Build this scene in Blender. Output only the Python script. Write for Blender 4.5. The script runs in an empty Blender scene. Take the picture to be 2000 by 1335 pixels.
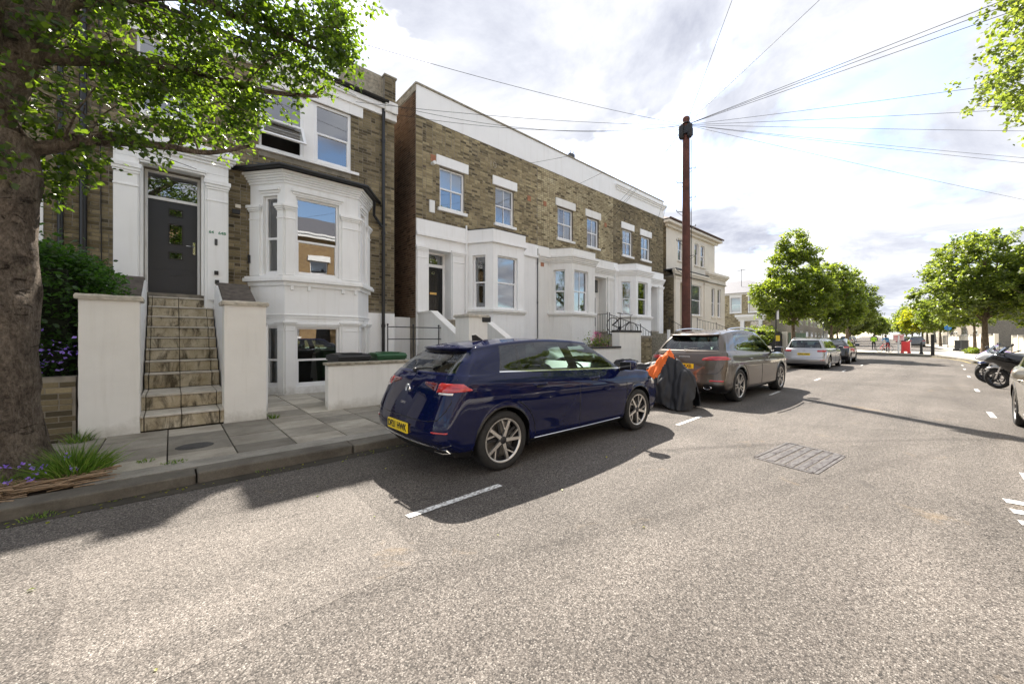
import bpy, bmesh, math, random
import numpy as np
from mathutils import Vector, Matrix

random.seed(11)
RNG = np.random.default_rng(7)
SC = bpy.context.scene
COL = SC.collection
R = math.radians
PI = math.pi

# ------------------------------------------------------------------ camera
cam_d = bpy.data.cameras.new('camera')
cam = bpy.data.objects.new('camera', cam_d)
COL.objects.link(cam)
cam.location = (0, 0, 1.456)
cam.rotation_euler = (R(90), 0, R(44.66 - 90))
cam_d.sensor_width = 36
cam_d.lens = 36 * 757 / 2000
cam_d.shift_x = -0.05
cam_d.shift_y = -0.00375
cam_d.clip_start = 0.05
cam_d.clip_end = 3000
SC.camera = cam

# ------------------------------------------------------------------ sun and sky
SUN_EL = R(46.2)
SUN_DIR = Vector((0.543 * math.cos(SUN_EL), 0.84 * math.cos(SUN_EL), math.sin(SUN_EL))).normalized()
sd = bpy.data.lights.new('sun', 'SUN')
sd.energy = 3.35
sd.angle = R(0.55)
sd.color = (1.0, 0.93, 0.84)
sun = bpy.data.objects.new('sun', sd)
COL.objects.link(sun)
sun.rotation_euler = SUN_DIR.to_track_quat('Z', 'Y').to_euler()
sun.location = (20, 30, 40)

world = bpy.data.worlds.new('World')
SC.world = world
world.use_nodes = True
wn, wl = world.node_tree.nodes, world.node_tree.links
wn.clear()
w_out = wn.new('ShaderNodeOutputWorld')
w_sky = wn.new('ShaderNodeTexSky')
w_sky.sky_type = 'NISHITA'
w_sky.sun_disc = False
w_sky.sun_elevation = SUN_EL
w_sky.sun_rotation = math.atan2(0.543, 0.84)
w_bg = wn.new('ShaderNodeBackground')
w_bg.inputs['Strength'].default_value = 0.10
wl.new(w_sky.outputs[0], w_bg.inputs['Color'])
# broken cloud cover: noise on a flat layer above the street
w_tc = wn.new('ShaderNodeTexCoord')
w_sep = wn.new('ShaderNodeSeparateXYZ')
wl.new(w_tc.outputs['Generated'], w_sep.inputs[0])
def wmath(op, a, b=None, c=None):
    n = wn.new('ShaderNodeMath'); n.operation = op
    for i, v in enumerate((a, b, c)):
        if v is None: continue
        if isinstance(v, (int, float)): n.inputs[i].default_value = v
        else: wl.new(v, n.inputs[i])
    return n.outputs[0]
w_zc = wmath('ADD', wmath('MAXIMUM', w_sep.outputs['Z'], 0.0), 0.16)
w_cmb = wn.new('ShaderNodeCombineXYZ')
wl.new(wmath('DIVIDE', w_sep.outputs['X'], w_zc), w_cmb.inputs[0])
wl.new(wmath('DIVIDE', w_sep.outputs['Y'], w_zc), w_cmb.inputs[1])
w_cmb.inputs[2].default_value = 3.7
def wnoise(scale, detail, rough, dist):
    n = wn.new('ShaderNodeTexNoise')
    n.inputs['Scale'].default_value = scale; n.inputs['Detail'].default_value = detail
    n.inputs['Roughness'].default_value = rough; n.inputs['Distortion'].default_value = dist
    wl.new(w_cmb.outputs[0], n.inputs['Vector'])
    return n.outputs['Fac']
def wramp(fac, stops):
    n = wn.new('ShaderNodeValToRGB')
    while len(n.color_ramp.elements) < len(stops): n.color_ramp.elements.new(0.5)
    for e, (p, c) in zip(n.color_ramp.elements, stops):
        e.position = p; e.color = (c[0], c[1], c[2], 1)
    wl.new(fac, n.inputs[0])
    return n.outputs[0]
w_n1 = wnoise(0.95, 9, 0.55, 0.35)
w_n2 = wnoise(1.05, 9, 0.62, 0.5)
# one ragged gap of blue runs through the cover
gx_ = wmath('SUBTRACT', wmath('DIVIDE', w_sep.outputs['X'], w_zc), 1.545); gy_ = wmath('SUBTRACT', wmath('DIVIDE', w_sep.outputs['Y'], w_zc), 0.20)
g_v = wmath('ADD', wmath('SUBTRACT', wmath('MULTIPLY', gx_, 0.778), wmath('MULTIPLY', gy_, 0.628)), wmath('MULTIPLY', wmath('SUBTRACT', w_n2, 0.5), 0.35))
g_u = wmath('ADD', wmath('MULTIPLY', gx_, 0.628), wmath('MULTIPLY', gy_, 0.778))
g_e = wmath('ADD', wmath('POWER', wmath('ABSOLUTE', wmath('DIVIDE', g_v, 0.055)), 2.0), wmath('POWER', wmath('ABSOLUTE', wmath('DIVIDE', g_u, 0.26)), 2.0))
w_gap = wmath('MULTIPLY', wmath('EXPONENT', wmath('MULTIPLY', g_e, -1.0)), 0.17)
w_n1 = wmath('SUBTRACT', w_n1, w_gap)
w_cover = wramp(w_n1, [(0.41, (0, 0, 0)), (0.49, (1, 1, 1))])
w_shade = wramp(w_n2, [(0.37, (0.148, 0.155, 0.184)), (0.46, (0.203, 0.210, 0.234)), (0.55, (0.262, 0.266, 0.280)), (0.65, (0.33, 0.33, 0.335))])
w_cb = wn.new('ShaderNodeBackground')
w_cb.inputs['Strength'].default_value = 1.0
wl.new(w_shade, w_cb.inputs['Color'])
w_mix = wn.new('ShaderNodeMixShader')
wl.new(w_cover, w_mix.inputs[0])
wl.new(w_bg.outputs[0], w_mix.inputs[1])
wl.new(w_cb.outputs[0], w_mix.inputs[2])
wl.new(w_mix.outputs[0], w_out.inputs['Surface'])

SC.view_settings.view_transform = 'Standard'
SC.view_settings.look = 'None'
SC.view_settings.gamma = 1
SC.view_settings.use_curve_mapping = False
SC.view_settings.exposure = 2.05

# ------------------------------------------------------------------ tagging
def tag(o, label=None, cat=None, group=None, kind=None):
    if label: o['label'] = label
    if cat: o['category'] = cat
    if group: o['group'] = group
    if kind: o['kind'] = kind
    return o

def empty(name, loc=(0, 0, 0), rz=0, label=None, cat=None, group=None, kind=None, parent=None):
    o = bpy.data.objects.new(name, None)
    COL.objects.link(o)
    o.location = loc; o.rotation_euler = (0, 0, rz)
    o.empty_display_size = 0.2
    if parent: o.parent = parent
    return tag(o, label, cat, group, kind)

def copy_tree(o, parent=None):
    c = o.copy(); COL.objects.link(c)
    if parent: c.parent = parent
    for ch in o.children: copy_tree(ch, c)
    return c

# ------------------------------------------------------------------ mesh builder
class MB:
    def __init__(self):
        self.v = []; self.f = []; self.m = []; self.s = []
    def add(self, vs, fs, mi=0, smooth=False):
        b = len(self.v)
        self.v.extend(vs)
        for f in fs:
            self.f.append([b + i for i in f]); self.m.append(mi); self.s.append(smooth)
    def box(self, x0, x1, y0, y1, z0, z1, mi=0, fr=None):
        if x0 > x1: x0, x1 = x1, x0
        if y0 > y1: y0, y1 = y1, y0
        if z0 > z1: z0, z1 = z1, z0
        vs = [(x0,y0,z0),(x1,y0,z0),(x1,y1,z0),(x0,y1,z0),(x0,y0,z1),(x1,y0,z1),(x1,y1,z1),(x0,y1,z1)]
        fs = [(0,3,2,1),(4,5,6,7),(0,1,5,4),(1,2,6,5),(2,3,7,6),(3,0,4,7)]
        if fr: vs = [fr.w(*v) for v in vs]; fs = fs if not fr.flip else [f[::-1] for f in fs]
        self.add(vs, fs, mi)
    def tube(self, pts, r, n=8, mi=0, cap=True, smooth=True, fr=None):
        pts = [Vector(p) for p in pts]
        if not isinstance(r, (list, tuple)): r = [r] * len(pts)
        rings = []
        prev = None
        for i, p in enumerate(pts):
            if i == 0: t = pts[1] - p
            elif i == len(pts) - 1: t = p - pts[i-1]
            else: t = (pts[i+1] - p).normalized() + (p - pts[i-1]).normalized()
            t.normalize()
            if prev is None:
                a = t.cross(Vector((0, 0, 1)))
                if a.length < 0.05: a = t.cross(Vector((1, 0, 0)))
                a.normalize()
            else:
                a = prev - t * prev.dot(t); a.normalize()
            prev = a
            b = t.cross(a)
            rings.append([p + (a * math.cos(2*PI*k/n) + b * math.sin(2*PI*k/n)) * r[i] for k in range(n)])
        vs = [tuple(q) for rg in rings for q in rg]
        if fr: vs = [fr.w(*q) for q in vs]
        fs = []
        for i in range(len(pts) - 1):
            for k in range(n):
                fs.append((i*n + k, i*n + (k+1) % n, (i+1)*n + (k+1) % n, (i+1)*n + k))
        self.add(vs, fs, mi, smooth)
        if cap:
            self.add(vs[:n], [tuple(range(n))[::-1]], mi); self.add(vs[-n:], [tuple(range(n))], mi)
    def lathe(self, prof, n=24, o=(0,0,0), axis='z', mi=0, smooth=True, a0=0, a1=2*PI):
        vs = []; full = abs(a1 - a0 - 2*PI) < 1e-6
        m = n if full else n + 1
        for (r, h) in prof:
            for k in range(m):
                a = a0 + (a1 - a0) * k / n
                c, s = r * math.cos(a), r * math.sin(a)
                p = (c, s, h) if axis == 'z' else ((h, c, s) if axis == 'x' else (c, h, s))
                vs.append((p[0]+o[0], p[1]+o[1], p[2]+o[2]))
        fs = []
        for i in range(len(prof) - 1):
            for k in range(n):
                k2 = (k + 1) % m
                fs.append((i*m + k, i*m + k2, (i+1)*m + k2, (i+1)*m + k))
        self.add(vs, fs, mi, smooth)
    def prism(self, poly, z0, z1, mi=0, fr=None, plane='xy'):
        n = len(poly)
        if plane == 'xy': vs = [(x, y, z0) for x, y in poly] + [(x, y, z1) for x, y in poly]
        elif plane == 'xz': vs = [(x, z0, z) for x, z in poly] + [(x, z1, z) for x, z in poly]
        else: vs = [(z0, y, z) for y, z in poly] + [(z1, y, z) for y, z in poly]
        fs = [tuple(range(n))[::-1], tuple(range(n, 2*n))] + [(i, (i+1) % n, n + (i+1) % n, n + i) for i in range(n)]
        if fr: vs = [fr.w(*v) for v in vs]
        self.add(vs, fs, mi)
    def sphere(self, c, r, n=12, m=8, mi=0, sc=(1,1,1)):
        vs = []; fs = []
        for i in range(m + 1):
            th = PI * i / m
            for k in range(n):
                ph = 2*PI*k/n
                vs.append((c[0]+r*sc[0]*math.sin(th)*math.cos(ph), c[1]+r*sc[1]*math.sin(th)*math.sin(ph), c[2]+r*sc[2]*math.cos(th)))
        for i in range(m):
            for k in range(n):
                fs.append((i*n+k, (i+1)*n+k, (i+1)*n+(k+1)%n, i*n+(k+1)%n))
        self.add(vs, fs, mi, True)
    def mesh(self, name, mats, fix=True):
        me = bpy.data.meshes.new(name)
        me.from_pydata([tuple(v) for v in self.v], [], self.f)
        me.polygons.foreach_set('material_index', self.m)
        me.polygons.foreach_set('use_smooth', self.s)
        if fix:
            bm = bmesh.new(); bm.from_mesh(me)
            bmesh.ops.recalc_face_normals(bm, faces=bm.faces)
            bm.to_mesh(me); bm.free()
        for m in (mats if isinstance(mats, (list, tuple)) else [mats]): me.materials.append(m)
        me.update()
        return me
    def build(self, name, mats, parent=None, loc=None, bevel=0, fix=True, kind=None, label=None, weld=False):
        me = self.mesh(name, mats, fix)
        o = bpy.data.objects.new(name, me)
        COL.objects.link(o)
        if parent: o.parent = parent
        if loc: o.location = loc
        if bevel:
            b = o.modifiers.new('bevel', 'BEVEL'); b.width = bevel; b.segments = 2; b.limit_method = 'ANGLE'; b.angle_limit = R(40)
        if kind: o['kind'] = kind
        if label: o['label'] = label
        return o

class Fr:
    """vertical frame: u runs along a wall, n points out of it, z up"""
    def __init__(s, x0, y0, ang, flip=False):
        s.o = (x0, y0); s.c, s.s = math.cos(ang), math.sin(ang); s.flip = flip; s.ang = ang
    def w(s, u, n, z):
        # outward = direction rotated by -90 degrees
        return (s.o[0] + u * s.c + n * s.s, s.o[1] + u * s.s - n * s.c, z)

def fr2(a, b):
    ang = math.atan2(b[1] - a[1], b[0] - a[0])
    f = Fr(a[0], a[1], ang); f.L = math.hypot(b[0]-a[0], b[1]-a[1])
    return f

def new_obj(name, me, parent=None, loc=None):
    o = bpy.data.objects.new(name, me); COL.objects.link(o)
    if parent: o.parent = parent
    if loc: o.location = loc
    return o

# ------------------------------------------------------------------ materials
class NT:
    def __init__(s, name):
        s.mat = bpy.data.materials.new(name); s.mat.use_nodes = True
        s.n = s.mat.node_tree.nodes; s.l = s.mat.node_tree.links
        s.n.clear()
        s.out = s.n.new('ShaderNodeOutputMaterial')
        s.b = s.n.new('ShaderNodeBsdfPrincipled')
        s.l.new(s.b.outputs[0], s.out.inputs['Surface'])
    def node(s, t, **kw):
        n = s.n.new(t)
        for k, v in kw.items(): setattr(n, k, v)
        return n
    def set(s, n, k, v):
        i = n.inputs[k]
        if hasattr(v, 'links'): s.l.new(v, i)
        elif isinstance(v, (tuple, list)) and len(v) == 3 and i.type == 'RGBA': i.default_value = (*v, 1)
        else: i.default_value = v
    def pos(s):
        return s.node('ShaderNodeNewGeometry').outputs['Position']
    def obj(s):
        return s.node('ShaderNodeTexCoord').outputs['Object']
    def noise(s, vec, scale, detail=4, rough=0.55, dist=0, out='Fac'):
        n = s.node('ShaderNodeTexNoise')
        s.l.new(vec, n.inputs['Vector'])
        for k, v in (('Scale', scale), ('Detail', detail), ('Roughness', rough), ('Distortion', dist)): n.inputs[k].default_value = v
        return n.outputs[out]
    def voro(s, vec, scale, out='Color', feature='F1', rnd=1):
        n = s.node('ShaderNodeTexVoronoi', feature=feature)
        s.l.new(vec, n.inputs['Vector']); n.inputs['Scale'].default_value = scale; n.inputs['Randomness'].default_value = rnd
        return n.outputs[out]
    def scale(s, vec, sx, sy, sz):
        n = s.node('ShaderNodeMapping'); s.l.new(vec, n.inputs['Vector']); n.inputs['Scale'].default_value = (sx, sy, sz)
        return n.outputs[0]
    def ramp(s, fac, stops, interp='LINEAR'):
        n = s.node('ShaderNodeValToRGB'); n.color_ramp.interpolation = interp
        while len(n.color_ramp.elements) < len(stops): n.color_ramp.elements.new(0.5)
        for e, (p, c) in zip(n.color_ramp.elements, stops):
            if isinstance(c, (int, float)): c = (c, c, c)
            e.position = p; e.color = (*c, 1)
        s.l.new(fac, n.inputs[0])
        return n.outputs[0]
    def mix(s, fac, a, b, mode='MIX'):
        n = s.node('ShaderNodeMix', data_type='RGBA', blend_type=mode)
        for k, v in ((0, fac), (6, a), (7, b)):
            if hasattr(v, 'links'): s.l.new(v, n.inputs[k])
            elif isinstance(v, (tuple, list)): n.inputs[k].default_value = (*v, 1)
            else: n.inputs[k].default_value = v
        return n.outputs[2]
    def math(s, op, a, b=0, clamp=False):
        n = s.node('ShaderNodeMath', operation=op, use_clamp=clamp)
        for k, v in ((0, a), (1, b)):
            if hasattr(v, 'links'): s.l.new(v, n.inputs[k])
            else: n.inputs[k].default_value = v
        return n.outputs[0]
    def bump(s, h, strength=0.4, dist=0.01):
        n = s.node('ShaderNodeBump'); n.inputs['Strength'].default_value = strength; n.inputs['Distance'].default_value = dist
        s.l.new(h, n.inputs['Height']); s.l.new(n.outputs[0], s.b.inputs['Normal'])
        return n
    def fin(s, col=None, rough=0.6, metal=0, spec=0.5, coat=0, **kw):
        if col is not None: s.set(s.b, 'Base Color', col)
        s.set(s.b, 'Roughness', rough); s.set(s.b, 'Metallic', metal)
        s.set(s.b, 'Specular IOR Level', spec); s.set(s.b, 'Coat Weight', coat)
        if coat: s.b.inputs['Coat Roughness'].default_value = 0.03
        for k, v in kw.items(): s.set(s.b, k.replace('_', ' '), v)
        return s.mat

M = {}
def simple(name, col, rough=0.6, metal=0, spec=0.5, coat=0, var=0.0, vs=6.0, bump=0, bs=60):
    t = NT(name)
    c = col
    if var or bump:
        p = t.obj()
        if var:
            n = t.noise(p, vs, 5, 0.6)
            lo = tuple(max(0, x * (1 - var)) for x in col); hi = tuple(min(1, x * (1 + var)) for x in col)
            c = t.ramp(n, [(0.3, lo), (0.7, hi)])
        if bump: t.bump(t.noise(p, bs, 3), bump, 0.01)
    M[name] = t.fin(c, rough, metal, spec, coat)
    return M[name]

def mk_brick(name, ramp, soot=0.5, sootscale=0.5, pale=0.0):
    t = NT(name)
    a = t.node('ShaderNodeAttribute'); a.attribute_name = 'tone'
    base = t.ramp(a.outputs['Fac'], ramp)
    p = t.pos()
    fine = t.noise(p, 45, 4, 0.65)
    base = t.mix(0.5, base, t.ramp(fine, [(0.25, 0.5), (0.75, 1.15)]), 'MULTIPLY')
    so = t.ramp(t.noise(p, sootscale, 6, 0.62, 0.4), [(0.40, 0), (0.62, soot)])
    base = t.mix(so, base, (0.045, 0.038, 0.030))
    if pale:
        pl = t.ramp(t.noise(p, 0.9, 6, 0.65, 0.3), [(0.58, 0), (0.72, pale)])
        base = t.mix(pl, base, (0.36, 0.33, 0.27))
    t.bump(fine, 0.6, 0.006)
    M[name] = t.fin(base, 0.93, 0, 0.15)

mk_brick('brick_dark', [(0, (0.080, 0.067, 0.042)), (0.25, (0.160, 0.130, 0.076)), (0.55, (0.259, 0.211, 0.123)), (0.8, (0.378, 0.312, 0.188)), (1, (0.122, 0.096, 0.069))], 0.42, 0.5, 0.25)
mk_brick('brick_mid', [(0, (0.113, 0.093, 0.059)), (0.25, (0.226, 0.184, 0.105)), (0.55, (0.378, 0.311, 0.179)), (0.8, (0.513, 0.432, 0.256)), (1, (0.150, 0.116, 0.082))], 0.4, 0.55, 0.35)
mk_brick('brick_pale', [(0, (0.150, 0.121, 0.073)), (0.25, (0.360, 0.296, 0.176)), (0.55, (0.524, 0.447, 0.278)), (0.8, (0.633, 0.556, 0.360)), (1, (0.205, 0.157, 0.105))], 0.35, 0.6, 0.3)
mk_brick('brick_red', [(0, (0.10, 0.062, 0.038)), (0.4, (0.185, 0.11, 0.068)), (0.8, (0.265, 0.165, 0.10)), (1, (0.07, 0.04, 0.03))], 0.45, 0.6)
simple('mortar_dark', (0.23, 0.205, 0.165), 0.95, var=0.3)
simple('mortar_mid', (0.26, 0.23, 0.185), 0.95, var=0.3)
simple('mortar_pale', (0.15, 0.125, 0.095), 0.95, var=0.3)

def mk_white(name, col, dirt=0.12, streak=0.25, rough=0.6):
    t = NT(name)
    p = t.pos()
    n = t.ramp(t.noise(p, 1.6, 6, 0.6), [(0.35, tuple(x * (1 - dirt) for x in col)), (0.65, col)])
    st = t.ramp(t.noise(t.scale(p, 9, 9, 0.7), 1.0, 5, 0.6), [(0.52, 0), (0.78, streak)])
    n = t.mix(st, n, (0.42, 0.38, 0.30))
    sz = t.node('ShaderNodeSeparateXYZ'); t.l.new(p, sz.inputs[0])
    foot = t.ramp(t.math('ADD', sz.outputs[2], t.math('MULTIPLY', t.noise(p, 5, 5, 0.7), 0.45)), [(0.22, 0.75), (0.52, 0.0)])
    n = t.mix(foot, n, (0.30, 0.26, 0.19))
    fn = t.noise(p, 160, 3)
    n2 = t.noise(p, 11, 3)
    t.bump(t.math('ADD', t.math('MULTIPLY', fn, 0.3), n2), 0.12, 0.01)
    M[name] = t.fin(n, rough, 0, 0.3)
mk_white('stucco', (0.90, 0.90, 0.89), 0.04, 0.16)
mk_white('stucco_old', (0.83, 0.82, 0.785), 0.06, 0.25, 0.8)
mk_white('stucco_cream', (0.76, 0.70, 0.60), 0.07, 0.15)
mk_white('stucco_garden', (0.84, 0.82, 0.77), 0.06, 0.2, 0.85)
simple('upvc', (0.86, 0.86, 0.86), 0.28, spec=0.5)
simple('paint_black', (0.012, 0.012, 0.013), 0.35, spec=0.5, bump=0.05, bs=30)
simple('iron', (0.015, 0.015, 0.016), 0.5, var=0.3)
simple('door_grey', (0.028, 0.030, 0.036), 0.45, spec=0.5, bump=0.15, bs=90)
simple('door_black', (0.010, 0.010, 0.011), 0.22)
simple('chrome', (0.75, 0.75, 0.76), 0.12, 1.0)
simple('brass', (0.65, 0.42, 0.16), 0.3, 1.0)
simple('dark_void', (0.012, 0.012, 0.013), 0.9, spec=0.1)
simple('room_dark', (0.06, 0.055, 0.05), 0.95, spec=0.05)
simple('curtain_white', (0.70, 0.70, 0.68), 0.9, spec=0.1)
simple('curtain_tan', (0.55, 0.40, 0.20), 0.9, spec=0.1)
simple('curtain_grey', (0.30, 0.28, 0.26), 0.9, spec=0.1)
simple('lead', (0.055, 0.057, 0.062), 0.55, var=0.3, bump=0.2)
simple('slate', (0.12, 0.12, 0.135), 0.7, var=0.35, vs=14, bump=0.3, bs=25)
simple('tile_brown', (0.10, 0.06, 0.045), 0.8, var=0.4, vs=14, bump=0.3, bs=25)
simple('brown_render', (0.095, 0.078, 0.064), 0.95, var=0.45, vs=9, bump=0.5, bs=40)
simple('coping_old', (0.30, 0.27, 0.21), 0.95, var=0.45, vs=11, bump=0.5, bs=60)
simple('coping_dark', (0.05, 0.048, 0.045), 0.9, var=0.4, vs=11, bump=0.4, bs=60)
simple('terracotta', (0.36, 0.16, 0.09), 0.85, var=0.25)
simple('plastic_black', (0.014, 0.014, 0.015), 0.5)
simple('plastic_green', (0.018, 0.085, 0.03), 0.45, var=0.2)
simple('plastic_grey', (0.06, 0.062, 0.065), 0.5)
simple('red_sign', (0.62, 0.02, 0.025), 0.5)
simple('white_plastic', (0.8, 0.8, 0.78), 0.4)
simple('yellow_sign', (0.75, 0.55, 0.03), 0.5)
simple('blue_sign', (0.05, 0.22, 0.50), 0.5)
simple('green_paint', (0.02, 0.22, 0.12), 0.5)
simple('rust', (0.16, 0.06, 0.035), 0.85, var=0.4)

def mk_house_glass(name, tint=(0.60, 0.66, 0.64), base=0.08):
    t = NT(name)
    tr = t.node('ShaderNodeBsdfTransparent'); tr.inputs[0].default_value = (*tint, 1)
    gl = t.node('ShaderNodeBsdfGlossy'); gl.inputs['Roughness'].default_value = 0.004; gl.inputs[0].default_value = (0.95, 0.97, 1, 1)
    fr = t.node('ShaderNodeFresnel'); fr.inputs['IOR'].default_value = 1.9 if 'car' not in name else 1.55
    n = t.noise(t.pos(), 0.9, 2, 0.5)
    bp = t.node('ShaderNodeBump'); bp.inputs['Strength'].default_value = 0.035; bp.inputs['Distance'].default_value = 0.06
    t.l.new(n, bp.inputs['Height']); t.l.new(bp.outputs[0], gl.inputs['Normal'])
    f = t.math('ADD', fr.outputs[0], base, True)
    mx = t.node('ShaderNodeMixShader')
    t.l.new(f, mx.inputs[0]); t.l.new(tr.outputs[0], mx.inputs[1]); t.l.new(gl.outputs[0], mx.inputs[2])
    t.l.new(mx.outputs[0], t.out.inputs['Surface'])
    M[name] = t.mat
mk_house_glass('glass', (0.72, 0.76, 0.76), 0.17)
mk_house_glass('car_glass', (0.66, 0.80, 0.74), 0.03)
mk_house_glass('car_glass_dark', (0.10, 0.12, 0.12), 0.12)

def mk_asphalt(name, k=1.0, chip=1.0, sc=135):
    t = NT(name)
    p = t.pos()
    chips = t.voro(p, sc, 'Color')
    bw = t.node('ShaderNodeRGBToBW'); t.l.new(chips, bw.inputs[0])
    col = t.ramp(bw.outputs[0], [(0.15, (0.050*k, 0.045*k, 0.040*k)), (0.32, (0.120*k, 0.105*k, 0.092*k)), (0.52, (0.172*k, 0.151*k, 0.132*k)), (0.72, (0.225*k, 0.200*k, 0.177*k)), (0.90, (0.36*k, 0.33*k, 0.295*k))])
    dst = t.voro(p, sc, 'Distance')
    col = t.mix(t.ramp(dst, [(0.40, 0.0), (0.80, 0.5)]), col, (0.03*k, 0.027*k, 0.023*k))
    clus = t.noise(p, 34, 4, 0.65)
    col = t.mix(1.0, col, t.ramp(clus, [(0.3, 0.72), (0.7, 1.2)]), 'MULTIPLY')
    big = t.ramp(t.noise(p, 0.5, 6, 0.62, 0.4), [(0.3, 0.70), (0.7, 1.16)])
    col = t.mix(1.0, col, big, 'MULTIPLY')
    # worn wheel tracks run with the street
    w = t.noise(t.scale(p, 0.10, 1.5, 1), 1.0, 4, 0.55)
    col = t.mix(1.0, col, t.ramp(w, [(0.35, 1.10), (0.65, 0.84)]), 'MULTIPLY')
    # sandy spills and dark oil drips
    st = t.ramp(t.noise(p, 1.25, 6, 0.72, 0.6), [(0.62, 0), (0.76, 0.42)])
    col = t.mix(st, col, (0.33, 0.235, 0.13))
    oil = t.ramp(t.noise(p, 2.6, 5, 0.6, 0.3), [(0.66, 0), (0.74, 0.45)])
    col = t.mix(oil, col, (0.05*k, 0.047*k, 0.043*k))
    # hairline cracks, only here and there
    dv = t.node('ShaderNodeVectorMath', operation='ADD'); t.l.new(p, dv.inputs[0])
    nv = t.noise(p, 1.7, 5, 0.7, 0, 'Color'); t.l.new(nv, dv.inputs[1])
    cr = t.voro(dv.outputs[0], 0.42, 'Distance', 'DISTANCE_TO_EDGE')
    msk = t.ramp(t.noise(p, 0.35, 2, 0.5), [(0.50, 0), (0.58, 1)])
    crk = t.math('MULTIPLY', t.ramp(cr, [(0.0, 0.75), (0.0035, 0)]), msk)
    col = t.mix(crk, col, (0.02, 0.018, 0.016))
    h = t.math('ADD', t.math('SUBTRACT', 1.0, dst), t.math('MULTIPLY', bw.outputs[0], 0.8))
    h = t.math('SUBTRACT', h, t.math('MULTIPLY', crk, 2.0))
    t.bump(h, 0.6, 0.0045 * chip)
    M[name] = t.fin(col, 0.82, 0, 0.3)
mk_asphalt('asphalt', 0.93)
mk_asphalt('asphalt_patch', 1.12, 0.5, 170)
mk_asphalt('asphalt_far', 0.88)

def mk_stone(name, lo, hi, rough=0.85, sc=3.0, spec=0.3, grain=120, stain=0.35, stainc=(0.07, 0.06, 0.05), objr=True):
    t = NT(name)
    p = t.pos()
    n = t.noise(p, sc, 6, 0.65, 0.3)
    c = t.ramp(n, [(0.3, lo), (0.7, hi)])
    if objr:
        oi = t.node('ShaderNodeObjectInfo')
        c = t.mix(1.0, c, t.ramp(oi.outputs['Random'], [(0, 0.55), (0.5, 0.9), (1, 1.25)]), 'MULTIPLY')
    g = t.noise(p, grain, 4, 0.7)
    c = t.mix(0.5, c, t.ramp(g, [(0.3, 0.55), (0.7, 1.15)]), 'MULTIPLY')
    s = t.ramp(t.noise(p, 2.4, 6, 0.7, 0.8), [(0.5, 0), (0.75, stain)])
    c = t.mix(s, c, stainc)
    t.bump(g, 0.35, 0.004)
    M[name] = t.fin(c, rough, 0, spec)
mk_stone('paving', (0.24, 0.212, 0.17), (0.42, 0.385, 0.32), sc=2.2)
mk_stone('garden_paving', (0.42, 0.38, 0.31), (0.58, 0.54, 0.46), stain=0.2)
mk_stone('kerb', (0.15, 0.13, 0.105), (0.27, 0.245, 0.20), grain=70, stain=0.5, stainc=(0.035, 0.03, 0.025))
mk_stone('kerb_strip', (0.21, 0.195, 0.165), (0.36, 0.335, 0.29), grain=55, stain=0.35, objr=False)
mk_stone('paving_far', (0.36, 0.33, 0.28), (0.48, 0.45, 0.39), objr=False, stain=0.2)
mk_stone('soil', (0.035, 0.025, 0.018), (0.09, 0.065, 0.045), objr=False, sc=9)
mk_stone('gap_dirt', (0.03, 0.027, 0.02), (0.07, 0.06, 0.045), objr=False)

def mk_step(name):
    t = NT(name)
    p = t.pos()
    c = t.ramp(t.noise(p, 5, 5, 0.6), [(0.3, (0.42, 0.35, 0.23)), (0.7, (0.66, 0.59, 0.45))])
    blot = t.ramp(t.noise(t.scale(p, 7, 7, 2.2), 1.0, 6, 0.7, 0.5), [(0.49, 0), (0.64, 0.85)])
    c = t.mix(blot, c, (0.055, 0.042, 0.028))
    g = t.noise(p, 90, 4, 0.7)
    c = t.mix(0.5, c, t.ramp(g, [(0.3, 0.5), (0.7, 1.1)]), 'MULTIPLY')
    t.bump(g, 0.5, 0.005)
    M[name] = t.fin(c, 0.85, 0, 0.25)
mk_step('step_stone')
t = NT('tread_stone')
p = t.pos()
c = t.ramp(t.noise(p, 5, 6, 0.7), [(0.3, (0.46, 0.42, 0.36)), (0.7, (0.70, 0.66, 0.59))])
c = t.mix(t.ramp(t.noise(p, 3.2, 6, 0.7, 0.6), [(0.55, 0), (0.72, 0.55)]), c, (0.09, 0.075, 0.055))
t.bump(t.noise(p, 90, 4, 0.7), 0.4, 0.005)
M['tread_stone'] = t.fin(c, 0.85, 0, 0.25)

def mk_bark(name, a, b):
    t = NT(name)
    p = t.obj()
    n = t.noise(t.scale(p, 1, 1, 0.55), 6, 9, 0.72, 0.8)
    c = t.ramp(n, [(0.34, a), (0.60, b)])
    fine = t.noise(t.scale(p, 1, 1, 0.5), 42, 6, 0.8, 0.3)
    c = t.mix(1.0, c, t.ramp(fine, [(0.36, 0.45), (0.60, 1.25)]), 'MULTIPLY')
    lich = t.ramp(t.noise(p, 2.7, 6, 0.7), [(0.64, 0), (0.70, 0.75)])
    c = t.mix(lich, c, (0.27, 0.26, 0.17))
    gouge = t.ramp(t.noise(t.scale(p, 2.2, 2.2, 5.5), 1.7, 5, 0.7, 1.5), [(0.60, 0.0), (0.66, 0.8)])
    c = t.mix(gouge, c, (0.03, 0.023, 0.017))
    t.bump(t.math('SUBTRACT', t.math('ADD', n, t.math('MULTIPLY', fine, 0.8)), gouge), 1.0, 0.05)
    M[name] = t.fin(c, 0.92, 0, 0.12)
mk_bark('bark', (0.075, 0.060, 0.047), (0.25, 0.205, 0.16))
mk_bark('bark_far', (0.12, 0.09, 0.06), (0.26, 0.20, 0.14))

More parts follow.
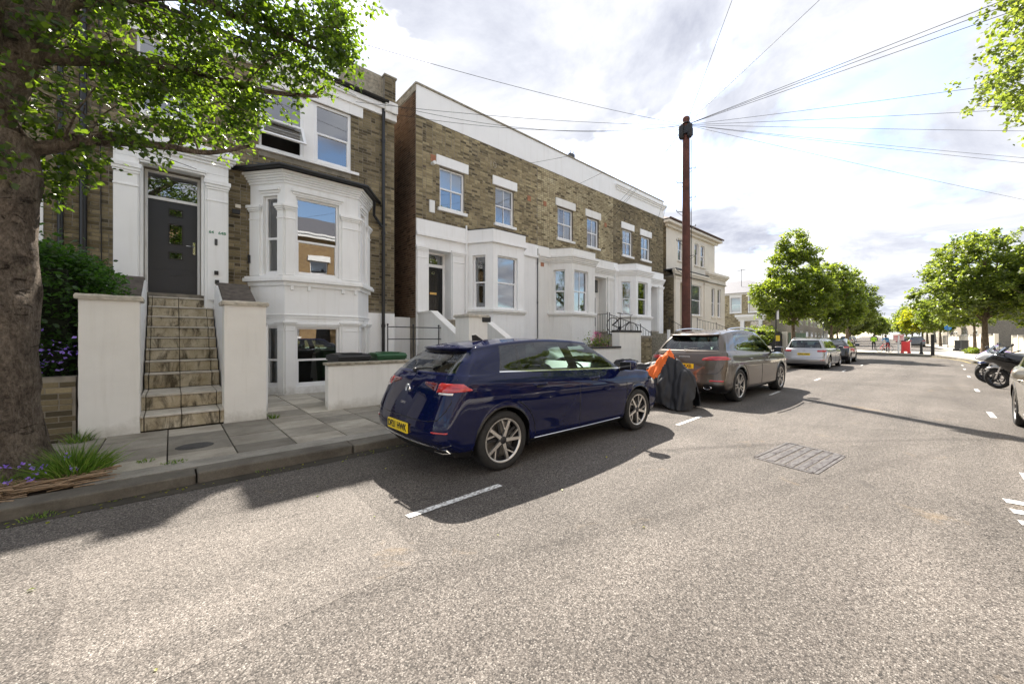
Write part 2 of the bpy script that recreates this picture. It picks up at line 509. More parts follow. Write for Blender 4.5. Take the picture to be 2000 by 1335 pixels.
def mk_leaf(name, cols, trans=0.45, tcol=(0.35, 0.48, 0.05)):
    t = NT(name)
    g = t.node('ShaderNodeNewGeometry')
    c = t.ramp(g.outputs['Random Per Island'], [(i / (len(cols) - 1), cc) for i, cc in enumerate(cols)])
    n = t.noise(g.outputs['Position'], 1.6, 3)
    c = t.mix(1.0, c, t.ramp(n, [(0.3, 0.75), (0.7, 1.2)]), 'MULTIPLY')
    t.fin(c, 0.42, 0, 0.45)
    tb = t.node('ShaderNodeBsdfTranslucent')
    t.l.new(t.mix(1.0, t.mix(1.0, c, (4.5, 4.5, 4.5), 'MULTIPLY'), tcol, 'MULTIPLY'), tb.inputs[0])
    mx = t.node('ShaderNodeMixShader'); mx.inputs[0].default_value = trans
    t.l.new(t.b.outputs[0], mx.inputs[1]); t.l.new(tb.outputs[0], mx.inputs[2])
    t.l.new(mx.outputs[0], t.out.inputs['Surface'])
    M[name] = t.mat
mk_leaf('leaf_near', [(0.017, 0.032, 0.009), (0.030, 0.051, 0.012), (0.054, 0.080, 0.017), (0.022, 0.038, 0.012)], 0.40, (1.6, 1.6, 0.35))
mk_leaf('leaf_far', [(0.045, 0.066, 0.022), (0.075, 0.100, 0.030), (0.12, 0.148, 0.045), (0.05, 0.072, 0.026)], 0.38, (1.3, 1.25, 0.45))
mk_leaf('leaf_fresh', [(0.055, 0.082, 0.020), (0.082, 0.112, 0.026), (0.12, 0.15, 0.034), (0.05, 0.074, 0.02)], 0.34, (1.25, 1.2, 0.38))
mk_leaf('leaf_yellow', [(0.16, 0.17, 0.02), (0.24, 0.22, 0.02), (0.12, 0.15, 0.02), (0.09, 0.12, 0.02)], 0.4, (1.1, 1.1, 0.3))
mk_leaf('leaf_dull', [(0.070, 0.085, 0.040), (0.105, 0.12, 0.06), (0.15, 0.16, 0.09), (0.06, 0.074, 0.035)], 0.3, (1.0, 1.05, 0.5))
mk_leaf('leaf_hedge', [(0.022, 0.050, 0.014), (0.035, 0.075, 0.018), (0.05, 0.10, 0.022), (0.02, 0.04, 0.014)], 0.3, (1.0, 1.2, 0.4))
mk_leaf('grass', [(0.035, 0.068, 0.016), (0.06, 0.10, 0.022), (0.09, 0.125, 0.035), (0.15, 0.16, 0.07)], 0.35, (1.0, 1.2, 0.4))
mk_leaf('petal_pink', [(0.55, 0.12, 0.28), (0.70, 0.22, 0.42), (0.62, 0.35, 0.50), (0.5, 0.08, 0.2)], 0.2, (0.8, 0.5, 0.6))
mk_leaf('petal_violet', [(0.20, 0.12, 0.50), (0.30, 0.18, 0.62), (0.36, 0.28, 0.65), (0.24, 0.14, 0.45)], 0.2, (0.6, 0.5, 0.8))
simple('hedge_inner_shade', (0.008, 0.013, 0.005), 1.0)
simple('dry_twig', (0.26, 0.18, 0.11), 0.9, var=0.4, vs=20)

# car paints
def paint(name, col, metal=0.25, rough=0.28, flake=0.0):
    t = NT(name)
    t.fin(col, rough, metal, 0.5 if metal > 0.05 else 0.0, 1.0)
    t.b.inputs['Coat IOR'].default_value = 1.42
    M[name] = t.mat
paint('paint_navy', (0.003, 0.0055, 0.036), 0.0, 0.45)
paint('paint_bronze', (0.080, 0.061, 0.045), 0.45, 0.35)
paint('paint_silver', (0.42, 0.42, 0.43), 0.6, 0.30)
paint('paint_blackcar', (0.01, 0.011, 0.014), 0.2, 0.25)
paint('paint_champagne', (0.36, 0.33, 0.27), 0.5, 0.3)
paint('paint_white', (0.70, 0.71, 0.72), 0.05, 0.3)
paint('paint_red', (0.42, 0.02, 0.02), 0.1, 0.3)
paint('paint_blue', (0.03, 0.06, 0.25), 0.2, 0.3)
paint('paint_grey', (0.10, 0.105, 0.11), 0.4, 0.3)
simple('trim_black', (0.010, 0.010, 0.011), 0.42)
simple('gloss_black', (0.006, 0.006, 0.007), 0.08, coat=0.6)
simple('rubber', (0.018, 0.017, 0.016), 0.78, var=0.3, vs=30, bump=0.3, bs=80)
simple('alloy', (0.62, 0.60, 0.57), 0.28, 0.85)
simple('alloy_dark', (0.045, 0.045, 0.048), 0.35, 0.6)
simple('brake', (0.22, 0.21, 0.20), 0.4, 0.8)
simple('seat_fabric', (0.03, 0.03, 0.032), 0.9)
simple('plate_yellow', (0.83, 0.60, 0.02), 0.35)
simple('plate_ink', (0.015, 0.015, 0.018), 0.4)
t = NT('lamp_red'); v = t.node('ShaderNodeTexCoord').outputs['Object']
M['lamp_red'] = t.fin(t.ramp(t.noise(t.scale(v, 3, 3, 30), 3, 2), [(0.4, (0.30, 0.006, 0.010)), (0.6, (0.55, 0.03, 0.03))]), 0.12, 0, 0.6, 1.0)
simple('lamp_red_dark', (0.10, 0.004, 0.006), 0.1, coat=1.0)
simple('lamp_clear', (0.75, 0.72, 0.68), 0.12, 0.3, coat=1.0)
simple('cover_black', (0.013, 0.013, 0.016), 0.6, spec=0.5, bump=0.15, bs=25)
simple('cover_orange', (0.80, 0.15, 0.015), 0.5, bump=0.2, bs=12)
simple('skin', (0.45, 0.27, 0.19), 0.6)
simple('hivis', (0.45, 0.75, 0.04), 0.7)
simple('cloth_blue', (0.05, 0.18, 0.34), 0.8)
simple('cloth_dark', (0.02, 0.022, 0.03), 0.85)
simple('hair', (0.03, 0.02, 0.015), 0.7)
simple('pole_wood', (0.095, 0.032, 0.022), 0.75, var=0.4, vs=5, bump=0.3, bs=20)
simple('fence_dark', (0.02, 0.017, 0.016), 0.8, var=0.3)
simple('faded_white', (0.34, 0.30, 0.22), 0.95, var=0.4, vs=20)
# ================================================================== SETTING
def sheet(name, poly, z, mat, kind='structure', parent=None):
    mb = MB(); mb.add([(x, y, z) for x, y in poly], [tuple(range(len(poly)))])
    o = mb.build(name, M[mat], parent)
    if kind: o['kind'] = kind
    return o

simple('ground_far', (0.14, 0.13, 0.10), 0.95, var=0.3, vs=0.05)
sheet('ground', [(-900, -900), (1500, -900), (1500, 1500), (-900, 1500)], -0.03, 'ground_far')
sheet('road', [(-25, -3.0), (44, -3.0), (60, 5.0), (52, 40), (29.5, 40), (29.5, 5.38), (-25, 5.38)], 0.0, 'asphalt')
# older repair patch, slightly different surface, with a sealed joint
sheet('road_patch', [(-0.35, 2.35), (1.18, 2.45), (1.22, 4.25), (-0.45, 4.2)], 0.0012, 'asphalt_patch')

def crossing(): pass
# ---- pavement on the house side
PAVZ = 0.105
pv = empty('pavement', (0, 0, 0), kind='structure')
PX0, PX1 = -9.0, 29.3
mb = MB(); mb.box(PX0, PX1, 5.60, 12.3, -0.02, PAVZ - 0.022); mb.build('bedding', M['gap_dirt'], pv)
rows = [5.93, 6.38, 7.02, 7.60, 8.16]
slab_cache = {}
def slab_mesh(w, d, mat, th=0.03):
    k = (round(w, 3), round(d, 3), mat, th)
    if k not in slab_cache:
        mb = MB()
        e = 0.006
        x0, x1, y0, y1 = e, w - e, e, d - e
        vs = [(x0, y0, -th), (x1, y0, -th), (x1, y1, -th), (x0, y1, -th),
              (x0, y0, -0.004), (x1, y0, -0.004), (x1, y1, -0.004), (x0, y1, -0.004),
              (x0+e, y0+e, 0), (x1-e, y0+e, 0), (x1-e, y1-e, 0), (x0+e, y1-e, 0)]
        fs = [(8,9,10,11)]
        for a, b in ((0,4),(4,8)):
            for i in range(4):
                j = (i+1) % 4; fs.append((a+i, a+j, b+j, b+i))
        mb.add(vs, fs)
        slab_cache[k] = mb.mesh('slab', M[mat])
    return slab_cache[k]
pit = (-2.3, -0.62, 5.60, 7.05)
x = -9.0 + 0.0
k0 = int((-9.0 + 0.03) / 0.585)
for ri in range(4):
    y0, y1 = rows[ri], rows[ri+1]
    for k in range(k0, 50):
        xx = -0.03 + 0.585 * k
        if xx + 0.585 > 29.2 or xx < -6.5: continue
        cx, cy = xx + 0.29, (y0 + y1) / 2
        if pit[0] < cx < pit[1] and pit[2] < cy < pit[3]: continue
        if xx > 14 and (k % 2 == 1): continue
        w = 0.585 if xx <= 14 - 0.0001 else 1.17
        o = new_obj('paving_slab', slab_mesh(w, y1 - y0, 'paving'), pv, (xx, y0, PAVZ + random.uniform(-0.003, 0.002)))
        o.rotation_euler = (random.uniform(-0.004, 0.004), random.uniform(-0.004, 0.004), random.uniform(-0.002, 0.002))
# worn concrete strip between the kerb stones and the slabs
mb = MB(); mb.box(pit[1], PX1, 5.62, 5.925, 0.0, PAVZ + 0.001); mb.box(PX0, pit[0], 5.62, 5.925, 0.0, PAVZ + 0.001)
mb.build('kerb_strip', M['kerb_strip'], pv)
# kerb stones
kb = empty('kerb', (0, 0, 0), kind='structure')
def kerb_mesh(L):
    key = ('k', L)
    if key not in slab_cache:
        mb = MB(); mb.box(0.006, L - 0.006, 0, 0.29, -0.05, PAVZ + 0.004); slab_cache[key] = mb.mesh('kerb_stone', M['kerb'])
    return slab_cache[key]
x = -8.6; kk = 0
edges = [-8.6, -7.1, -5.6, -4.1, -2.35, -1.0, 0.18, 1.62, 3.0, 4.5, 6.0, 7.4, 8.9, 10.4, 11.9, 13.4, 14.9, 16.4, 17.9, 19.4, 20.9, 22.4, 23.9, 25.4, 26.9, 28.0, 29.3]
for a, b in zip(edges, edges[1:]):
    o = new_obj('kerb_stone', kerb_mesh(round(b - a, 3)), kb, (a, 5.325 + random.uniform(-0.008, 0.008), random.uniform(-0.006, 0.004)))
    o.rotation_euler.z = random.uniform(-0.003, 0.003)
    m = o.modifiers.new('bevel', 'BEVEL'); m.width = 0.018; m.segments = 3
# dirty channel along the kerb
sheet('gutter_strip', [(-9, 5.12), (29.3, 5.14), (29.3, 5.33), (-9, 5.33)], 0.004, 'gap_dirt')
# round cover let into the pavement
cov = empty('pavement_cover', (0.21, 6.70, PAVZ + 0.003), label='oval dark iron cover let into the pavement slabs', cat='cover')
mb = MB(); mb.lathe([(0.0, 0.004), (0.165, 0.004), (0.178, 0.0), (0.178, -0.01)], 32); mb.build('lid', M['coping_dark'], cov)
# tree pit
mb = MB(); mb.box(pit[0], pit[1], pit[2], pit[3], -0.02, 0.085); so = mb.build('soil', M['soil']); so['kind'] = 'structure'

# garden of the first house: pale paving between the gate pier and the low wall
gp = empty('garden_paving', (0, 0, 0), kind='structure')
mb = MB(); mb.box(1.15, 4.6, 8.16, 11.9, -0.02, 0.088); mb.build('bedding', M['gap_dirt'], gp)
for i in range(6):
    for j in range(6):
        w, d = 0.575, 0.62
        new_obj('paving_slab', slab_mesh(w, d, 'garden_paving'), gp, (1.16 + i * w, 8.17 + j * d, 0.108 + random.uniform(-0.002, 0.002)))

# ---- painted markings
def mark(name, poly, z=0.006, mat='marking'):
    o = sheet(name, poly, z, mat); return o
t = NT('marking'); p = t.pos()
wear = t.ramp(t.noise(p, 30, 7, 0.8), [(0.42, 0.0), (0.53, 1.0)])
c = t.mix(wear, (0.24, 0.22, 0.20), (0.78, 0.78, 0.76))
M['marking'] = t.fin(c, 0.7, 0, 0.3)
t = NT('marking_yellow'); p = t.pos()
c = t.mix(t.ramp(t.noise(p, 20, 5, 0.75), [(0.4, 0.0), (0.5, 1.0)]), (0.30, 0.27, 0.2), (0.70, 0.55, 0.16))
M['marking_yellow'] = t.fin(c, 0.7, 0, 0.3)
mk = empty('parking_bay_line', (0, 0, 0), kind='structure')
def dash(x0, x1, y0, y1, w=0.075, parent=mk, mat='marking'):
    dx, dy = x1 - x0, y1 - y0; L = math.hypot(dx, dy); nx, ny = -dy / L * w / 2, dx / L * w / 2
    mb = MB(); mb.add([(x0-nx, y0-ny, 0.006), (x1-nx, y1-ny, 0.006), (x1+nx, y1+ny, 0.006), (x0+nx, y0+ny, 0.006)], [(0,1,2,3)])
    mb.build('dash', M[mat], parent)
for a in (-3.2, -0.9 - 0.0): pass
dash(1.35, 2.29, 3.12, 3.14)
for a in (5.95, 10.75, 15.5, 20.5, 25.6): dash(a, a + 0.95, 3.2, 3.24)
for a in (5.7, 10.55, 15.4, 20.8, 25.7, 29.2): dash(a, a + 0.75, -0.62, -0.60, 0.08)
# slow-down hatching strokes at the right edge
hz = empty('hatched_marking', (0, 0, 0), kind='structure')
for k in range(7):
    y = -0.36 - 0.02 * k; xx = 5.30 - 0.27 * k
    mb = MB()
    mb.add([(xx, y, 0.006), (xx + 0.10, y - 0.95, 0.006), (xx - 0.0, y - 0.97, 0.006), (xx - 0.11, y - 0.02, 0.006)], [(0, 1, 2, 3)])
    mb.build('stroke', M['marking'], hz)
# worn iron plate in the carriageway
t = NT('worn_plate'); p = t.pos()
w1 = t.noise(t.scale(p, 9, 22, 1), 1.0, 6, 0.75, 0.4)
c = t.ramp(w1, [(0.40, (0.05, 0.035, 0.03)), (0.46, (0.10, 0.088, 0.08)), (0.52, (0.14, 0.128, 0.118)), (0.75, (0.175, 0.162, 0.15))])
c = t.mix(t.ramp(t.noise(p, 2.1, 3), [(0.5, 0), (0.6, 0.6)]), c, (0.17, 0.155, 0.14))
t.bump(w1, 0.5, 0.01)
M['worn_plate'] = t.fin(c, 0.5, 0.4, 0.4)
cp = empty('road_cover', (0, 0, 0), label='worn grey metal service cover set in the carriageway', cat='cover')
for (x0, y0, x1, y1) in ((5.0, 1.66, 6.03, 1.56), (6.03, 1.56, 5.84, 0.90), (5.84, 0.90, 4.86, 1.0), (4.86, 1.0, 5.0, 1.66)):
    f = fr2((x0, y0), (x1, y1)); mb = MB(); mb.box(0.02, f.L, -0.025, 0.01, -0.01, 0.006, fr=f); mb.build('frame', M['worn_plate'], cp)
for k in range(6):
    mb = MB(); f = k / 6; yy = 1.635 - 0.108 * k; xx = 5.02 - 0.14 * f
    mb.prism([(xx, yy), (xx + 0.97, yy - 0.095), (xx + 0.955, yy - 0.175), (xx - 0.015, yy - 0.08)], -0.01, 0.0035 + 0.002 * (k % 2))
    mb.build('slab_strip', M['worn_plate'], cp)

# ---- build-out across the far end of the street and the side street
bo = empty('far_pavement', (0, 0, 0), kind='structure')
front = [(44.5, 13.0), (45.2, 9.0), (46.4, 5.6), (44.8, 3.4), (41.5, 0.7), (38.5, -0.45), (35.5, -1.05), (32.4, -1.35), (31.2, -2.0), (30.4, -2.9)]
back = [(30.4, -5.2), (58, -5.2), (64, -2.5), (64, 0.0), (56.5, 2.0), (56.5, 13)]
mb = MB(); mb.prism(front + back, -0.02, 0.10); mb.build('paving', M['paving_far'], bo)
for (a, b) in zip(front, front[1:]):
    f = fr2(a, b); n = max(1, round(f.L / 1.2))
    for i in range(n):
        mb = MB(); mb.box(i * f.L / n + 0.008, (i + 1) * f.L / n - 0.008, -0.01, 0.16, -0.02, 0.115, fr=f)
        mb.build('kerb_stone', M['kerb'], bo)
# yellow line in front of the build-out
for (a, b) in zip(front[3:], front[4:]):
    f = fr2(a, b); p0, p1 = f.w(0, 0.32, 0), f.w(f.L, 0.32, 0)
    dash(p0[0], p1[0], p0[1], p1[1], 0.07, empty('yellow_line', kind='structure'), 'marking_yellow')
# right-hand footway, beyond the parking bay
rp = empty('right_pavement', (0, 0, 0), kind='structure')
mb = MB(); mb.box(-25, 30.4, -5.2, -3.0, -0.02, 0.10); mb.build('paving', M['paving_far'], rp)
for i in range(36):
    mb = MB(); mb.box(-24 + 1.5*i + 0.006, -22.5 + 1.5*i - 0.006, -3.02, -2.86, -0.02, 0.112); mb.build('kerb_stone', M['kerb'], rp)

# far street: bends a few degrees left and climbs gently
FA = R(6.6)
def far(u, v, z=0.0):   # u along the far street, v to its left
    return (56 + u * math.cos(FA) - v * math.sin(FA), 3.2 + u * math.sin(FA) + v * math.cos(FA), z + max(0, u) * 0.0068)
def farsheet(name, u0, u1, v0, v1, z, mat):
    mb = MB(); vs = []; fs = []; n = 8
    for i in range(n + 1):
        u = u0 + (u1 - u0) * i / n
        vs += [far(u, v0, z), far(u, v1, z)]
    for i in range(n): fs.append((2*i, 2*i+2, 2*i+3, 2*i+1))
    mb.add(vs, fs); o = mb.build(name, M[mat]); o['kind'] = 'structure'; return o
farsheet('far_road', -2, 420, -3.9, 7.0, 0.012, 'asphalt_far')
farsheet('far_footway', 3, 420, 7.0, 10.5, 0.11, 'paving_far')
farsheet('far_footway', 3, 420, -7.6, -3.9, 0.11, 'paving_far')

# ================================================================== HOUSES
def wall_face(mb, fr, u0, u1, z0, z1, holes, n=0.0, mi=0, reveal=0.9, mi_room=None, mi_rev=None, vis=0.16):
    us = sorted({u0, u1, *[min(max(h[0], u0), u1) for h in holes], *[min(max(h[1], u0), u1) for h in holes]})
    zs = sorted({z0, z1, *[min(max(h[2], z0), z1) for h in holes], *[min(max(h[3], z0), z1) for h in holes]})
    for i in range(len(us) - 1):
        for j in range(len(zs) - 1):
            cu, cz = (us[i] + us[i+1]) / 2, (zs[j] + zs[j+1]) / 2
            if any(h[0] < cu < h[1] and h[2] < cz < h[3] for h in holes): continue
            mb.add([fr.w(us[i], n, zs[j]), fr.w(us[i+1], n, zs[j]), fr.w(us[i+1], n, zs[j+1]), fr.w(us[i], n, zs[j+1])], [(0,1,2,3)], mi)
    if mi_rev is None: mi_rev = mi
    for h in holes:
        a, b, c, d = h[:4]
        dep = h[4] if len(h) > 4 else vis
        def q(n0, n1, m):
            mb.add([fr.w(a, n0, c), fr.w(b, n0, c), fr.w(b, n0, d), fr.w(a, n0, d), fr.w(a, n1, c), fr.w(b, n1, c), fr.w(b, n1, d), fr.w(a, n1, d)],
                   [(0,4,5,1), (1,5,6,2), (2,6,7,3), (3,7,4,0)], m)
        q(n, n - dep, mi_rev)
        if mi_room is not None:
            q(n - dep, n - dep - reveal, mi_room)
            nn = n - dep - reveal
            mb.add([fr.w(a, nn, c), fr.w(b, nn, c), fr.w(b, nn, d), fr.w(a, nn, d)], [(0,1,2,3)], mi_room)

BRICK_MESH = {}
def brick_mesh(w, h, mat, tone, fr_ang):
    k = (round(w, 3), round(h, 3), mat, tone, round(fr_ang, 3))
    if k in BRICK_MESH: return BRICK_MESH[k]
    d = 0.02
    fr = Fr(0, 0, fr_ang)
    vs = [fr.w(u, n, z) for u, n, z in [(0,0,0),(w,0,0),(w,0,h),(0,0,h),(0.003,0.006,0.003),(w-0.003,0.006,0.003),(w-0.003,0.006,h-0.003),(0.003,0.006,h-0.003)]]
    fs = [(4,5,6,7),(0,1,5,4),(1,2,6,5),(2,3,7,6),(3,0,4,7)]
    me = bpy.data.meshes.new('brick'); me.from_pydata(vs, [], fs); me.materials.append(M[mat])
    at = me.attributes.new('tone', 'FLOAT_COLOR', 'CORNER')
    at.data.foreach_set('color', [tone, tone, tone, 1.0] * len(me.loops))
    BRICK_MESH[k] = me
    return me

def bricks(fr, u0, u1, z0, z1, holes, parent, mat, nparts=0, tone_fn=None, seed=1):
    """stretcher-and-header brickwork standing 6 mm proud of the mortar; the nearest bricks are objects, the rest one mesh"""
    rnd = random.Random(seed)
    C, G, Wd = 0.075, 0.0115, 0.2135
    allb = []
    nrow = int(round((z1 - z0) / C))
    for j in range(nrow):
        zb = z0 + j * C + G / 2; zt = zb + C - G
        if zt > z1: break
        u = u0 - (0.1125 if j % 2 else 0.0) - 0.001
        flem = j % 2
        k = 0
        while u < u1:
            L = Wd if (k + flem) % 2 == 0 or rnd.random() < 0.18 else 0.1025
            segs = [(max(u, u0), min(u + L, u1))]
            for h in holes:
                if h[3] <= zb or h[2] >= zt: continue
                ns = []
                for a, b in segs:
                    if h[1] <= a or h[0] >= b: ns.append((a, b))
                    else:
                        if h[0] - a > 0.02: ns.append((a, h[0]))
                        if b - h[1] > 0.02: ns.append((h[1], b))
                segs = ns
            for a, b in segs:
                if b - a > 0.03: allb.append((a, b, zb, zt))
            u += L + G; k += 1
    full = []
    rest = []
    for b in allb:
        c = fr.w((b[0]+b[1])/2, 0, (b[2]+b[3])/2)
        d = math.dist(c, (0, 0, 1.456))
        (full if abs(b[1]-b[0]-Wd) < 1e-4 else rest).append((d, b))
    full.sort(key=lambda q: q[0])
    inv, rest2 = full[:nparts], full[nparts:] + rest
    tf = tone_fn or (lambda: (rnd.random() * 0.2 if rnd.random() < 0.10 else min(1.0, max(0.15, rnd.gauss(0.55, 0.17)))))
    for d, b in inv:
        tone = round(tf() * 15) / 15
        o = new_obj('brick', brick_mesh(Wd, 0.065, mat, tone, fr.ang), parent, fr.w(b[0], 0, b[2]))
    vs, fs, tn = [], [], []
    for d, (a, b, zb, zt) in rest2:
        i = len(vs); e = 0.003; pr = 0.0045 + rnd.random() * 0.004
        for (u, n, z) in [(a,0,zb),(b,0,zb),(b,0,zt),(a,0,zt),(a+e,pr,zb+e),(b-e,pr,zb+e),(b-e,pr,zt-e),(a+e,pr,zt-e)]:
            vs.append(fr.w(u, n, z))
        fs += [(i+4,i+5,i+6,i+7),(i,i+1,i+5,i+4),(i+1,i+2,i+6,i+5),(i+2,i+3,i+7,i+6),(i+3,i,i+4,i+7)]
        tn += [tf()] * 5
    if vs:
        me = bpy.data.meshes.new('brickwork'); me.from_pydata(vs, [], fs); me.materials.append(M[mat])
        at = me.attributes.new('tone', 'FLOAT_COLOR', 'CORNER')
        arr = np.repeat(np.array(tn), 4); arr = np.stack([arr, arr, arr, np.ones_like(arr)], 1).ravel()
        at.data.foreach_set('color', arr)
        o = new_obj('brickwork', me, parent); o['kind'] = 'stuff'
    return

def curtain(house_win, fr, u0, u1, z0, z1, n, mat):
    mb = MB(); k = max(8, int((u1 - u0) / 0.03)); vs = []
    for i in range(k + 1):
        u = u0 + (u1 - u0) * i / k; nn = n + 0.015 * math.sin(i * 1.7) + 0.008 * math.sin(i * 0.6)
        vs += [fr.w(u, nn, z0), fr.w(u, nn, z1)]
    mb.add(vs, [(2*i, 2*i+2, 2*i+3, 2*i+1) for i in range(k)], 0, True)
    return mb.build('curtain', M[mat], house_win, fix=False)

def window(house, fr, u0, u1, z0, z1, rec=0.10, fw=0.05, split=0.5, frame='upvc', vbar=False, sill=None, blind=None, curt=None, n=0.0, glass='glass', sash=True, hbars=()):
    """box frame with two lights set in a reveal: window > pane, sill, curtain"""
    mb = MB()
    a = n - rec
    mb.box(u0, u0 + fw, a - 0.06, a + 0.02, z0, z1, fr=fr); mb.box(u1 - fw, u1, a - 0.06, a + 0.02, z0, z1, fr=fr)
    mb.box(u0 + fw, u1 - fw, a - 0.06, a + 0.018, z1 - fw, z1, fr=fr); mb.box(u0 + fw, u1 - fw, a - 0.06, a + 0.018, z0, z0 + fw, fr=fr)
    zm = z0 + (z1 - z0) * split
    if split > 0:
        mb.box(u0 + fw, u1 - fw, a - 0.05, a + 0.012, zm - 0.025, zm + 0.025, fr=fr)
        mb.box(u0 + fw, u0 + fw + 0.022, a - 0.03, a + 0.008, z0 + fw, zm - 0.025, fr=fr)
        mb.box(u1 - fw - 0.022, u1 - fw, a - 0.03, a + 0.008, z0 + fw, zm - 0.025, fr=fr)
        mb.box(u0 + fw + 0.022, u1 - fw - 0.022, a - 0.03, a + 0.006, z0 + fw, z0 + fw + 0.035, fr=fr)
    if vbar:
        um = (u0 + u1) / 2
        mb.box(um - 0.011, um + 0.011, a - 0.025, a + 0.004, z0 + fw, z1 - fw, fr=fr)
    for hb in hbars:
        mb.box(u0 + fw, u1 - fw, a - 0.025, a + 0.003, z0 + (z1-z0)*hb - 0.012, z0 + (z1-z0)*hb + 0.012, fr=fr)
    w = mb.build('window', M[frame], house, bevel=0.004)
    parts = [(z0 + fw, zm - 0.02, -0.012), (zm + 0.02, z1 - fw, 0.0)] if split > 0 else [(z0 + fw, z1 - fw, 0)]
    for (za, zb, dn) in parts:
        mb = MB(); nn = a - 0.014 + dn
        mb.add([fr.w(u0 + fw - 0.01, nn, za - 0.01), fr.w(u1 - fw + 0.01, nn, za - 0.01), fr.w(u1 - fw + 0.01, nn, zb + 0.01), fr.w(u0 + fw - 0.01, nn, zb + 0.01)], [(0,1,2,3)])
        mb.build('pane', M[glass], w, fix=False)
    if sill:
        mb = MB(); mb.box(u0 - sill[0], u1 + sill[0], a - 0.02, n + sill[1], z0 - sill[2], z0 - 0.001, fr=fr)
        mb.build('sill', M[sill[3] if len(sill) > 3 else 'stucco'], w, bevel=0.006)
    if blind:
        mb = MB(); mb.box(u0 + fw, u1 - fw, a - 0.09, a - 0.08, z1 - (z1 - z0) * blind, z1 - 0.02, fr=fr); mb.build('blind', M['curtain_white'], w)
    if curt:
        if curt[0] == 'full': curtain(w, fr, u0 + 0.03, u1 - 0.03, z0 + 0.02, z1 - 0.02, a - 0.12, curt[1])
        else:
            q = (u1 - u0) * 0.3
            curtain(w, fr, u0 + 0.03, u0 + 0.03 + q, z0 + 0.02, z1 - 0.02, a - 0.12, curt[1])
            curtain(w, fr, u1 - 0.03 - q, u1 - 0.03, z0 + 0.02, z1 - 0.02, a - 0.12, curt[1])
    return w

def moulding(mb, fr, u0, u1, z, h, n0, steps, mi=0, ret=True):
    """stack of projecting courses, from bottom (z) up; steps = list of (fraction of height, projection)"""
    zz = z
    for i, (f, pj) in enumerate(steps):
        e = pj if ret else 0
        mb.box(u0 - e, u1 + e, n0 - 0.02, n0 + pj, zz, zz + h * f - 0.0005, fr=fr, mi=mi)
        zz += h * f

def pilaster(house, fr, u0, u1, z0, z1, n=0.0, pj=0.07, mat='stucco', cap=0.16, base=0.0):
    mb = MB()
    mb.box(u0, u1, n - 0.02, n + pj, z0, z1, fr=fr)
    moulding(mb, fr, u0, u1, z1 - cap, cap, n + pj, [(0.25, 0.018), (0.3, 0.035), (0.45, 0.055)])
    mb.box(u0 - 0.012, u1 + 0.012, n + pj - 0.03, n + pj + 0.014, z1 - cap * 2.3, z1 - cap * 2.1, fr=fr)
    if base: mb.box(u0 - 0.02, u1 + 0.02, n + pj - 0.03, n + pj + 0.02, z0, z0 + base, fr=fr)
    return mb.build('pilaster', M[mat], house, bevel=0.006)

def offset_poly(pts, d):
    """offset an open plan line A-B-C-D outwards (to its right) by d, ends slide along the wall line"""
    segs = []
    for a, b in zip(pts, pts[1:]):
        dx, dy = b[0]-a[0], b[1]-a[1]; L = math.hypot(dx, dy)
        nx, ny = dy / L * d, -dx / L * d
        segs.append(((a[0]+nx, a[1]+ny), (b[0]+nx, b[1]+ny)))
    def isec(s1, s2):
        (x1,y1),(x2,y2) = s1; (x3,y3),(x4,y4) = s2
        den = (x1-x2)*(y3-y4)-(y1-y2)*(x3-x4)
        px = ((x1*y2-y1*x2)*(x3-x4)-(x1-x2)*(x3*y4-y3*x4))/den
        py = ((x1*y2-y1*x2)*(y3-y4)-(y1-y2)*(x3*y4-y3*x4))/den
        return (px, py)
    wl0 = ((pts[0][0]-1, pts[0][1]), (pts[0][0]+1, pts[0][1]))
    out = [isec(wl0, segs[0])]
    for s1, s2 in zip(segs, segs[1:]): out.append(isec(s1, s2))
    out.append(isec(segs[-1], wl0))
    return out

def bay_band(mb, pts, z0, z1, d, back=0.05, mi=0):
    o = offset_poly(pts, d); o = [(o[0][0], o[0][1] + back)] + o + [(o[-1][0], o[-1][1] + back)]
    mb.prism(o, z0, z1, mi)

def bay(house, pts, z0, z1, wins, mat='stucco', room='room_dark'):
    """canted bay: three faces with window openings. wins[i] = list of dicts for face i"""
    mb = MB(); out = []
    for i, (a, b) in enumerate(zip(pts, pts[1:])):
        f = fr2(a, b)
        holes = [(w['u0'], w['u1'], w['z0'], w['z1']) for w in wins[i]]
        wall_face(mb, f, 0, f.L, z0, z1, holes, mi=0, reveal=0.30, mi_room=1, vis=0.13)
        out.append(f)
    me = mb.build('bay', [M[mat], M[room]], house)
    for i, f in enumerate(out):
        for w in wins[i]:
            k = dict(w); u0, u1, za, zb = k.pop('u0'), k.pop('u1'), k.pop('z0'), k.pop('z1')
            window(house, f, u0, u1, za, zb, **k)
    return out

def drainpipe(house, x, y, z0, z1, r=0.042, mat='paint_black', collars=3, extra=None):
    mb = MB(); mb.tube([(x, y, z0), (x, y, z1)], r, 10)
    for k in range(collars):
        z = z0 + (z1 - z0) * (k + 0.6) / collars
        mb.tube([(x, y, z), (x, y, z + 0.09)], r * 1.28, 10)
    if extra: mb.tube(extra, r * 0.9, 8)
    return mb.build('drainpipe', M[mat], house)

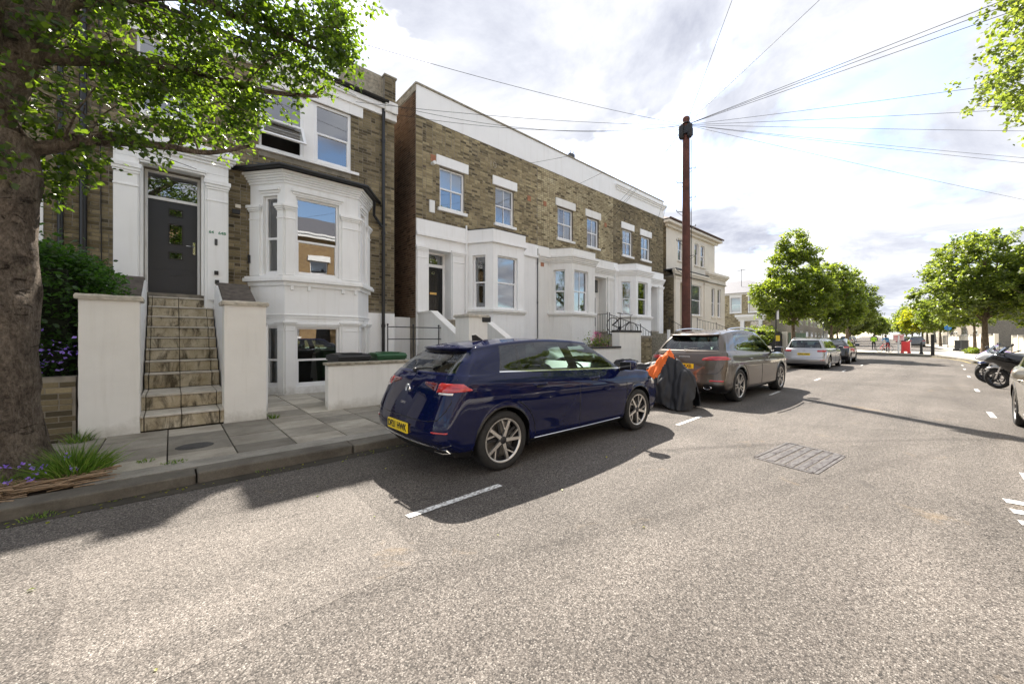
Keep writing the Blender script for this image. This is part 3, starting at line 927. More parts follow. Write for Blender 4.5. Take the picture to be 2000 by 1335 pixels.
YF = 11.9
def text_mesh(name, s, size, mat, parent, loc, rot, ext=0.004, bold=0.0, align='CENTER'):
    cu = bpy.data.curves.new(name, 'FONT'); cu.body = s; cu.size = size; cu.extrude = ext; cu.offset = bold
    cu.align_x = align; cu.align_y = 'CENTER'; cu.resolution_u = 3
    o = bpy.data.objects.new(name + '_tmp', cu); COL.objects.link(o)
    bpy.context.view_layer.update()
    me = bpy.data.meshes.new_from_object(o.evaluated_get(bpy.context.evaluated_depsgraph_get()))
    bpy.data.objects.remove(o)
    me.materials.clear(); me.materials.append(M[mat])
    q = new_obj(name, me, parent, loc); q.rotation_euler = rot
    return q

# ------------------------------------------------------------------ first house
H1 = empty('brick_house', (0, 0, 0), label='dark brick Victorian house nearest the camera with grey door and white bay', cat='house')
F0 = Fr(0, YF, 0)
upw = (1.50, 3.56, 6.13, 7.72)
up2 = (-0.50, 0.42, 6.18, 7.80)
lw = (-3.4, -1.78, 2.6, 4.75)
door_hole = (-0.39, 0.46, 2.42, 5.03)
porch = (-0.80, 0.92, 0.0, 5.50)
bayh = (1.343, 4.0, 0.0, 5.35)
holes = [upw, up2, lw]
mb = MB()
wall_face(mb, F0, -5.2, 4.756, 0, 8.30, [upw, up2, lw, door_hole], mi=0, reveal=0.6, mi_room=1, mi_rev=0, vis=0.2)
# side and back walls
mb.add([(4.756, YF, 0), (4.756, 19.5, 0), (4.756, 19.5, 8.3), (4.756, YF, 8.3)], [(0,1,2,3)], 0)
mb.add([(-5.2, 19.5, 0), (4.756, 19.5, 0), (4.756, 19.5, 8.3), (-5.2, 19.5, 8.3)], [(0,1,2,3)], 0)
mb.add([(-5.2, YF, 0), (-5.2, 19.5, 0), (-5.2, 19.5, 8.3), (-5.2, YF, 8.3)], [(0,1,2,3)], 0)
mb.build('wall', [M['mortar_dark'], M['room_dark']], H1, fix=False)
bh = [(h[0]-0.0, h[1]+0.0, h[2]-0.14, h[3]+0.0) for h in (upw, up2, lw)] + [porch, (1.343, 4.0, 0, 5.56), (4.0, 4.76, 0, 2.19)]
bricks(F0, -2.9, 4.752, 0.3, 8.10, bh, H1, 'brick_dark', 300, seed=3)
# upper pair of windows with a wide white mullion
fr = F0
mb = MB()
mb.box(2.42, 2.66, -0.16, -0.03, 6.13, 7.72, fr=fr); mb.box(1.44, 3.75, -0.16, 0.07, 6.05, 6.128, fr=fr)
mb.box(1.50, 3.56, -0.12, 0.045, 7.722, 8.05, fr=fr); mb.box(3.50, 3.86, 0.0, 0.05, 7.722, 8.05, fr=fr)
mb.build('window_surround', M['stucco'], H1, bevel=0.006)
window(H1, fr, 2.66, 3.56, 6.13, 7.72, rec=0.06, split=0.5, fw=0.075)
# left light: lower half is a top-hung sash standing open
w = window(H1, fr, 1.50, 2.42, 6.13, 7.72, rec=0.06, split=0.0, fw=0.06)
for ch in list(w.children): bpy.data.objects.remove(ch)
mb = MB(); mb.box(1.56, 2.36, -0.10, -0.045, 6.86, 6.93, fr=fr); mb.build('transom', M['upvc'], w)
mb = MB(); mb.add([fr.w(1.56, -0.075, 6.93), fr.w(2.36, -0.075, 6.93), fr.w(2.36, -0.075, 7.66), fr.w(1.56, -0.075, 7.66)], [(0,1,2,3)]); mb.build('pane', M['glass'], w, fix=False)
def tilt(n_, z_, a=R(36), pz=6.90):   # hinge at the transom, swings outwards
    dz = z_ - pz
    return (-0.04 + n_ * math.cos(a) - dz * math.sin(a), pz + dz * math.cos(a) + n_ * math.sin(a))
mb = MB()
def tbox(u0, u1, z0, z1, n0=-0.02, n1=0.02):
    vs = []
    for (u, n_, z_) in [(u0,n0,z0),(u1,n0,z0),(u1,n1,z0),(u0,n1,z0),(u0,n0,z1),(u1,n0,z1),(u1,n1,z1),(u0,n1,z1)]:
        a, b = tilt(n_, z_); vs.append(fr.w(u, a, b))
    mb.add(vs, [(0,3,2,1),(4,5,6,7),(0,1,5,4),(1,2,6,5),(2,3,7,6),(3,0,4,7)])
tbox(1.50, 1.56, 6.22, 6.90); tbox(2.36, 2.42, 6.22, 6.90); tbox(1.56, 2.36, 6.22, 6.28); tbox(1.56, 2.36, 6.84, 6.90)
op = mb.build('open_sash', M['upvc'], w)
mb = MB(); vs = []
for (u, z_) in [(1.56, 6.28), (2.36, 6.28), (2.36, 6.84), (1.56, 6.84)]:
    a, b = tilt(0, z_); vs.append(fr.w(u, a, b))
mb.add(vs, [(0,1,2,3)]); mb.build('glass', M['glass'], w, fix=False)
window(H1, fr, up2[0], up2[1], up2[2], up2[3], rec=0.07, split=0.5, sill=(0.07, 0.07, 0.09))
mb = MB(); mb.box(-0.62, 0.54, -0.02, 0.045, 7.802, 8.05, fr=fr); mb.build('lintel', M['stucco'], H1)
window(H1, fr, lw[0], lw[1], lw[2], lw[3], rec=0.08, split=0.5, sill=(0.07, 0.07, 0.09))
mb = MB(); mb.box(-3.5, -1.70, -0.02, 0.05, 4.752, 5.0, fr=fr); mb.box(-1.778, -1.66, -0.02, 0.05, 2.5, 4.75, fr=fr); mb.build('window_surround', M['stucco'], H1)
# eaves, gutter and roof
mb = MB(); mb.box(-5.2, 4.44, 0.0, 0.10, 8.02, 8.20, fr=fr); mb.box(-5.2, 4.44, 0.0, 0.17, 8.201, 8.34, fr=fr); mb.build('cornice', M['stucco'], H1, bevel=0.01)
mb = MB()
prof = [(-0.06 + 0.065 * math.cos(a), 0.065 * math.sin(a)) for a in np.linspace(PI, 2*PI, 9)]
vs = []
for xx in (-5.2, 4.50):
    for (n_, z_) in prof: vs.append(fr.w(xx, 0.29 + n_, 8.42 + z_))
mb.add(vs, [(i, i+1, 10+i, 9+i) for i in range(8)], 0, True)
mb.box(-5.2, 4.50, 0.17, 0.185, 8.36, 8.44, fr=fr)
mb.build('gutter', M['paint_black'], H1)
mb = MB(); mb.add([(-5.2, 11.62, 8.42), (4.45, 11.62, 8.42), (4.45, 15.6, 10.4), (-5.2, 15.6, 10.4)], [(0,1,2,3)])
mb.add([(-5.2, 15.6, 10.4), (4.756, 15.6, 10.4), (4.756, 19.6, 8.35), (-5.2, 19.6, 8.35)], [(0,1,2,3)])
mb.build('roof', M['slate'], H1, fix=False)
# parapet of grey render along the party line and the brick corner pier
mb = MB(); mb.prism([(11.95, 8.3), (19.4, 8.3), (15.6, 10.75), (12.3, 9.2), (11.95, 9.2)], 4.42, 4.75, plane='yz')
mb.box(3.35, 4.42, 12.0, 12.28, 8.42, 9.28)
mb.build('parapet', M['coping_old'], H1)
mb = MB(); mb.box(4.44, 4.758, 11.80, 12.12, 8.30, 9.22); mb.build('corner_pier', M['mortar_dark'], H1)
fcp = Fr(4.44, 11.80, 0); bricks(fcp, 0, 0.318, 8.45, 9.20, [], H1, 'brick_dark', 0, seed=9)
mb = MB(); mb.box(4.42, 4.78, 11.66, 11.9, 8.12, 8.44); mb.box(4.44, 4.77, 11.73, 11.9, 7.92, 8.119); mb.build('corbel', M['stucco_old'], H1, bevel=0.02)
mb = MB(); mb.box(4.42, 4.79, 11.77, 12.14, 9.221, 9.27); mb.build('coping', M['coping_old'], H1)
# white plinth beside the bay
mb = MB(); mb.box(3.9, 4.757, 0.0, 0.02, 0.0, 2.19, fr=fr); mb.build('plinth', M['stucco'], H1)
drainpipe(H1, 4.40, 11.80, 0.15, 8.30, 0.045, extra=[(4.02, 11.45, 5.30), (4.12, 11.75, 5.0), (4.36, 11.80, 4.72)])
drainpipe(H1, -1.46, 11.83, 0.2, 8.3, 0.04)
drainpipe(H1, -1.19, 11.83, 0.2, 8.3, 0.052)
# canted bay
BP = [(1.343, YF), (1.885, 11.1), (3.49, 11.1), (4.02, YF)]
g = dict(frame='upvc', fw=0.05, rec=0.09)
wins = [[dict(u0=0.36, u1=0.76, z0=2.98, z1=4.84, split=0.46, **g), dict(u0=0.36, u1=0.76, z0=0.30, z1=1.74, split=0.44, curt=('full', 'curtain_grey'), **g)],
        [dict(u0=0.22, u1=1.15, z0=2.98, z1=4.86, split=0.44, **g), dict(u0=0.22, u1=1.16, z0=0.29, z1=1.73, split=0.44, **g)],
        [dict(u0=0.22, u1=0.62, z0=2.98, z1=4.84, split=0.46, **g), dict(u0=0.22, u1=0.62, z0=0.30, z1=1.74, split=0.44, **g)]]
fs_ = bay(H1, BP, 0.02, 5.30, wins)
mb = MB()
bay_band(mb, BP, 2.80, 2.885, 0.13); bay_band(mb, BP, 2.886, 2.93, 0.10); bay_band(mb, BP, 2.70, 2.799, 0.05)
bay_band(mb, BP, 1.99, 2.03, 0.035); bay_band(mb, BP, 1.93, 1.989, 0.018); bay_band(mb, BP, 0.0, 0.14, 0.04)
mb.build('bay_sill', M['stucco'], H1, bevel=0.008)
mb = MB()
for k, (z, h, d) in enumerate([(5.12, 0.06, 0.03), (5.181, 0.05, 0.05), (5.232, 0.05, 0.075), (5.283, 0.05, 0.10), (5.334, 0.06, 0.14)]): bay_band(mb, BP, z, z + h - 0.001, d)
mb.build('bay_cornice', M['stucco'], H1, bevel=0.008)
mb = MB()
o1 = offset_poly(BP, 0.22); o2 = offset_poly(BP, -0.1)
vs = [(x_, y_, 5.45) for x_, y_ in o1] + [(x_, y_, 5.42) for x_, y_ in o1] + [(o1[0][0] + 0.25, YF, 5.72), (BP[1][0] + 0.35, 11.86, 5.74), (BP[2][0] - 0.35, 11.86, 5.74), (o1[3][0] - 0.25, YF, 5.72)]
mb.add(vs, [(0,1,9,8), (1,2,10,9), (2,3,11,10), (0,4,5,1), (1,5,6,2), (2,6,7,3), (4,7,6,5)])
mb.build('bay_roof', M['lead'], H1)
mb = MB()
og = offset_poly(BP, 0.26)
pts3 = [(x_, y_, 5.44) for x_, y_ in og]; mb.tube(pts3, 0.045, 8); mb.build('bay_gutter', M['paint_black'], H1)
# bay pilasters and window heads
for i, (a, b) in enumerate([((0.02, 0.30), (0.80, 0.955)), ((0.01, 0.19), (1.21, 1.595)), ((0.01, 0.17), (0.70, 0.95))]):
    for (u0, u1) in (a, b):
        pilaster(H1, fs_[i], u0, u1, 2.95, 4.62, pj=0.045, cap=0.15)
        pilaster(H1, fs_[i], u0, u1, 0.14, 1.86, pj=0.03, cap=0.10)
for i, (u0, u1) in enumerate([(0.33, 0.79), (0.18, 1.19), (0.19, 0.65)]):
    mb = MB(); moulding(mb, fs_[i], u0, u1, 4.90, 0.13, 0.0, [(0.4, 0.03), (0.6, 0.06)]); mb.build('window_head', M['stucco'], H1, bevel=0.01)
    mb = MB(); moulding(mb, fs_[i], u0 + 0.02, u1 - 0.02, 1.77, 0.06, 0.0, [(1.0, 0.025)])
    mb.build('window_head', M['stucco'], H1, bevel=0.01)
for u in (0.10, 0.45, 1.2, 1.5):
    mb = MB(); mb.box(u, u + 0.07, 0.0, 0.06, 2.60, 2.70, fr=fs_[1]); mb.build('bracket', M['stucco'], H1, bevel=0.01)
# porch surround
FP = Fr(0, 11.62, 0)
mb = MB()
mb.box(-0.80, -0.45, -0.28, 0.0, 0.0, 5.10, fr=FP); mb.box(0.52, 0.92, -0.28, 0.0, 0.0, 5.10, fr=FP)
mb.box(-0.80, 0.92, -0.28, 0.0, 5.101, 5.42, fr=FP)
mb.box(-0.449, -0.40, -0.40, -0.10, 2.40, 5.10, fr=FP); mb.box(0.471, 0.519, -0.40, -0.10, 2.40, 5.10, fr=FP); mb.box(-0.399, 0.47, -0.40, -0.10, 5.045, 5.10, fr=FP)
mb.build('porch', M['stucco'], H1, bevel=0.008)
pilaster(H1, FP, -0.79, -0.47, 2.30, 4.95, pj=0.05, cap=0.20)
pilaster(H1, FP, 0.56, 0.90, 2.30, 4.95, pj=0.05, cap=0.20)
mb = MB(); moulding(mb, FP, -0.80, 0.92, 5.30, 0.26, 0.0, [(0.22, 0.04), (0.2, 0.08), (0.2, 0.12), (0.38, 0.17)])
mb.prism([(-0.97, 5.561), (1.09, 5.561), (0.95, 5.66), (-0.83, 5.66)], 11.55, 11.9, plane='xz')
mb.build('porch_cornice', M['stucco'], H1, bevel=0.012)
mb = MB(); moulding(mb, FP, -0.42, 0.50, 5.03, 0.11, 0.0, [(0.4, 0.025), (0.6, 0.055)]); mb.build('door_head', M['stucco'], H1, bevel=0.01)
# door frame, fanlight, leaf
FD = Fr(0, 12.06, 0)
mb = MB()
mb.box(-0.395, -0.345, -0.06, 0.03, 2.42, 5.04, fr=FD); mb.box(0.42, 0.47, -0.06, 0.03, 2.42, 5.04, fr=FD)
mb.box(-0.344, 0.419, -0.06, 0.03, 4.43, 4.49, fr=FD); mb.box(-0.344, 0.419, -0.06, 0.03, 4.99, 5.04, fr=FD); mb.box(-0.40, 0.47, -0.10, 0.06, 2.36, 2.419, fr=FD)
for z in (2.7, 3.4, 4.25): mb.box(-0.37, -0.35, 0.02, 0.05, z, z + 0.1, fr=FD)
mb.build('door_frame', M['upvc'], H1, bevel=0.004)
mb = MB(); mb.add([FD.w(-0.344, -0.01, 4.49), FD.w(0.419, -0.01, 4.49), FD.w(0.419, -0.01, 4.99), FD.w(-0.344, -0.01, 4.99)], [(0,1,2,3)]); mb.build('fanlight', M['glass'], H1, fix=False)
mb = MB(); holesd = [(-0.02, 0.17, 4.13, 4.27), (-0.02, 0.17, 3.52, 3.94), (-0.02, 0.17, 3.20, 3.33)]
wall_face(mb, FD, -0.343, 0.418, 2.42, 4.43, holesd, n=0.0, vis=0.03)
moulding(mb, FD, 0.0, 0.17, 2.83, 0.02, 0.0, [(1.0, 0.012)])
moulding(mb, FD, -0.26, 0.34, 2.95, 0.012, 0.0, [(1.0, 0.004)])
dl = mb.build('front_door', M['door_grey'], H1, fix=False)
for h in holesd:
    mb = MB(); mb.box(h[0]-0.02, h[0], 0.0, 0.012, h[2]-0.02, h[3]+0.02, fr=FD); mb.box(h[1], h[1]+0.02, 0.0, 0.012, h[2]-0.02, h[3]+0.02, fr=FD)
    mb.box(h[0], h[1], 0.0, 0.012, h[3], h[3]+0.02, fr=FD); mb.box(h[0], h[1], 0.0, 0.012, h[2]-0.02, h[2], fr=FD)
    mb.build('glazing_bead', M['trim_black'], dl)
    mb = MB(); mb.add([FD.w(h[0], -0.02, h[2]), FD.w(h[1], -0.02, h[2]), FD.w(h[1], -0.02, h[3]), FD.w(h[0], -0.02, h[3])], [(0,1,2,3)]); mb.build('door_light', M['glass'], dl, fix=False)
mb = MB(); mb.box(0.345, 0.385, 0.0, 0.014, 3.33, 3.60, fr=FD); mb.tube([FD.w(0.365, 0.012, 3.50), FD.w(0.365, 0.05, 3.50), FD.w(0.24, 0.055, 3.50)], 0.011, 8); mb.build('handle', M['chrome'], dl)
# entry phone, box, number, hook on the right pilaster
mb = MB(); mb.box(0.68, 0.73, 0.05, 0.075, 3.52, 3.66, fr=FP); mb.build('doorbell', M['plastic_grey'], H1, bevel=0.008)
mb = MB(); mb.box(0.675, 0.745, 0.05, 0.09, 2.86, 2.95, fr=FP); mb.box(0.685, 0.755, 0.05, 0.08, 2.66, 2.75, fr=FP); mb.build('key_safe', M['plastic_black'], H1, bevel=0.008)
text_mesh('house_number', '64   64B', 0.085, 'green_paint', H1, FP.w(0.73, 0.054, 3.80), (R(90), 0, 0), bold=0.001)
# floodlight and alarm between porch and bay; small camera on the bay
mb = MB(); mb.box(1.06, 1.16, 0.0, 0.05, 4.52, 4.60, fr=F0); mb.build('junction_box', M['stucco_cream'], H1)
mb = MB(); mb.box(1.0, 1.14, 0.06, 0.12, 4.36, 4.46, fr=F0); mb.tube([F0.w(1.07, 0, 4.45), F0.w(1.07, 0.08, 4.42)], 0.015, 6); mb.build('floodlight', M['plastic_black'], H1, bevel=0.005)
mb = MB(); mb.box(0.02, 0.06, 0.045, 0.09, 3.24, 3.44, fr=fs_[0]); mb.build('doorbell', M['plastic_black'], H1, bevel=0.01)
# loose cables down the wall
mb = MB()
mb.tube([(3.9, 11.86, 6.0), (3.86, 11.87, 4.4), (3.95, 11.87, 3.0), (3.9, 11.86, 2.5), (3.75, 11.5, 1.9)], 0.008, 5)
mb.tube([(-1.0, 11.87, 8.0), (-0.98, 11.87, 5.5), (-0.96, 11.87, 2.3)], 0.008, 5)
mb.build('cable', M['plastic_black'], H1)

# ------------------------------------------------------------------ entrance steps
ST = empty('entrance_steps', (0, 0, 0), label='steep stained stone steps rising to the grey front door', cat='steps')
noses = [(8.245, 0.33), (8.86, 0.565), (9.92, 0.835)] + [(9.92 + 0.268 * k, 0.835 + 0.214 * k) for k in range(1, 8)]
xl, xr = -0.33, 0.655
mb = MB()
for i, (y, z) in enumerate(noses):
    y1 = noses[i+1][0] + 0.03 if i < len(noses) - 1 else 12.0
    mb.box(xl, xr, y + 0.02, y1 + 0.02, 0.0, z - 0.032)
mb.build('core', M['gap_dirt'], ST)
tiles = [xl, xl + 0.055, 0.115, 0.545, xr]
for i, (y, z) in enumerate(noses):
    y1 = noses[i+1][0] if i < len(noses) - 1 else 12.0
    zp = noses[i-1][1] if i else PAVZ
    for a, b in zip(tiles, tiles[1:]):
        if i < 2 and b == xr: pass
        g = 0.005
        mb = MB(); mb.box(a + g, b - g, y - 0.022, y1 + 0.012, z - 0.03, z + random.uniform(-0.002, 0.002)); mb.build('tread', M['tread_stone'], ST, bevel=0.006)
        mb = MB(); mb.box(a + g, b - g, y, y + 0.02, zp + 0.008, z - 0.034); mb.build('riser', M['step_stone'], ST, bevel=0.004)

def pier(x0, x1, y0, y1, z, label, mat='stucco_garden', capmat='coping_pale', over=0.035, ch=0.07, lumpy=True):
    o = empty('gate_pier', (0, 0, 0), label=label, cat='gate pier')
    mb = MB()
    n = 9
    vs = []; nz = 14
    for k in range(nz + 1):
        zz = (z - ch) * k / nz
        fl = 0.035 * max(0, 1 - zz / 0.25) ** 2
        for (xx, yy) in ((x0 - fl*0.3, y0 - fl), (x1 + fl*0.3, y0 - fl), (x1 + fl*0.3, y1), (x0 - fl*0.3, y1)):
            vs.append((xx + random.uniform(-0.002, 0.002), yy + random.uniform(-0.002, 0.002), zz))
    mb.add(vs, [(4*k+i, 4*k+(i+1)%4, 4*k+4+(i+1)%4, 4*k+4+i) for k in range(nz) for i in range(4)])
    mb.build('shaft', M[mat], o)
    mb = MB(); nx = 8; vs = []; fs = []
    ring = lambda e, zz, j: [(x0 - e + (x1 - x0 + 2*e) * t_ + random.uniform(-j, j), y0 - e + random.uniform(-j, j), zz + random.uniform(-j, j)) for t_ in np.linspace(0, 1, nx)] + [(x1 + e + random.uniform(-j, j), y1 + e, zz), (x0 - e + random.uniform(-j, j), y1 + e, zz)]
    rs = [ring(over, z - ch, 0.004), ring(over + 0.004, z - ch * 0.35, 0.005), ring(over - 0.012, z, 0.004)]
    m_ = len(rs[0]); vs = [q for r_ in rs for q in r_]
    fs = [(i*m_ + k, i*m_ + (k+1) % m_, (i+1)*m_ + (k+1) % m_, (i+1)*m_ + k) for i in range(2) for k in range(m_)] + [tuple(range(2*m_, 3*m_)), tuple(range(m_))[::-1]]
    mb.add(vs, fs); mb.build('cap', M[capmat], o)
    return o
simple('coping_pale', (0.50, 0.46, 0.39), 0.9, var=0.3, vs=9, bump=0.4, bs=50)
pier(-0.865, -0.315, 8.18, 8.62, 2.05, 'tall white rendered gate pier left of the stained steps')
pier(0.60, 1.135, 8.20, 8.62, 2.06, 'narrower white rendered gate pier right of the stained steps')
# sloping parapets of the steps
for (x0, x1, lab) in ((0.675, 1.22, 'brown topped sloping parapet wall right of the stained steps'), (-0.80, -0.345, 'brown topped parapet wall left of the stained steps')):
    o = empty('parapet_wall', (0, 0, 0), label=lab, cat='wall')
    sl = [(8.63, 0.0), (11.6, 0.0), (11.6, 2.58), (11.05, 2.58), (8.63, 1.66)]
    mb = MB(); mb.prism(sl, x0, x1, plane='yz'); mb.build('masonry', M['stucco'], o)
    mb = MB(); mb.prism([(8.63, 1.662), (11.05, 2.582), (11.6, 2.582), (11.6, 2.64), (11.03, 2.64), (8.63, 1.72)], x0 + 0.03, x1 - 0.02, plane='yz'); mb.build('coping', M['brown_render'], o)

# low garden wall with mossy coping and the wheelie bins behind it
lwall = empty('garden_wall', (0, 0, 0), label='low white garden wall with mossy brown coping beside blue car', cat='wall')
mb = MB(); mb.box(2.06, 4.95, 8.20, 8.42, 0.0, 0.94); mb.build('masonry', M['stucco_garden'], lwall, bevel=0.02)
mb = MB()
for k in range(6):
    mb.box(2.03 + 0.487*k, 2.03 + 0.487*(k+1) - 0.008, 8.165, 8.455, 0.941, 0.992 + random.uniform(-0.004, 0.004))
mb.build('coping', M['coping_old'], lwall, bevel=0.01)
def wheelie(x, y, rz, lid, label):
    o = empty('wheelie_bin', (x, y, 0.105), rz, label=label, cat='bin', group='wheelie bins behind the low wall')
    mb = MB(); vs = [(-0.24,-0.30,0),(0.24,-0.30,0),(0.24,0.26,0),(-0.24,0.26,0),(-0.29,-0.36,0.93),(0.29,-0.36,0.93),(0.29,0.34,0.93),(-0.29,0.34,0.93)]
    mb.add(vs, [(0,3,2,1),(0,1,5,4),(1,2,6,5),(2,3,7,6),(3,0,4,7)]); mb.box(-0.31, 0.31, -0.38, 0.36, 0.90, 0.94); mb.build('body', M['plastic_black'] if lid != 'plastic_green' else M['plastic_green'], o, bevel=0.01)
    mb = MB(); mb.prism([(-0.39, 0.941), (0.36, 0.941), (0.36, 1.00), (0.1, 1.035), (-0.30, 1.02), (-0.39, 0.975)], -0.315, 0.315, plane='yz')
    mb.box(-0.18, 0.18, -0.30, 0.2, 1.02, 1.045); mb.build('lid', M[lid], o, bevel=0.015)
    mb = MB(); mb.tube([(-0.27, 0.40, 0.98), (0.27, 0.40, 0.98)], 0.016, 8); mb.build('handle', M['plastic_black'], o)
    for sx in (-0.27, 0.27):
        mb = MB(); mb.lathe([(0.0, -0.025), (0.10, -0.025), (0.10, 0.025), (0.0, 0.025)], 16, (sx, 0.30, 0.10), 'x'); mb.build('wheel', M['rubber'], o)
wheelie(2.62, 8.95, 0.05, 'plastic_black', 'wheelie bin with dark black lid behind low white wall')
wheelie(3.42, 8.98, -0.04, 'plastic_green', 'wheelie bin with dark green lid behind low white wall')

# hedge side: low brick wall
hb = empty('garden_wall', (0, 0, 0), label='low weathered brick wall under the hedge left of the white pier', cat='wall')
mb = MB(); mb.box(-4.5, -0.89, 8.22, 8.44, 0.0, 0.95); mb.build('mortar', M['mortar_dark'], hb)
bricks(Fr(0, 8.22, 0), -2.6, -0.89, 0.06, 0.95, [], hb, 'brick_dark', 200, seed=5)

# white wall closing the gap between the two buildings
gw = MB(); gw.box(4.76, 5.42, 12.3, 12.5, 0, 2.12); tag(gw.build('boundary_wall', M['stucco']), 'white wall closing the narrow gap between the first two houses', 'wall')

# ------------------------------------------------------------------ terrace of three
def terrace_house(i, xL, xR, brick, mortar, label, bp, bw, dr, pil, upper, stone, tones, nparts, cornice=False, door='black', zs=5.24, mats='stucco', curts=None, band=None):
    H = empty('terraced_house', (0, 0, 0), label=label, cat='house', group='terraced houses joined in a row')
    mb = MB()
    holes = [(a, b, z0, z1) for (a, b, z0, z1) in upper]
    dh = (dr[0], dr[1], 0.0, dr[3])
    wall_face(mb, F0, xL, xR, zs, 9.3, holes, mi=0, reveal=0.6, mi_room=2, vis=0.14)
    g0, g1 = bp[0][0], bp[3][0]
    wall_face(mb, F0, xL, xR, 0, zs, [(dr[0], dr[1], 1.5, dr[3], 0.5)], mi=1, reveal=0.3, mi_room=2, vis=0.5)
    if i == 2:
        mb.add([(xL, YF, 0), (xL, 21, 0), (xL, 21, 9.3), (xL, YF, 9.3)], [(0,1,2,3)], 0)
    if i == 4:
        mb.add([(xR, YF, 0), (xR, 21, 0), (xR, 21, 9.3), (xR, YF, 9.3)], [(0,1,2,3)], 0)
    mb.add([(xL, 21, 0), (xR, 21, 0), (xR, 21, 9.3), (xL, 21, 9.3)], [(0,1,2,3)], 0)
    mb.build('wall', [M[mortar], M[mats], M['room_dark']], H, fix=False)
    mb = MB(); mb.add([(xL, 12.1, 9.35), (xR, 12.1, 9.35), (xR, 21, 8.6), (xL, 21, 8.6)], [(0,1,2,3)]); mb.build('roof', M['lead'], H, fix=False)
    bricks(F0, xL + 0.003, xR - 0.003, zs + 0.03, 8.50, [(a - 0.0, b + 0.0, z0 - 0.1, z1 + 0.02) for (a, b, z0, z1) in upper], H, brick, nparts, seed=20 + i)
    # parapet
    mb = MB(); mb.box(xL, xR, -0.30, 0.03, 8.50, 9.46, fr=F0)
    if cornice:
        moulding(mb, F0, xL + 0.25, xR, 8.98, 0.26, 0.03, [(0.35, 0.05), (0.3, 0.10), (0.35, 0.16)])
    mb.build('parapet', M['stucco'], H)
    mb = MB()
    nn = int((xR - xL) / 0.62)
    for k in range(nn):
        a = xL + (xR - xL) * k / nn
        mb.box(a + 0.003, a + (xR - xL) / nn - 0.003, -0.34, 0.07, 9.461, 9.52, fr=F0)
    mb.build('coping', M['coping_old'], H, bevel=0.008)
    # upper windows
    for k, (a, b, z0, z1) in enumerate(upper):
        cu = curts[k] if curts else None
        window(H, F0, a, b, z0, z1, rec=0.09, split=0.5, vbar=True, sill=(0.08, 0.09, 0.10, mats), frame='upvc', blind=(cu[1] if cu and cu[0] == 'blind' else None), curt=(cu if cu and cu[0] != 'blind' else None))
        mb = MB(); mb.box(a - 0.13, b + 0.14, -0.02, 0.05, z1 + 0.03, z1 + 0.36, fr=F0); mb.build('lintel', M[mats], H, bevel=0.008)
    # string course over the ground floor
    segs = [(xL, bp[0][0] - 0.02), (bp[3][0] + 0.02, xR)]
    for a, b in segs:
        if b - a < 0.15: continue
        mb = MB()
        if stone == 'flat':
            mb.box(a, b, 0, 0.05, zs - 0.42, zs, fr=F0); mb.box(a, b, 0, 0.09, zs - 0.52, zs - 0.421, fr=F0)
        else:
            mb.box(a, b, 0, 0.03, zs - 0.34, zs, fr=F0)
            zz = zs - 0.66
            for h_, pj in ((0.06, 0.04), (0.07, 0.08), (0.08, 0.12), (0.10, 0.17)):
                mb.box(a, b, 0, pj, zz, zz + h_ - 0.001, fr=F0); zz += h_
        mb.build('string_course', M[mats], H, bevel=0.008)
    # pilasters at the door
    for (a, b) in pil:
        pilaster(H, F0, a, b, 1.2, dr[3] + 0.06, pj=0.06, mat=mats, cap=0.17)
    # bay
    zt = zs - 0.06
    z0, z1 = bw[2], bw[3]
    L0 = math.hypot(bp[1][0]-bp[0][0], bp[1][1]-bp[0][1])
    g = dict(frame='upvc', fw=0.05, rec=0.12, split=0.5)
    c0, c1 = (band or (None, None))
    wins = [[dict(u0=0.20*L0, u1=0.70*L0, z0=z0, z1=z1, curt=c0, **g)], [dict(u0=bw[0] - bp[1][0], u1=bw[1] - bp[1][0], z0=z0, z1=z1, curt=c1, vbar=(i == 3), **g)], [dict(u0=0.28*L0, u1=0.78*L0, z0=z0, z1=z1, **g)]]
    bay(H, bp, 0.0, zt, wins, mats)
    mb = MB(); bay_band(mb, bp, z0 - 0.10, z0 - 0.005, 0.10); bay_band(mb, bp, z0 - 0.16, z0 - 0.101, 0.05); mb.build('bay_sill', M['stucco_old'], H, bevel=0.01)
    mb = MB()
    if stone == 'flat':
        bay_band(mb, bp, 4.74, 4.80, 0.09); bay_band(mb, bp, 4.801, zt + 0.02, 0.05)
    else:
        zz = 4.60
        for h_, pj in ((0.06, 0.04), (0.07, 0.08), (0.08, 0.12), (0.10, 0.17)):
            bay_band(mb, bp, zz, zz + h_ - 0.001, pj); zz += h_
        bay_band(mb, bp, zz, zt + 0.02, 0.02)
    mb.build('bay_parapet', M[mats], H, bevel=0.008)
    mb = MB(); o_ = offset_poly(bp, 0.06 if stone == 'flat' else 0.03); mb.prism([(o_[0][0], YF + 0.02)] + o_ + [(o_[-1][0], YF + 0.02)], zt + 0.021, zt + 0.05); mb.build('bay_roof', M['coping_dark'] if stone == 'flat' else M['coping_old'], H)
    # door set back in its recess
    FDr = Fr(0, YF + 0.48, 0)
    a, b, zd, ztop = dr
    mb = MB(); mb.box(a - 0.03, a + 0.07, -0.05, 0.02, zd, ztop, fr=FDr); mb.box(b - 0.07, b + 0.03, -0.05, 0.02, zd, ztop, fr=FDr)
    mb.box(a + 0.07, b - 0.07, -0.05, 0.03, zd + 1.80, zd + 1.90, fr=FDr); mb.box(a + 0.07, b - 0.07, -0.05, 0.02, ztop - 0.06, ztop, fr=FDr)
    mb.build('door_frame', M[mats], H)
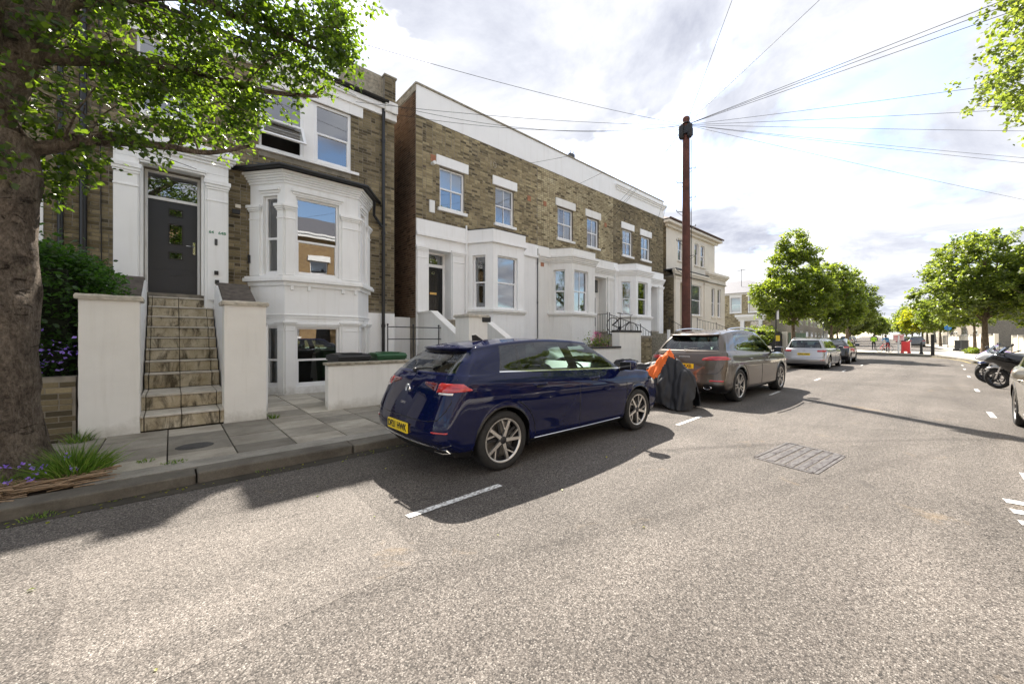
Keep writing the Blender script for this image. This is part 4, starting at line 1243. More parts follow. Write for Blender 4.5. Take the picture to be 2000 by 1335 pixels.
    mb = MB(); mb.add([FDr.w(a + 0.07, 0, zd + 1.90), FDr.w(b - 0.07, 0, zd + 1.90), FDr.w(b - 0.07, 0, ztop - 0.06), FDr.w(a + 0.07, 0, ztop - 0.06)], [(0,1,2,3)]); mb.build('fanlight', M['glass'], H, fix=False)
    mb = MB(); mb.box(a + 0.07, b - 0.07, -0.04, 0.0, zd, zd + 1.80, fr=FDr)
    w_ = b - a - 0.14
    for (p0, p1) in ((0.12, 0.46), (0.54, 0.88)):
        for (q0, q1) in ((0.12, 0.80), (1.05, 1.68)):
            u0, u1 = a + 0.07 + w_ * p0, a + 0.07 + w_ * p1
            mb.box(u0, u1, 0, 0.012, zd + q0, zd + q0 + 0.02, fr=FDr); mb.box(u0, u1, 0, 0.012, zd + q1, zd + q1 + 0.02, fr=FDr)
            mb.box(u0, u0 + 0.02, 0, 0.012, zd + q0 + 0.02, zd + q1, fr=FDr); mb.box(u1 - 0.02, u1, 0, 0.012, zd + q0 + 0.02, zd + q1, fr=FDr)
    d_ = mb.build('front_door', M['door_black'] if door == 'black' else M['stucco'], H)
    if door == 'black':
        mb = MB(); mb.box(a + 0.07 + w_*0.3, a + 0.07 + w_*0.66, 0, 0.015, zd + 0.88, zd + 0.95, fr=FDr); mb.build('letterbox', M['brass'], d_)
        text_mesh('door_number', '62', 0.12, 'chrome', d_, FDr.w((a + b)/2 - 0.02, 0.014, zd + 1.60), (R(90), 0, 0))
    else:
        mb = MB(); mb.box(a + 0.07 + w_*0.2, a + 0.07 + w_*0.75, 0, 0.014, zd + 0.25, zd + 1.65, fr=FDr); mb.build('door_light', M['dark_void'], d_)
    # threshold slab
    mb = MB(); mb.box(a - 0.03, b + 0.03, YF - 0.05, YF + 0.6, zd - 0.10, zd - 0.002); mb.build('threshold', M['coping_old'], H)
    return H

H2 = terrace_house(2, 5.43, 10.54, 'brick_mid', 'mortar_mid', 'end terraced brick house with black door and plain white parapet, left of its row',
    [(7.29, YF), (7.76, 11.05), (9.14, 11.05), (9.62, YF)], (7.96, 8.84, 2.46, 4.33), (5.86, 6.66, 2.05, 4.34), [(5.45, 5.77), (6.68, 7.12)],
    [(6.24, 7.16, 5.76, 7.12), (8.46, 9.32, 5.72, 7.10)], 'flat', None, 300, curts=[('blind', 0.5), ('blind', 0.42)])
H3 = terrace_house(3, 10.54, 15.62, 'brick_pale', 'mortar_pale', 'middle terraced house of cleaned yellow brick with grey curtains in white bay',
    [(11.2, YF), (11.73, 11.07), (13.2, 11.07), (13.75, YF)], (11.86, 12.76, 2.54, 4.32), (14.12, 15.05, 1.80, 4.40), [(15.12, 15.54)],
    [(11.70, 12.66, 5.76, 7.12), (13.62, 14.46, 5.74, 7.09)], 'classic', None, 300, door='white', mats='stucco_old', curts=[('sides', 'curtain_white'), ('sides', 'curtain_white')], band=(('full', 'curtain_grey'), ('full', 'curtain_grey')))
H4 = terrace_house(4, 15.62, 20.44, 'brick_dark', 'mortar_dark', 'far terraced brick house with moulded cornice on its white parapet and tan curtain',
    [(15.97, YF), (16.42, 11.07), (17.80, 11.07), (18.28, YF)], (16.58, 17.48, 2.58, 4.32), (19.12, 19.84, 1.85, 4.40), [(18.66, 19.04), (19.90, 20.36)],
    [(16.40, 17.28, 5.76, 7.10), (18.12, 19.0, 5.78, 7.06)], 'classic', None, 60, cornice=True, door='white', curts=[('blind', 0.3), ('sides', 'curtain_white')], band=(('full', 'curtain_tan'), None))
# white plain wall between the bays of the first two terraced houses carries joints and pipes
drainpipe(H2, 7.2, 11.83, 0.3, 5.35, 0.028, 'stucco', 4)
drainpipe(H2, 10.52, 11.86, 0.3, 5.1, 0.022, 'plastic_grey', 3)
drainpipe(H4, 15.66, 11.83, 0.3, 5.0, 0.026, 'stucco', 3)
# flank wall of the end house, faced in red brick
FS = Fr(5.43, 21.0, -PI/2)    # u runs towards the street (-Y), outward = -X
bricks(FS, 0.1, 9.08, 2.1, 9.25, [], H2, 'brick_red', 0, seed=44)
mb = MB(); mb.box(5.412, 5.45, 11.88, 21, 9.26, 9.46); mb.box(5.40, 5.46, 11.85, 21, 9.461, 9.52); mb.build('flank_coping', M['coping_old'], H2)
# small fittings on the terrace
mb = MB(); mb.box(5.86, 6.04, 0, 0.07, 5.52, 5.92, fr=F0); mb.build('alarm_box', M['white_plastic'], H2, bevel=0.015)
mb = MB(); mb.tube([F0.w(5.98, 0, 7.12), F0.w(5.98, 0.18, 7.12)], 0.06, 10); mb.build('security_light', M['white_plastic'], H2)
for (xx, zz, hh) in ((5.92, 7.22, H2), (10.0, 6.95, H2), (10.56+0.3, 6.95, H3), (10.72, 4.42, H3), (14.9, 6.9, H3)):
    mb = MB(); mb.box(xx, xx + 0.17, 0, 0.02, zz, zz + 0.2, fr=F0); mb.build('air_brick', M['terracotta'], hh)
mb = MB(); mb.box(12.55, 12.85, -0.2, -0.05, 9.5, 9.75, fr=F0); mb.tube([F0.w(12.6, -0.12, 9.5), F0.w(12.6, -0.12, 9.9)], 0.03, 6); mb.tube([F0.w(12.8, -0.12, 9.5), F0.w(12.8, -0.12, 9.9)], 0.03, 6); mb.build('vent', M['plastic_grey'], H3)
# faded lettering on the brickwork under the parapet
text_mesh('faded_sign', '10', 0.34, 'faded_white', H2, F0.w(8.35, 0.008, 7.85), (R(90), 0, 0), ext=0.001)

# wing walls, piers and front walls of the terrace
def wing(x0, x1, pts, label, mat='stucco_old'):
    o = empty('wing_wall', (0, 0, 0), label=label, cat='wall')
    mb = MB(); mb.prism(pts, x0, x1, plane='yz'); mb.build('masonry', M[mat], o)
    top = [(y, z) for y, z in pts if z > 0.01]
    mb = MB()
    for (a, b) in zip(top, top[1:]):
        mb.prism([(a[0], a[1] + 0.002), (b[0], b[1] + 0.002), (b[0], b[1] + 0.06), (a[0], a[1] + 0.06)], x0 - 0.02, x1 + 0.02, plane='yz')
    mb.build('coping', M['stucco_garden'], o)
    return o
wing(5.47, 5.66, [(11.88, 0.0), (11.88, 2.22), (10.97, 2.22), (9.0, 1.25), (9.0, 0.0)], 'white sloping wing wall left of the black front door')
wing(6.76, 6.95, [(11.0, 0.0), (11.0, 2.15), (9.94, 1.90), (8.95, 1.40), (8.95, 0.0)], 'white sloping wing wall under the bay of the black door house')
def steps(x0, x1, y_top, z_top, n, label, run=0.28, mat='coping_old'):
    o = empty('entrance_steps', (0, 0, 0), label=label, cat='steps')
    r_ = (z_top - 0.1) / n
    for k in range(n):
        mb = MB(); mb.box(x0, x1, y_top - run * (k + 1), YF - 0.06 if k == 0 else y_top - run * k - 0.001, 0.0, z_top - r_ * k - 0.003); mb.build('step', M[mat], o, bevel=0.008)
    return o
steps(5.67, 6.75, 11.3, 2.04, 9, 'grey stone steps up to the black front door')
steps(14.08, 15.1, 10.9, 1.66, 8, 'grey stone steps up to the white recessed door behind railings')
steps(19.1, 19.9, 11.1, 1.72, 8, 'grey stone steps up to the last terrace door')
pier(5.12, 5.66, 8.3, 8.94, 2.05, 'white gate pier with thick cap before the black door')
mb = MB(); mb.box(5.50, 5.75, 8.27, 8.5, 1.86, 2.0); tag(mb.build('meter_box', M['plastic_black'], bevel=0.02), 'small black meter box fixed on the white gate pier top', 'box')
w2 = empty('garden_wall', (0, 0, 0), label='low white front wall with dark coping ending at the tall white pillar', cat='wall')
mb = MB(); mb.box(6.9, 11.3, 8.3, 8.5, 0, 1.10); mb.build('masonry', M['stucco_garden'], w2)
mb = MB()
for k in range(8): mb.box(6.88 + 0.555*k + 0.003, 6.88 + 0.555*(k+1) - 0.003, 8.26, 8.54, 1.101, 1.17)
mb.build('coping', M['coping_dark'], w2, bevel=0.008)
pier(11.3, 12.66, 8.32, 8.66, 1.75, 'broad white pillar with dark coping beside the pink flowers', capmat='coping_dark', over=0.02, ch=0.08)
bp_ = empty('gate_pier', (0, 0, 0), label='unpainted brown brick pier right of the broad white pillar', cat='gate pier')
mb = MB(); mb.box(12.69, 13.45, 8.34, 8.60, 0, 1.5); mb.build('mortar', M['mortar_dark'], bp_)
bricks(Fr(12.69, 8.34, 0), 0, 0.76, 0.1, 1.5, [], bp_, 'brick_dark', 0, seed=61)
mb = MB(); mb.box(12.67, 13.47, 8.31, 8.62, 1.501, 1.55); mb.build('cap', M['coping_old'], bp_)
w3 = MB(); w3.box(15.3, 20.3, 8.4, 8.6, 0, 0.95); tag(w3.build('garden_wall', M['stucco_garden']), 'low white front wall of the far terraced house', 'wall')

def railing(pts, h, label, n_per=0.13, r=0.008, post=0.018, rails=(0.06, 1.0), name='railing', group=None):
    o = empty(name, (0, 0, 0), label=label, cat='railing', group=group)
    mb = MB()
    for f in rails:
        mb.tube([(p[0], p[1], p[2] + h * f) for p in pts], 0.014, 6)
    mb.build('rail', M['iron'], o)
    for p in pts:
        mb = MB(); mb.tube([(p[0], p[1], p[2]), (p[0], p[1], p[2] + h + 0.05)], post, 8); mb.sphere((p[0], p[1], p[2] + h + 0.06), 0.028, 8, 6); mb.build('post', M['iron'], o)
    if n_per:
        for a, b in zip(pts, pts[1:]):
            L = math.dist(a, b); n = int(L / n_per)
            for k in range(1, n):
                q = Vector(a).lerp(Vector(b), k / n)
                mb = MB(); mb.tube([(q.x, q.y, q.z + h * rails[0]), (q.x, q.y, q.z + h)], r, 5); mb.build('baluster', M['iron'], o)
    return o
railing([(3.95, 10.3, 0.75), (4.65, 10.35, 0.75), (5.42, 10.4, 0.75), (5.95, 10.0, 0.75)], 1.0, 'plain two bar black railing before the gap between houses', n_per=0, rails=(0.68, 1.0), post=0.014)
railing([(14.0, 11.85, 1.66), (14.0, 11.0, 1.66)], 0.90, 'black iron railing round the raised landing of the middle terraced house')
railing([(14.02, 10.9, 1.62), (14.02, 9.24, 1.06), (14.02, 8.72, 0.75)], 0.92, 'black iron railing sloping down beside the bicycle')
railing([(9.6, 8.75, 0.5), (11.2, 8.75, 0.5)], 0.72, 'low black basement railing behind the dark topped wall')
railing([(19.9, 11.2, 1.65), (19.9, 9.0, 0.4)], 0.9, 'thin black handrail at the last terrace steps', n_per=0.2)

# ------------------------------------------------------------------ cream villa
H5 = empty('cream_villa', (0, 0, 0), label='cream stucco villa with hipped roof behind the telegraph pole', cat='house')
F5 = Fr(0, 12.5, 0)
up5 = [(23.0, 23.42, 6.6, 8.0), (25.35, 25.95, 6.5, 8.05), (26.4, 27.0, 6.5, 8.0)]
up5 = [(23.35, 23.95, 6.55, 8.0), (25.7, 26.3, 6.55, 8.1), (26.65, 27.3, 6.55, 8.1)]
mb = MB()
wall_face(mb, F5, 21.85, 29.0, 5.6, 8.75, up5, mi=0, reveal=0.5, mi_room=2)
wall_face(mb, F5, 21.85, 29.0, 0, 5.6, [], mi=0)
mb.add([(21.86, 12.5, 0), (21.86, 22, 0), (21.86, 22, 8.75), (21.86, 12.5, 8.75)], [(0,1,2,3)], 1)
mb.add([(29, 12.5, 0), (29, 22, 0), (29, 22, 8.75), (29, 12.5, 8.75)], [(0,1,2,3)], 0)
mb.add([(21.86, 22, 0), (29, 22, 0), (29, 22, 8.75), (21.86, 22, 8.75)], [(0,1,2,3)], 0)
mb.build('wall', [M['stucco_cream'], M['mortar_dark'], M['room_dark']], H5, fix=False)
bricks(Fr(21.86, 22.0, -PI/2), 3.0, 9.48, 0.3, 8.6, [], H5, 'brick_dark', 0, seed=71)
for (a, b, z0, z1) in up5: window(H5, F5, a, b, z0, z1, split=0.5, sill=(0.08, 0.08, 0.09, 'stucco_cream'), curt=('sides', 'curtain_grey'))
mb = MB(); mb.add([(21.5, 12.05, 8.86), (29.5, 12.05, 8.86), (27.6, 15.5, 10.3), (23.4, 15.5, 10.3), (21.5, 22.3, 8.86), (29.5, 22.3, 8.86), (27.6, 18.8, 10.3), (23.4, 18.8, 10.3)],
    [(0,1,2,3), (1,5,6,2), (5,4,7,6), (4,0,3,7), (3,2,6,7)]); mb.build('roof', M['tile_brown'], H5, fix=False)
mb = MB(); mb.box(21.5, 29.45, 12.06, 12.5, 8.62, 8.80); mb.box(21.7, 29.2, 12.3, 12.5, 8.45, 8.619); mb.build('eaves', M['stucco_cream'], H5, bevel=0.03)
mb = MB(); mb.tube([(21.5, 12.02, 8.86), (29.5, 12.02, 8.86)], 0.06, 8); mb.build('gutter', M['tile_brown'], H5)
# projecting porch and square bay
F5b = Fr(0, 11.75, 0)
mb = MB()
wall_face(mb, F5b, 21.45, 29.05, 0, 5.3, [(22.15, 23.05, 1.9, 4.95, 0.8), (23.75, 25.15, 2.95, 4.95), (26.75, 27.3, 2.95, 5.0), (27.75, 28.35, 2.95, 5.0)], mi=0, reveal=0.4, mi_room=2)
mb.add([(21.45, 11.75, 0), (21.45, 12.5, 0), (21.45, 12.5, 5.3), (21.45, 11.75, 5.3)], [(0,1,2,3)], 1)
mb.add([(29.05, 11.75, 0), (29.05, 12.5, 0), (29.05, 12.5, 5.3), (29.05, 11.75, 5.3)], [(0,1,2,3)], 0)
mb.build('porch', [M['stucco_cream'], M['mortar_dark'], M['room_dark']], H5, fix=False)
bricks(Fr(21.45, 12.5, -PI/2), 0.0, 0.74, 0.3, 5.2, [], H5, 'brick_dark', 0, seed=72)
window(H5, F5b, 23.75, 25.15, 2.95, 4.95, split=0.5, curt=('full', 'curtain_white'), sill=(0.08, 0.08, 0.1, 'stucco_cream'))
window(H5, F5b, 26.75, 27.3, 2.95, 5.0, split=0.5, sill=(0.08, 0.08, 0.1, 'stucco_cream'), curt=('sides', 'curtain_white'))
window(H5, F5b, 27.75, 28.35, 2.95, 5.0, split=0.5, sill=(0.08, 0.08, 0.1, 'stucco_cream'), curt=('sides', 'curtain_white'))
mb = MB(); moulding(mb, F5b, 21.45, 25.9, 5.28, 0.36, 0.0, [(0.3, 0.06), (0.3, 0.12), (0.4, 0.18)]); mb.build('porch_cornice', M['stucco_cream'], H5, bevel=0.015)
mb = MB(); moulding(mb, F5b, 25.95, 29.05, 5.28, 0.75, 0.02, [(0.2, 0.05), (0.3, 0.03), (0.12, 0.10), (0.12, 0.17), (0.26, 0.24)])
for k in range(22): mb.box(26.0 + k*0.137, 26.07 + k*0.137, 0.05, 0.12, 5.62, 5.70, fr=F5b)
mb.build('bay_cornice', M['stucco_cream'], H5, bevel=0.015)
mb = MB(); mb.box(21.4, 29.1, 11.6, 12.5, 5.30, 5.32); mb.box(21.42, 25.9, 11.55, 12.5, 5.642, 5.70); mb.build('porch_roof', M['lead'], H5)
pilaster(H5, F5b, 21.5, 22.1, 1.6, 5.2, mat='stucco_cream'); pilaster(H5, F5b, 23.1, 23.6, 1.6, 5.2, mat='stucco_cream'); pilaster(H5, F5b, 25.5, 26.2, 1.6, 5.2, mat='stucco_cream')
mb = MB(); mb.box(22.16, 23.04, 12.45, 12.5, 1.9, 4.95); mb.build('front_door', M['stucco_cream'], H5)
mb = MB(); mb.box(21.5, 29.1, 11.3, 11.74, 0, 1.85); mb.build('plinth', M['mortar_mid'], H5)
steps(22.1, 23.3, 11.0, 1.85, 8, 'brown stone steps of the cream villa behind the pole', mat='brown_render')
railing([(23.4, 11.2, 1.8), (23.9, 10.2, 1.5), (26.5, 9.6, 0.9)], 0.85, 'black iron railings before the cream villa window', n_per=0.16)
w4 = MB(); w4.box(20.6, 28.9, 8.5, 8.7, 0, 0.9); tag(w4.build('garden_wall', M['stucco_cream']), 'low cream front wall of the cream villa', 'wall')

# ------------------------------------------------------------------ brick villa across the side street (faces back towards us)
H6 = empty('corner_villa', (0, 0, 0), label='small brick villa with grey slate roof and white windows beyond side street', cat='house')
F6 = Fr(44.8, 24.0, -PI/2)     # front faces -X
def y6(y): return 24.0 - y
ups = [(y6(17.45), y6(16.35), 4.35, 6.0), (y6(15.45), y6(14.35), 4.35, 6.0), (y6(20.2), y6(19.1), 4.35, 6.0)]
dn = [(y6(15.35), y6(14.55), 1.3, 3.3)]
mb = MB(); wall_face(mb, F6, 0, y6(13.2), 0, 6.5, ups + dn, mi=0, reveal=0.5, mi_room=1)
mb.add([(44.8, 13.2, 0), (54, 13.2, 0), (54, 13.2, 6.5), (44.8, 13.2, 6.5)], [(0,1,2,3)], 0)
mb.add([(54, 24, 0), (54, 13.2, 0), (54, 13.2, 6.5), (54, 24, 6.5)], [(0,1,2,3)], 0)
mb.add([(44.8, 24, 0), (54, 24, 0), (54, 24, 6.5), (44.8, 24, 6.5)], [(0,1,2,3)], 0)
mb.build('wall', [M['mortar_mid'], M['room_dark']], H6, fix=False)
bricks(F6, 2.0, y6(13.2), 0.5, 6.4, [(h[0], h[1], h[2], h[3]) for h in ups + dn], H6, 'brick_pale', 0, seed=81)
for h in ups:
    window(H6, F6, h[0], h[1], h[2], h[3], split=0.5, blind=0.98, sill=(0.1, 0.1, 0.12))
    mb = MB(); mb.box(h[0] - 0.12, h[1] + 0.12, 0, 0.06, h[3], h[3] + 0.32, fr=F6); mb.box(h[0] - 0.1, h[0], 0, 0.05, h[2], h[3], fr=F6); mb.box(h[1], h[1] + 0.1, 0, 0.05, h[2], h[3], fr=F6); mb.build('window_surround', M['stucco'], H6)
window(H6, F6, *dn[0], split=0.5)
mb = MB(); moulding(mb, F6, y6(16.4), y6(14.0), 3.35, 0.7, 0.0, [(0.3, 0.15), (0.3, 0.3), (0.4, 0.45)]); mb.box(y6(16.3), y6(15.9), 0, 0.3, 0.5, 3.34, fr=F6); mb.box(y6(14.4), y6(14.05), 0, 0.3, 0.5, 3.34, fr=F6); mb.build('porch', M['stucco'], H6)
mb = MB(); mb.box(-0.2, y6(13.1), 0, 0.15, 6.3, 6.52, fr=F6); mb.build('eaves', M['stucco'], H6)
mb = MB(); mb.add([(44.4, 12.8, 6.5), (54.4, 12.8, 6.5), (54.4, 24.4, 6.5), (44.4, 24.4, 6.5), (49.4, 17.0, 8.5), (49.4, 20.0, 8.5)], [(0,1,4), (1,2,5,4), (2,3,5), (3,0,4,5)]); mb.build('roof', M['slate'], H6, fix=False)
def chimney(parent, x, y, z0, h, npots=4, mat='brick_red', w=1.4, d=0.7):
    mb = MB(); mb.box(x - w/2, x + w/2, y - d/2, y + d/2, z0, z0 + h); mb.box(x - w/2 - 0.07, x + w/2 + 0.07, y - d/2 - 0.07, y + d/2 + 0.07, z0 + h - 0.25, z0 + h - 0.1); mb.build('chimney', M['mortar_dark'] if mat == 'mortar_dark' else M['tile_brown'], parent)
    for k in range(npots):
        mb = MB(); xx = x - w/2 + w * (k + 0.5) / npots
        mb.lathe([(0.11, 0), (0.10, 0.35), (0.13, 0.4), (0.12, 0.45), (0.0, 0.45)], 10, (xx, y, z0 + h)); mb.build('chimney_pot', M['terracotta'], parent)
chimney(H6, 52.5, 15.2, 6.6, 2.0, 2, w=1.3)
chimney(H6, 54.0, 14.0, 6.6, 1.3, 4, w=1.6)
mb = MB(); mb.tube([(46.8, 17.0, 7.4), (46.8, 17.0, 9.5)], 0.03, 5); mb.tube([(46.3, 16.4, 9.3), (47.3, 17.6, 9.45)], 0.02, 5)
for k in range(5):
    q = Vector((46.3, 16.4, 9.3)).lerp(Vector((47.3, 17.6, 9.45)), k / 4); mb.tube([(q.x - 0.2, q.y + 0.18, q.z), (q.x + 0.2, q.y - 0.18, q.z)], 0.012, 4)
mb.build('aerial', M['plastic_grey'], H6)

# dark close-boarded fence at the corner with a yellow notice
fn = empty('board_fence', (0, 0, 0), label='dark curved close boarded fence at the corner behind the sign post', cat='fence')
pts = [(37.0, 12.9), (38.5, 12.3), (40.2, 11.9), (41.8, 11.7), (43.0, 11.7)]
for a, b in zip(pts, pts[1:]):
    f = fr2(a, b); n = int(f.L / 0.16)
    for k in range(n):
        mb = MB(); hh = 2.0 + 0.1 * math.sin(k * 0.9)
        mb.box(k * f.L / n + 0.004, (k + 1) * f.L / n - 0.004, 0, 0.03, 0.1, hh, fr=f); mb.build('board', M['fence_dark'], fn)
bw_ = MB(); bw_.box(43.0, 43.3, 11.3, 11.7, 0, 2.1); tag(bw_.build('gate_pier', M['stucco_cream']), 'buff brick pier at the right end of the dark fence', 'gate pier')
hw = empty('mesh_fence', (0, 0, 0), label='dark green panel fence behind the parked silver estate', cat='fence')
for k in range(6):
    mb = MB(); mb.box(43.5 + 1.1*k, 44.55 + 1.1*k, 11.2, 11.25, 0.1, 2.0); mb.build('panel', M['plastic_green'], hw)
# ================================================================== CARS
from mathutils import noise as mnoise
def herm(knots, ts):
    """interpolation matrix (len(ts) x len(knots)) of a cubic Hermite curve through non-uniform knots"""
    n = len(knots); k = np.array(knots, float)
    T = np.zeros((n, n))
    for i in range(n):
        if i == 0: T[0, 0] = -1 / (k[1]-k[0]); T[0, 1] = 1 / (k[1]-k[0])
        elif i == n-1: T[i, i-1] = -1 / (k[i]-k[i-1]); T[i, i] = 1 / (k[i]-k[i-1])
        else:
            h0, h1 = k[i]-k[i-1], k[i+1]-k[i]
            w0, w1 = h1/(h0+h1), h0/(h0+h1)
            T[i, i-1] += -w0/h0; T[i, i] += w0/h0 - w1/h1; T[i, i+1] += w1/h1
    B = np.zeros((len(ts), n))
    for r, t in enumerate(ts):
        i = min(max(np.searchsorted(k, t, 'right') - 1, 0), n-2)
        h = k[i+1]-k[i]; s = (t-k[i])/h
        h00, h10, h01, h11 = 2*s**3-3*s**2+1, s**3-2*s**2+s, -2*s**3+3*s**2, s**3-s**2
        B[r, i] += h00; B[r, i+1] += h01
        B[r] += h10*h*T[i] + h11*h*T[i+1]
    return B

def ring(xr, xf, w, z3, rb, xs, glassf=False, fo=1.0, ws=None, yws=None):
    """19 control points: rear centre -> side -> front centre. z3=(rear, mid, front)."""
    P = []
    for fr_, off in ((0.0, 0.0), (0.35, 0.009), (0.66, 0.032), (0.868, 0.078), (0.968, 0.150)):
        P.append((xr + off * rb, fr_ * w))
    fac = ws or [0.992, 1, 1, 1, 1, 1, 0.995]
    for x, f in zip(xs[:7], fac): P.append((x, w * f))
    if not glassf:
        P.append((xs[7], w * 0.985)); P.append((xs[8], w * 0.965))
        for fr_, off in ((0.90, 0.20), (0.76, 0.095), (0.54, 0.04), (0.27, 0.01), (0, 0)): P.append((xf - off * fo, w * fr_))
    else:
        for fr_, off in ((0.955, 0.30), (0.88, 0.225), (0.75, 0.15), (0.60, 0.09), (0.42, 0.045), (0.21, 0.012), (0, 0)): P.append((xf - off * fo, w * fr_))
    X = np.array([p[0] for p in P]); Y = np.array([p[1] for p in P])
    xm = (xr + xf) / 2
    if len(z3) == 3:
        a, b, c = z3
        s = (X - xr) / (xf - xr)
        Z = a*(1-s)*(1-2*s) + 4*b*s*(1-s) + c*s*(2*s-1)
    else: Z = np.interp(X, [q[0] for q in z3], [q[1] for q in z3])
    return np.stack([X, Y, Z], 1)

class CarShape:
    def __init__(s, rings, rowk, axles, R_arch, hires=1.0, arch_row=4):
        C = np.array(rings)                       # rows x 19 x 3
        nr, nc = C.shape[:2]
        ref = C[min(4, nr-1)]
        ck = np.concatenate([[0], np.cumsum(np.linalg.norm(np.diff(ref[:, :2], axis=0), axis=1))])
        s.ck, s.rk = ck, np.array(rowk, float)
        step = 0.035 / hires
        ct = []; s.cpos = []
        for i in range(nc - 1):
            m = max(2, int(round((ck[i+1]-ck[i]) / step)))
            s.cpos.append(len(ct)); ct += list(np.linspace(ck[i], ck[i+1], m, endpoint=False))
        s.cpos.append(len(ct)); ct.append(ck[-1])
        rt = []; s.rpos = []
        sub = max(2, int(4 * hires))
        for i in range(nr - 1):
            m = max(2, int(round((rowk[i+1]-rowk[i]) * 6 * hires)))
            s.rpos.append(len(rt)); rt += list(np.linspace(rowk[i], rowk[i+1], m, endpoint=False))
        s.rpos.append(len(rt)); rt.append(rowk[-1])
        s.ct, s.rt = np.array(ct), np.array(rt)
        Bc, Br = herm(ck, ct), herm(rowk, rt)
        G = np.einsum('ri,ijk,cj->rck', Br, C, Bc)
        G[:, :, 1] = np.maximum(G[:, :, 1], 0)
        G[:, 0, 1] = 0; G[:, -1, 1] = 0; G[-1, :, 1] = 0
        s.G0 = G.copy()
        # wheel arches: push the lower edge of the side panels up onto a circle
        K = s.rpos[arch_row]
        i0, i1 = s.cpos[3], s.cpos[15]
        for c in range(i0, i1 + 1):
            x = G[0, c, 0]; zmax = None
            for ax, zc in axles:
                dx = abs(np.mean(G[:K, c, 0]) - ax)
                if dx < R_arch:
                    zz = zc + math.sqrt(R_arch**2 - dx**2)
                    zmax = zz
            if zmax is None: continue
            col = s.G0[:K+1, c]
            z0, zK = col[0, 2], col[K, 2]
            if zmax <= z0: continue
            zn = zmax + (col[:, 2] - z0) * (zK - zmax) / (zK - z0)
            for k in range(3): 
                if k != 2: G[:K+1, c, k] = np.interp(zn, col[:, 2], col[:, k])
            G[:K+1, c, 2] = zn
            # rolled lip
            lip = np.exp(-((zn - zmax) / 0.03) ** 2) * 0.010
            G[:K+1, c, 1] += lip
        s.G = G
        s.nr, s.nc = G.shape[:2]
        du = np.gradient(G, axis=1); dv = np.gradient(G, axis=0)
        N = np.cross(du, dv); L = np.linalg.norm(N, axis=2, keepdims=True); L[L < 1e-9] = 1
        N = N / L
        # orient outwards
        cen = np.array([G[:, :, 0].mean(), 0, 0.55])
        sg = np.sign(((G - cen) * N).sum(2).mean()); s.N = N * (sg if sg != 0 else 1)
        s.N[:, 0, 1] = 0; s.N[:, -1, 1] = 0; s.N[-1, :, 1] = 0
        L = np.linalg.norm(s.N, axis=2, keepdims=True); L[L < 1e-9] = 1; s.N /= L
    def patch(s, cells, side, name, mat, parent, off=0.0, thick=0.0):
        """cells: list of (row, col) grid cells; side: +1, -1 or 0 for both"""
        vs, ns, fs, idx = [], [], [], {}
        def vid(r, c, sd):
            k = (r, c, sd if s.G[r, c, 1] > 1e-6 else 0)
            if k not in idx:
                idx[k] = len(vs); p = s.G[r, c] + s.N[r, c] * off; n = s.N[r, c]
                vs.append((p[0], p[1] * sd, p[2])); ns.append((n[0], n[1] * sd, n[2]))
            return idx[k]
        for sd in ((1, -1) if side == 0 else (side,)):
            for r, c in cells:
                q = [vid(r, c, sd), vid(r, c+1, sd), vid(r+1, c+1, sd), vid(r+1, c, sd)]
                if sd < 0: q = q[::-1]
                u = []
                for i in q:
                    if i not in u: u.append(i)
                if len(u) >= 3: fs.append(u)
        if not fs: return None
        # wind the faces to agree with the outward normals
        a = np.array(vs); acc = 0
        for f in fs[::max(1, len(fs) // 60)]:
            acc += float(np.dot(np.cross(a[f[1]] - a[f[0]], a[f[2]] - a[f[1]]), np.array(ns[f[0]])))
        if acc < 0: fs = [f[::-1] for f in fs]
        me = bpy.data.meshes.new(name); me.from_pydata(vs, [], fs); me.materials.append(M[mat])
        me.polygons.foreach_set('use_smooth', [True] * len(me.polygons))
        me.normals_split_custom_set_from_vertices(ns)
        o = new_obj(name, me, parent)
        if thick:
            m = o.modifiers.new('solid', 'SOLIDIFY'); m.thickness = thick; m.offset = -1
        return o
    def cells(s, r0, r1, c0, c1):
        return [(r, c) for r in range(s.rpos[r0], s.rpos[r1]) for c in range(s.cpos[c0], s.cpos[c1])]
    def at(s, u, z, off=0.0, K=7):
        """surface point at column parameter u (control column number, may be fractional) and height z on the lower body"""
        i = int(min(max(u, 0), 17.999)); cf = s.cpos[i] + (u - i) * (s.cpos[i+1] - s.cpos[i])
        c0 = int(cf); f = cf - c0; c1 = min(c0 + 1, s.nc - 1)
        Kd = s.rpos[K]; out = []
        for c in (c0, c1):
            col = s.G0[:Kd+1, c]; z_ = np.clip(z, col[:, 2].min(), col[:, 2].max())
            j0 = int(np.argmin(col[:6, 2])) if True else 0
            out.append(np.array([np.interp(z_, col[:, 2], col[:, 0]), np.interp(z_, col[:, 2], col[:, 1]), z_]))
        p = out[0] * (1-f) + out[1] * f
        if off:
            e = 0.02
            a = s.at(max(u - 0.05, 0), z); b = s.at(min(u + 0.05, 18), z); cc = s.at(u, z + e); dd = s.at(u, z - e)
            n = np.cross(b - a, cc - dd); L = np.linalg.norm(n)
            if L > 1e-9:
                n = n / L
                if n[1] < 0 and p[1] > 0.05: n = -n
                if u < 3 and n[0] > 0: n = -n
                if u > 15 and n[0] < 0: n = -n
                p = p + n * off
        return p
    def ux(s, x, row=4):
        r = s.rpos[row]; xs = s.G0[r, :, 0]
        a, b = s.cpos[3], s.cpos[15]
        cf = np.interp(x, xs[a:b+1], np.arange(a, b+1))
        i = max(k for k in range(19) if s.cpos[k] <= cf); i = min(i, 17)
        return i + (cf - s.cpos[i]) / (s.cpos[i+1] - s.cpos[i])
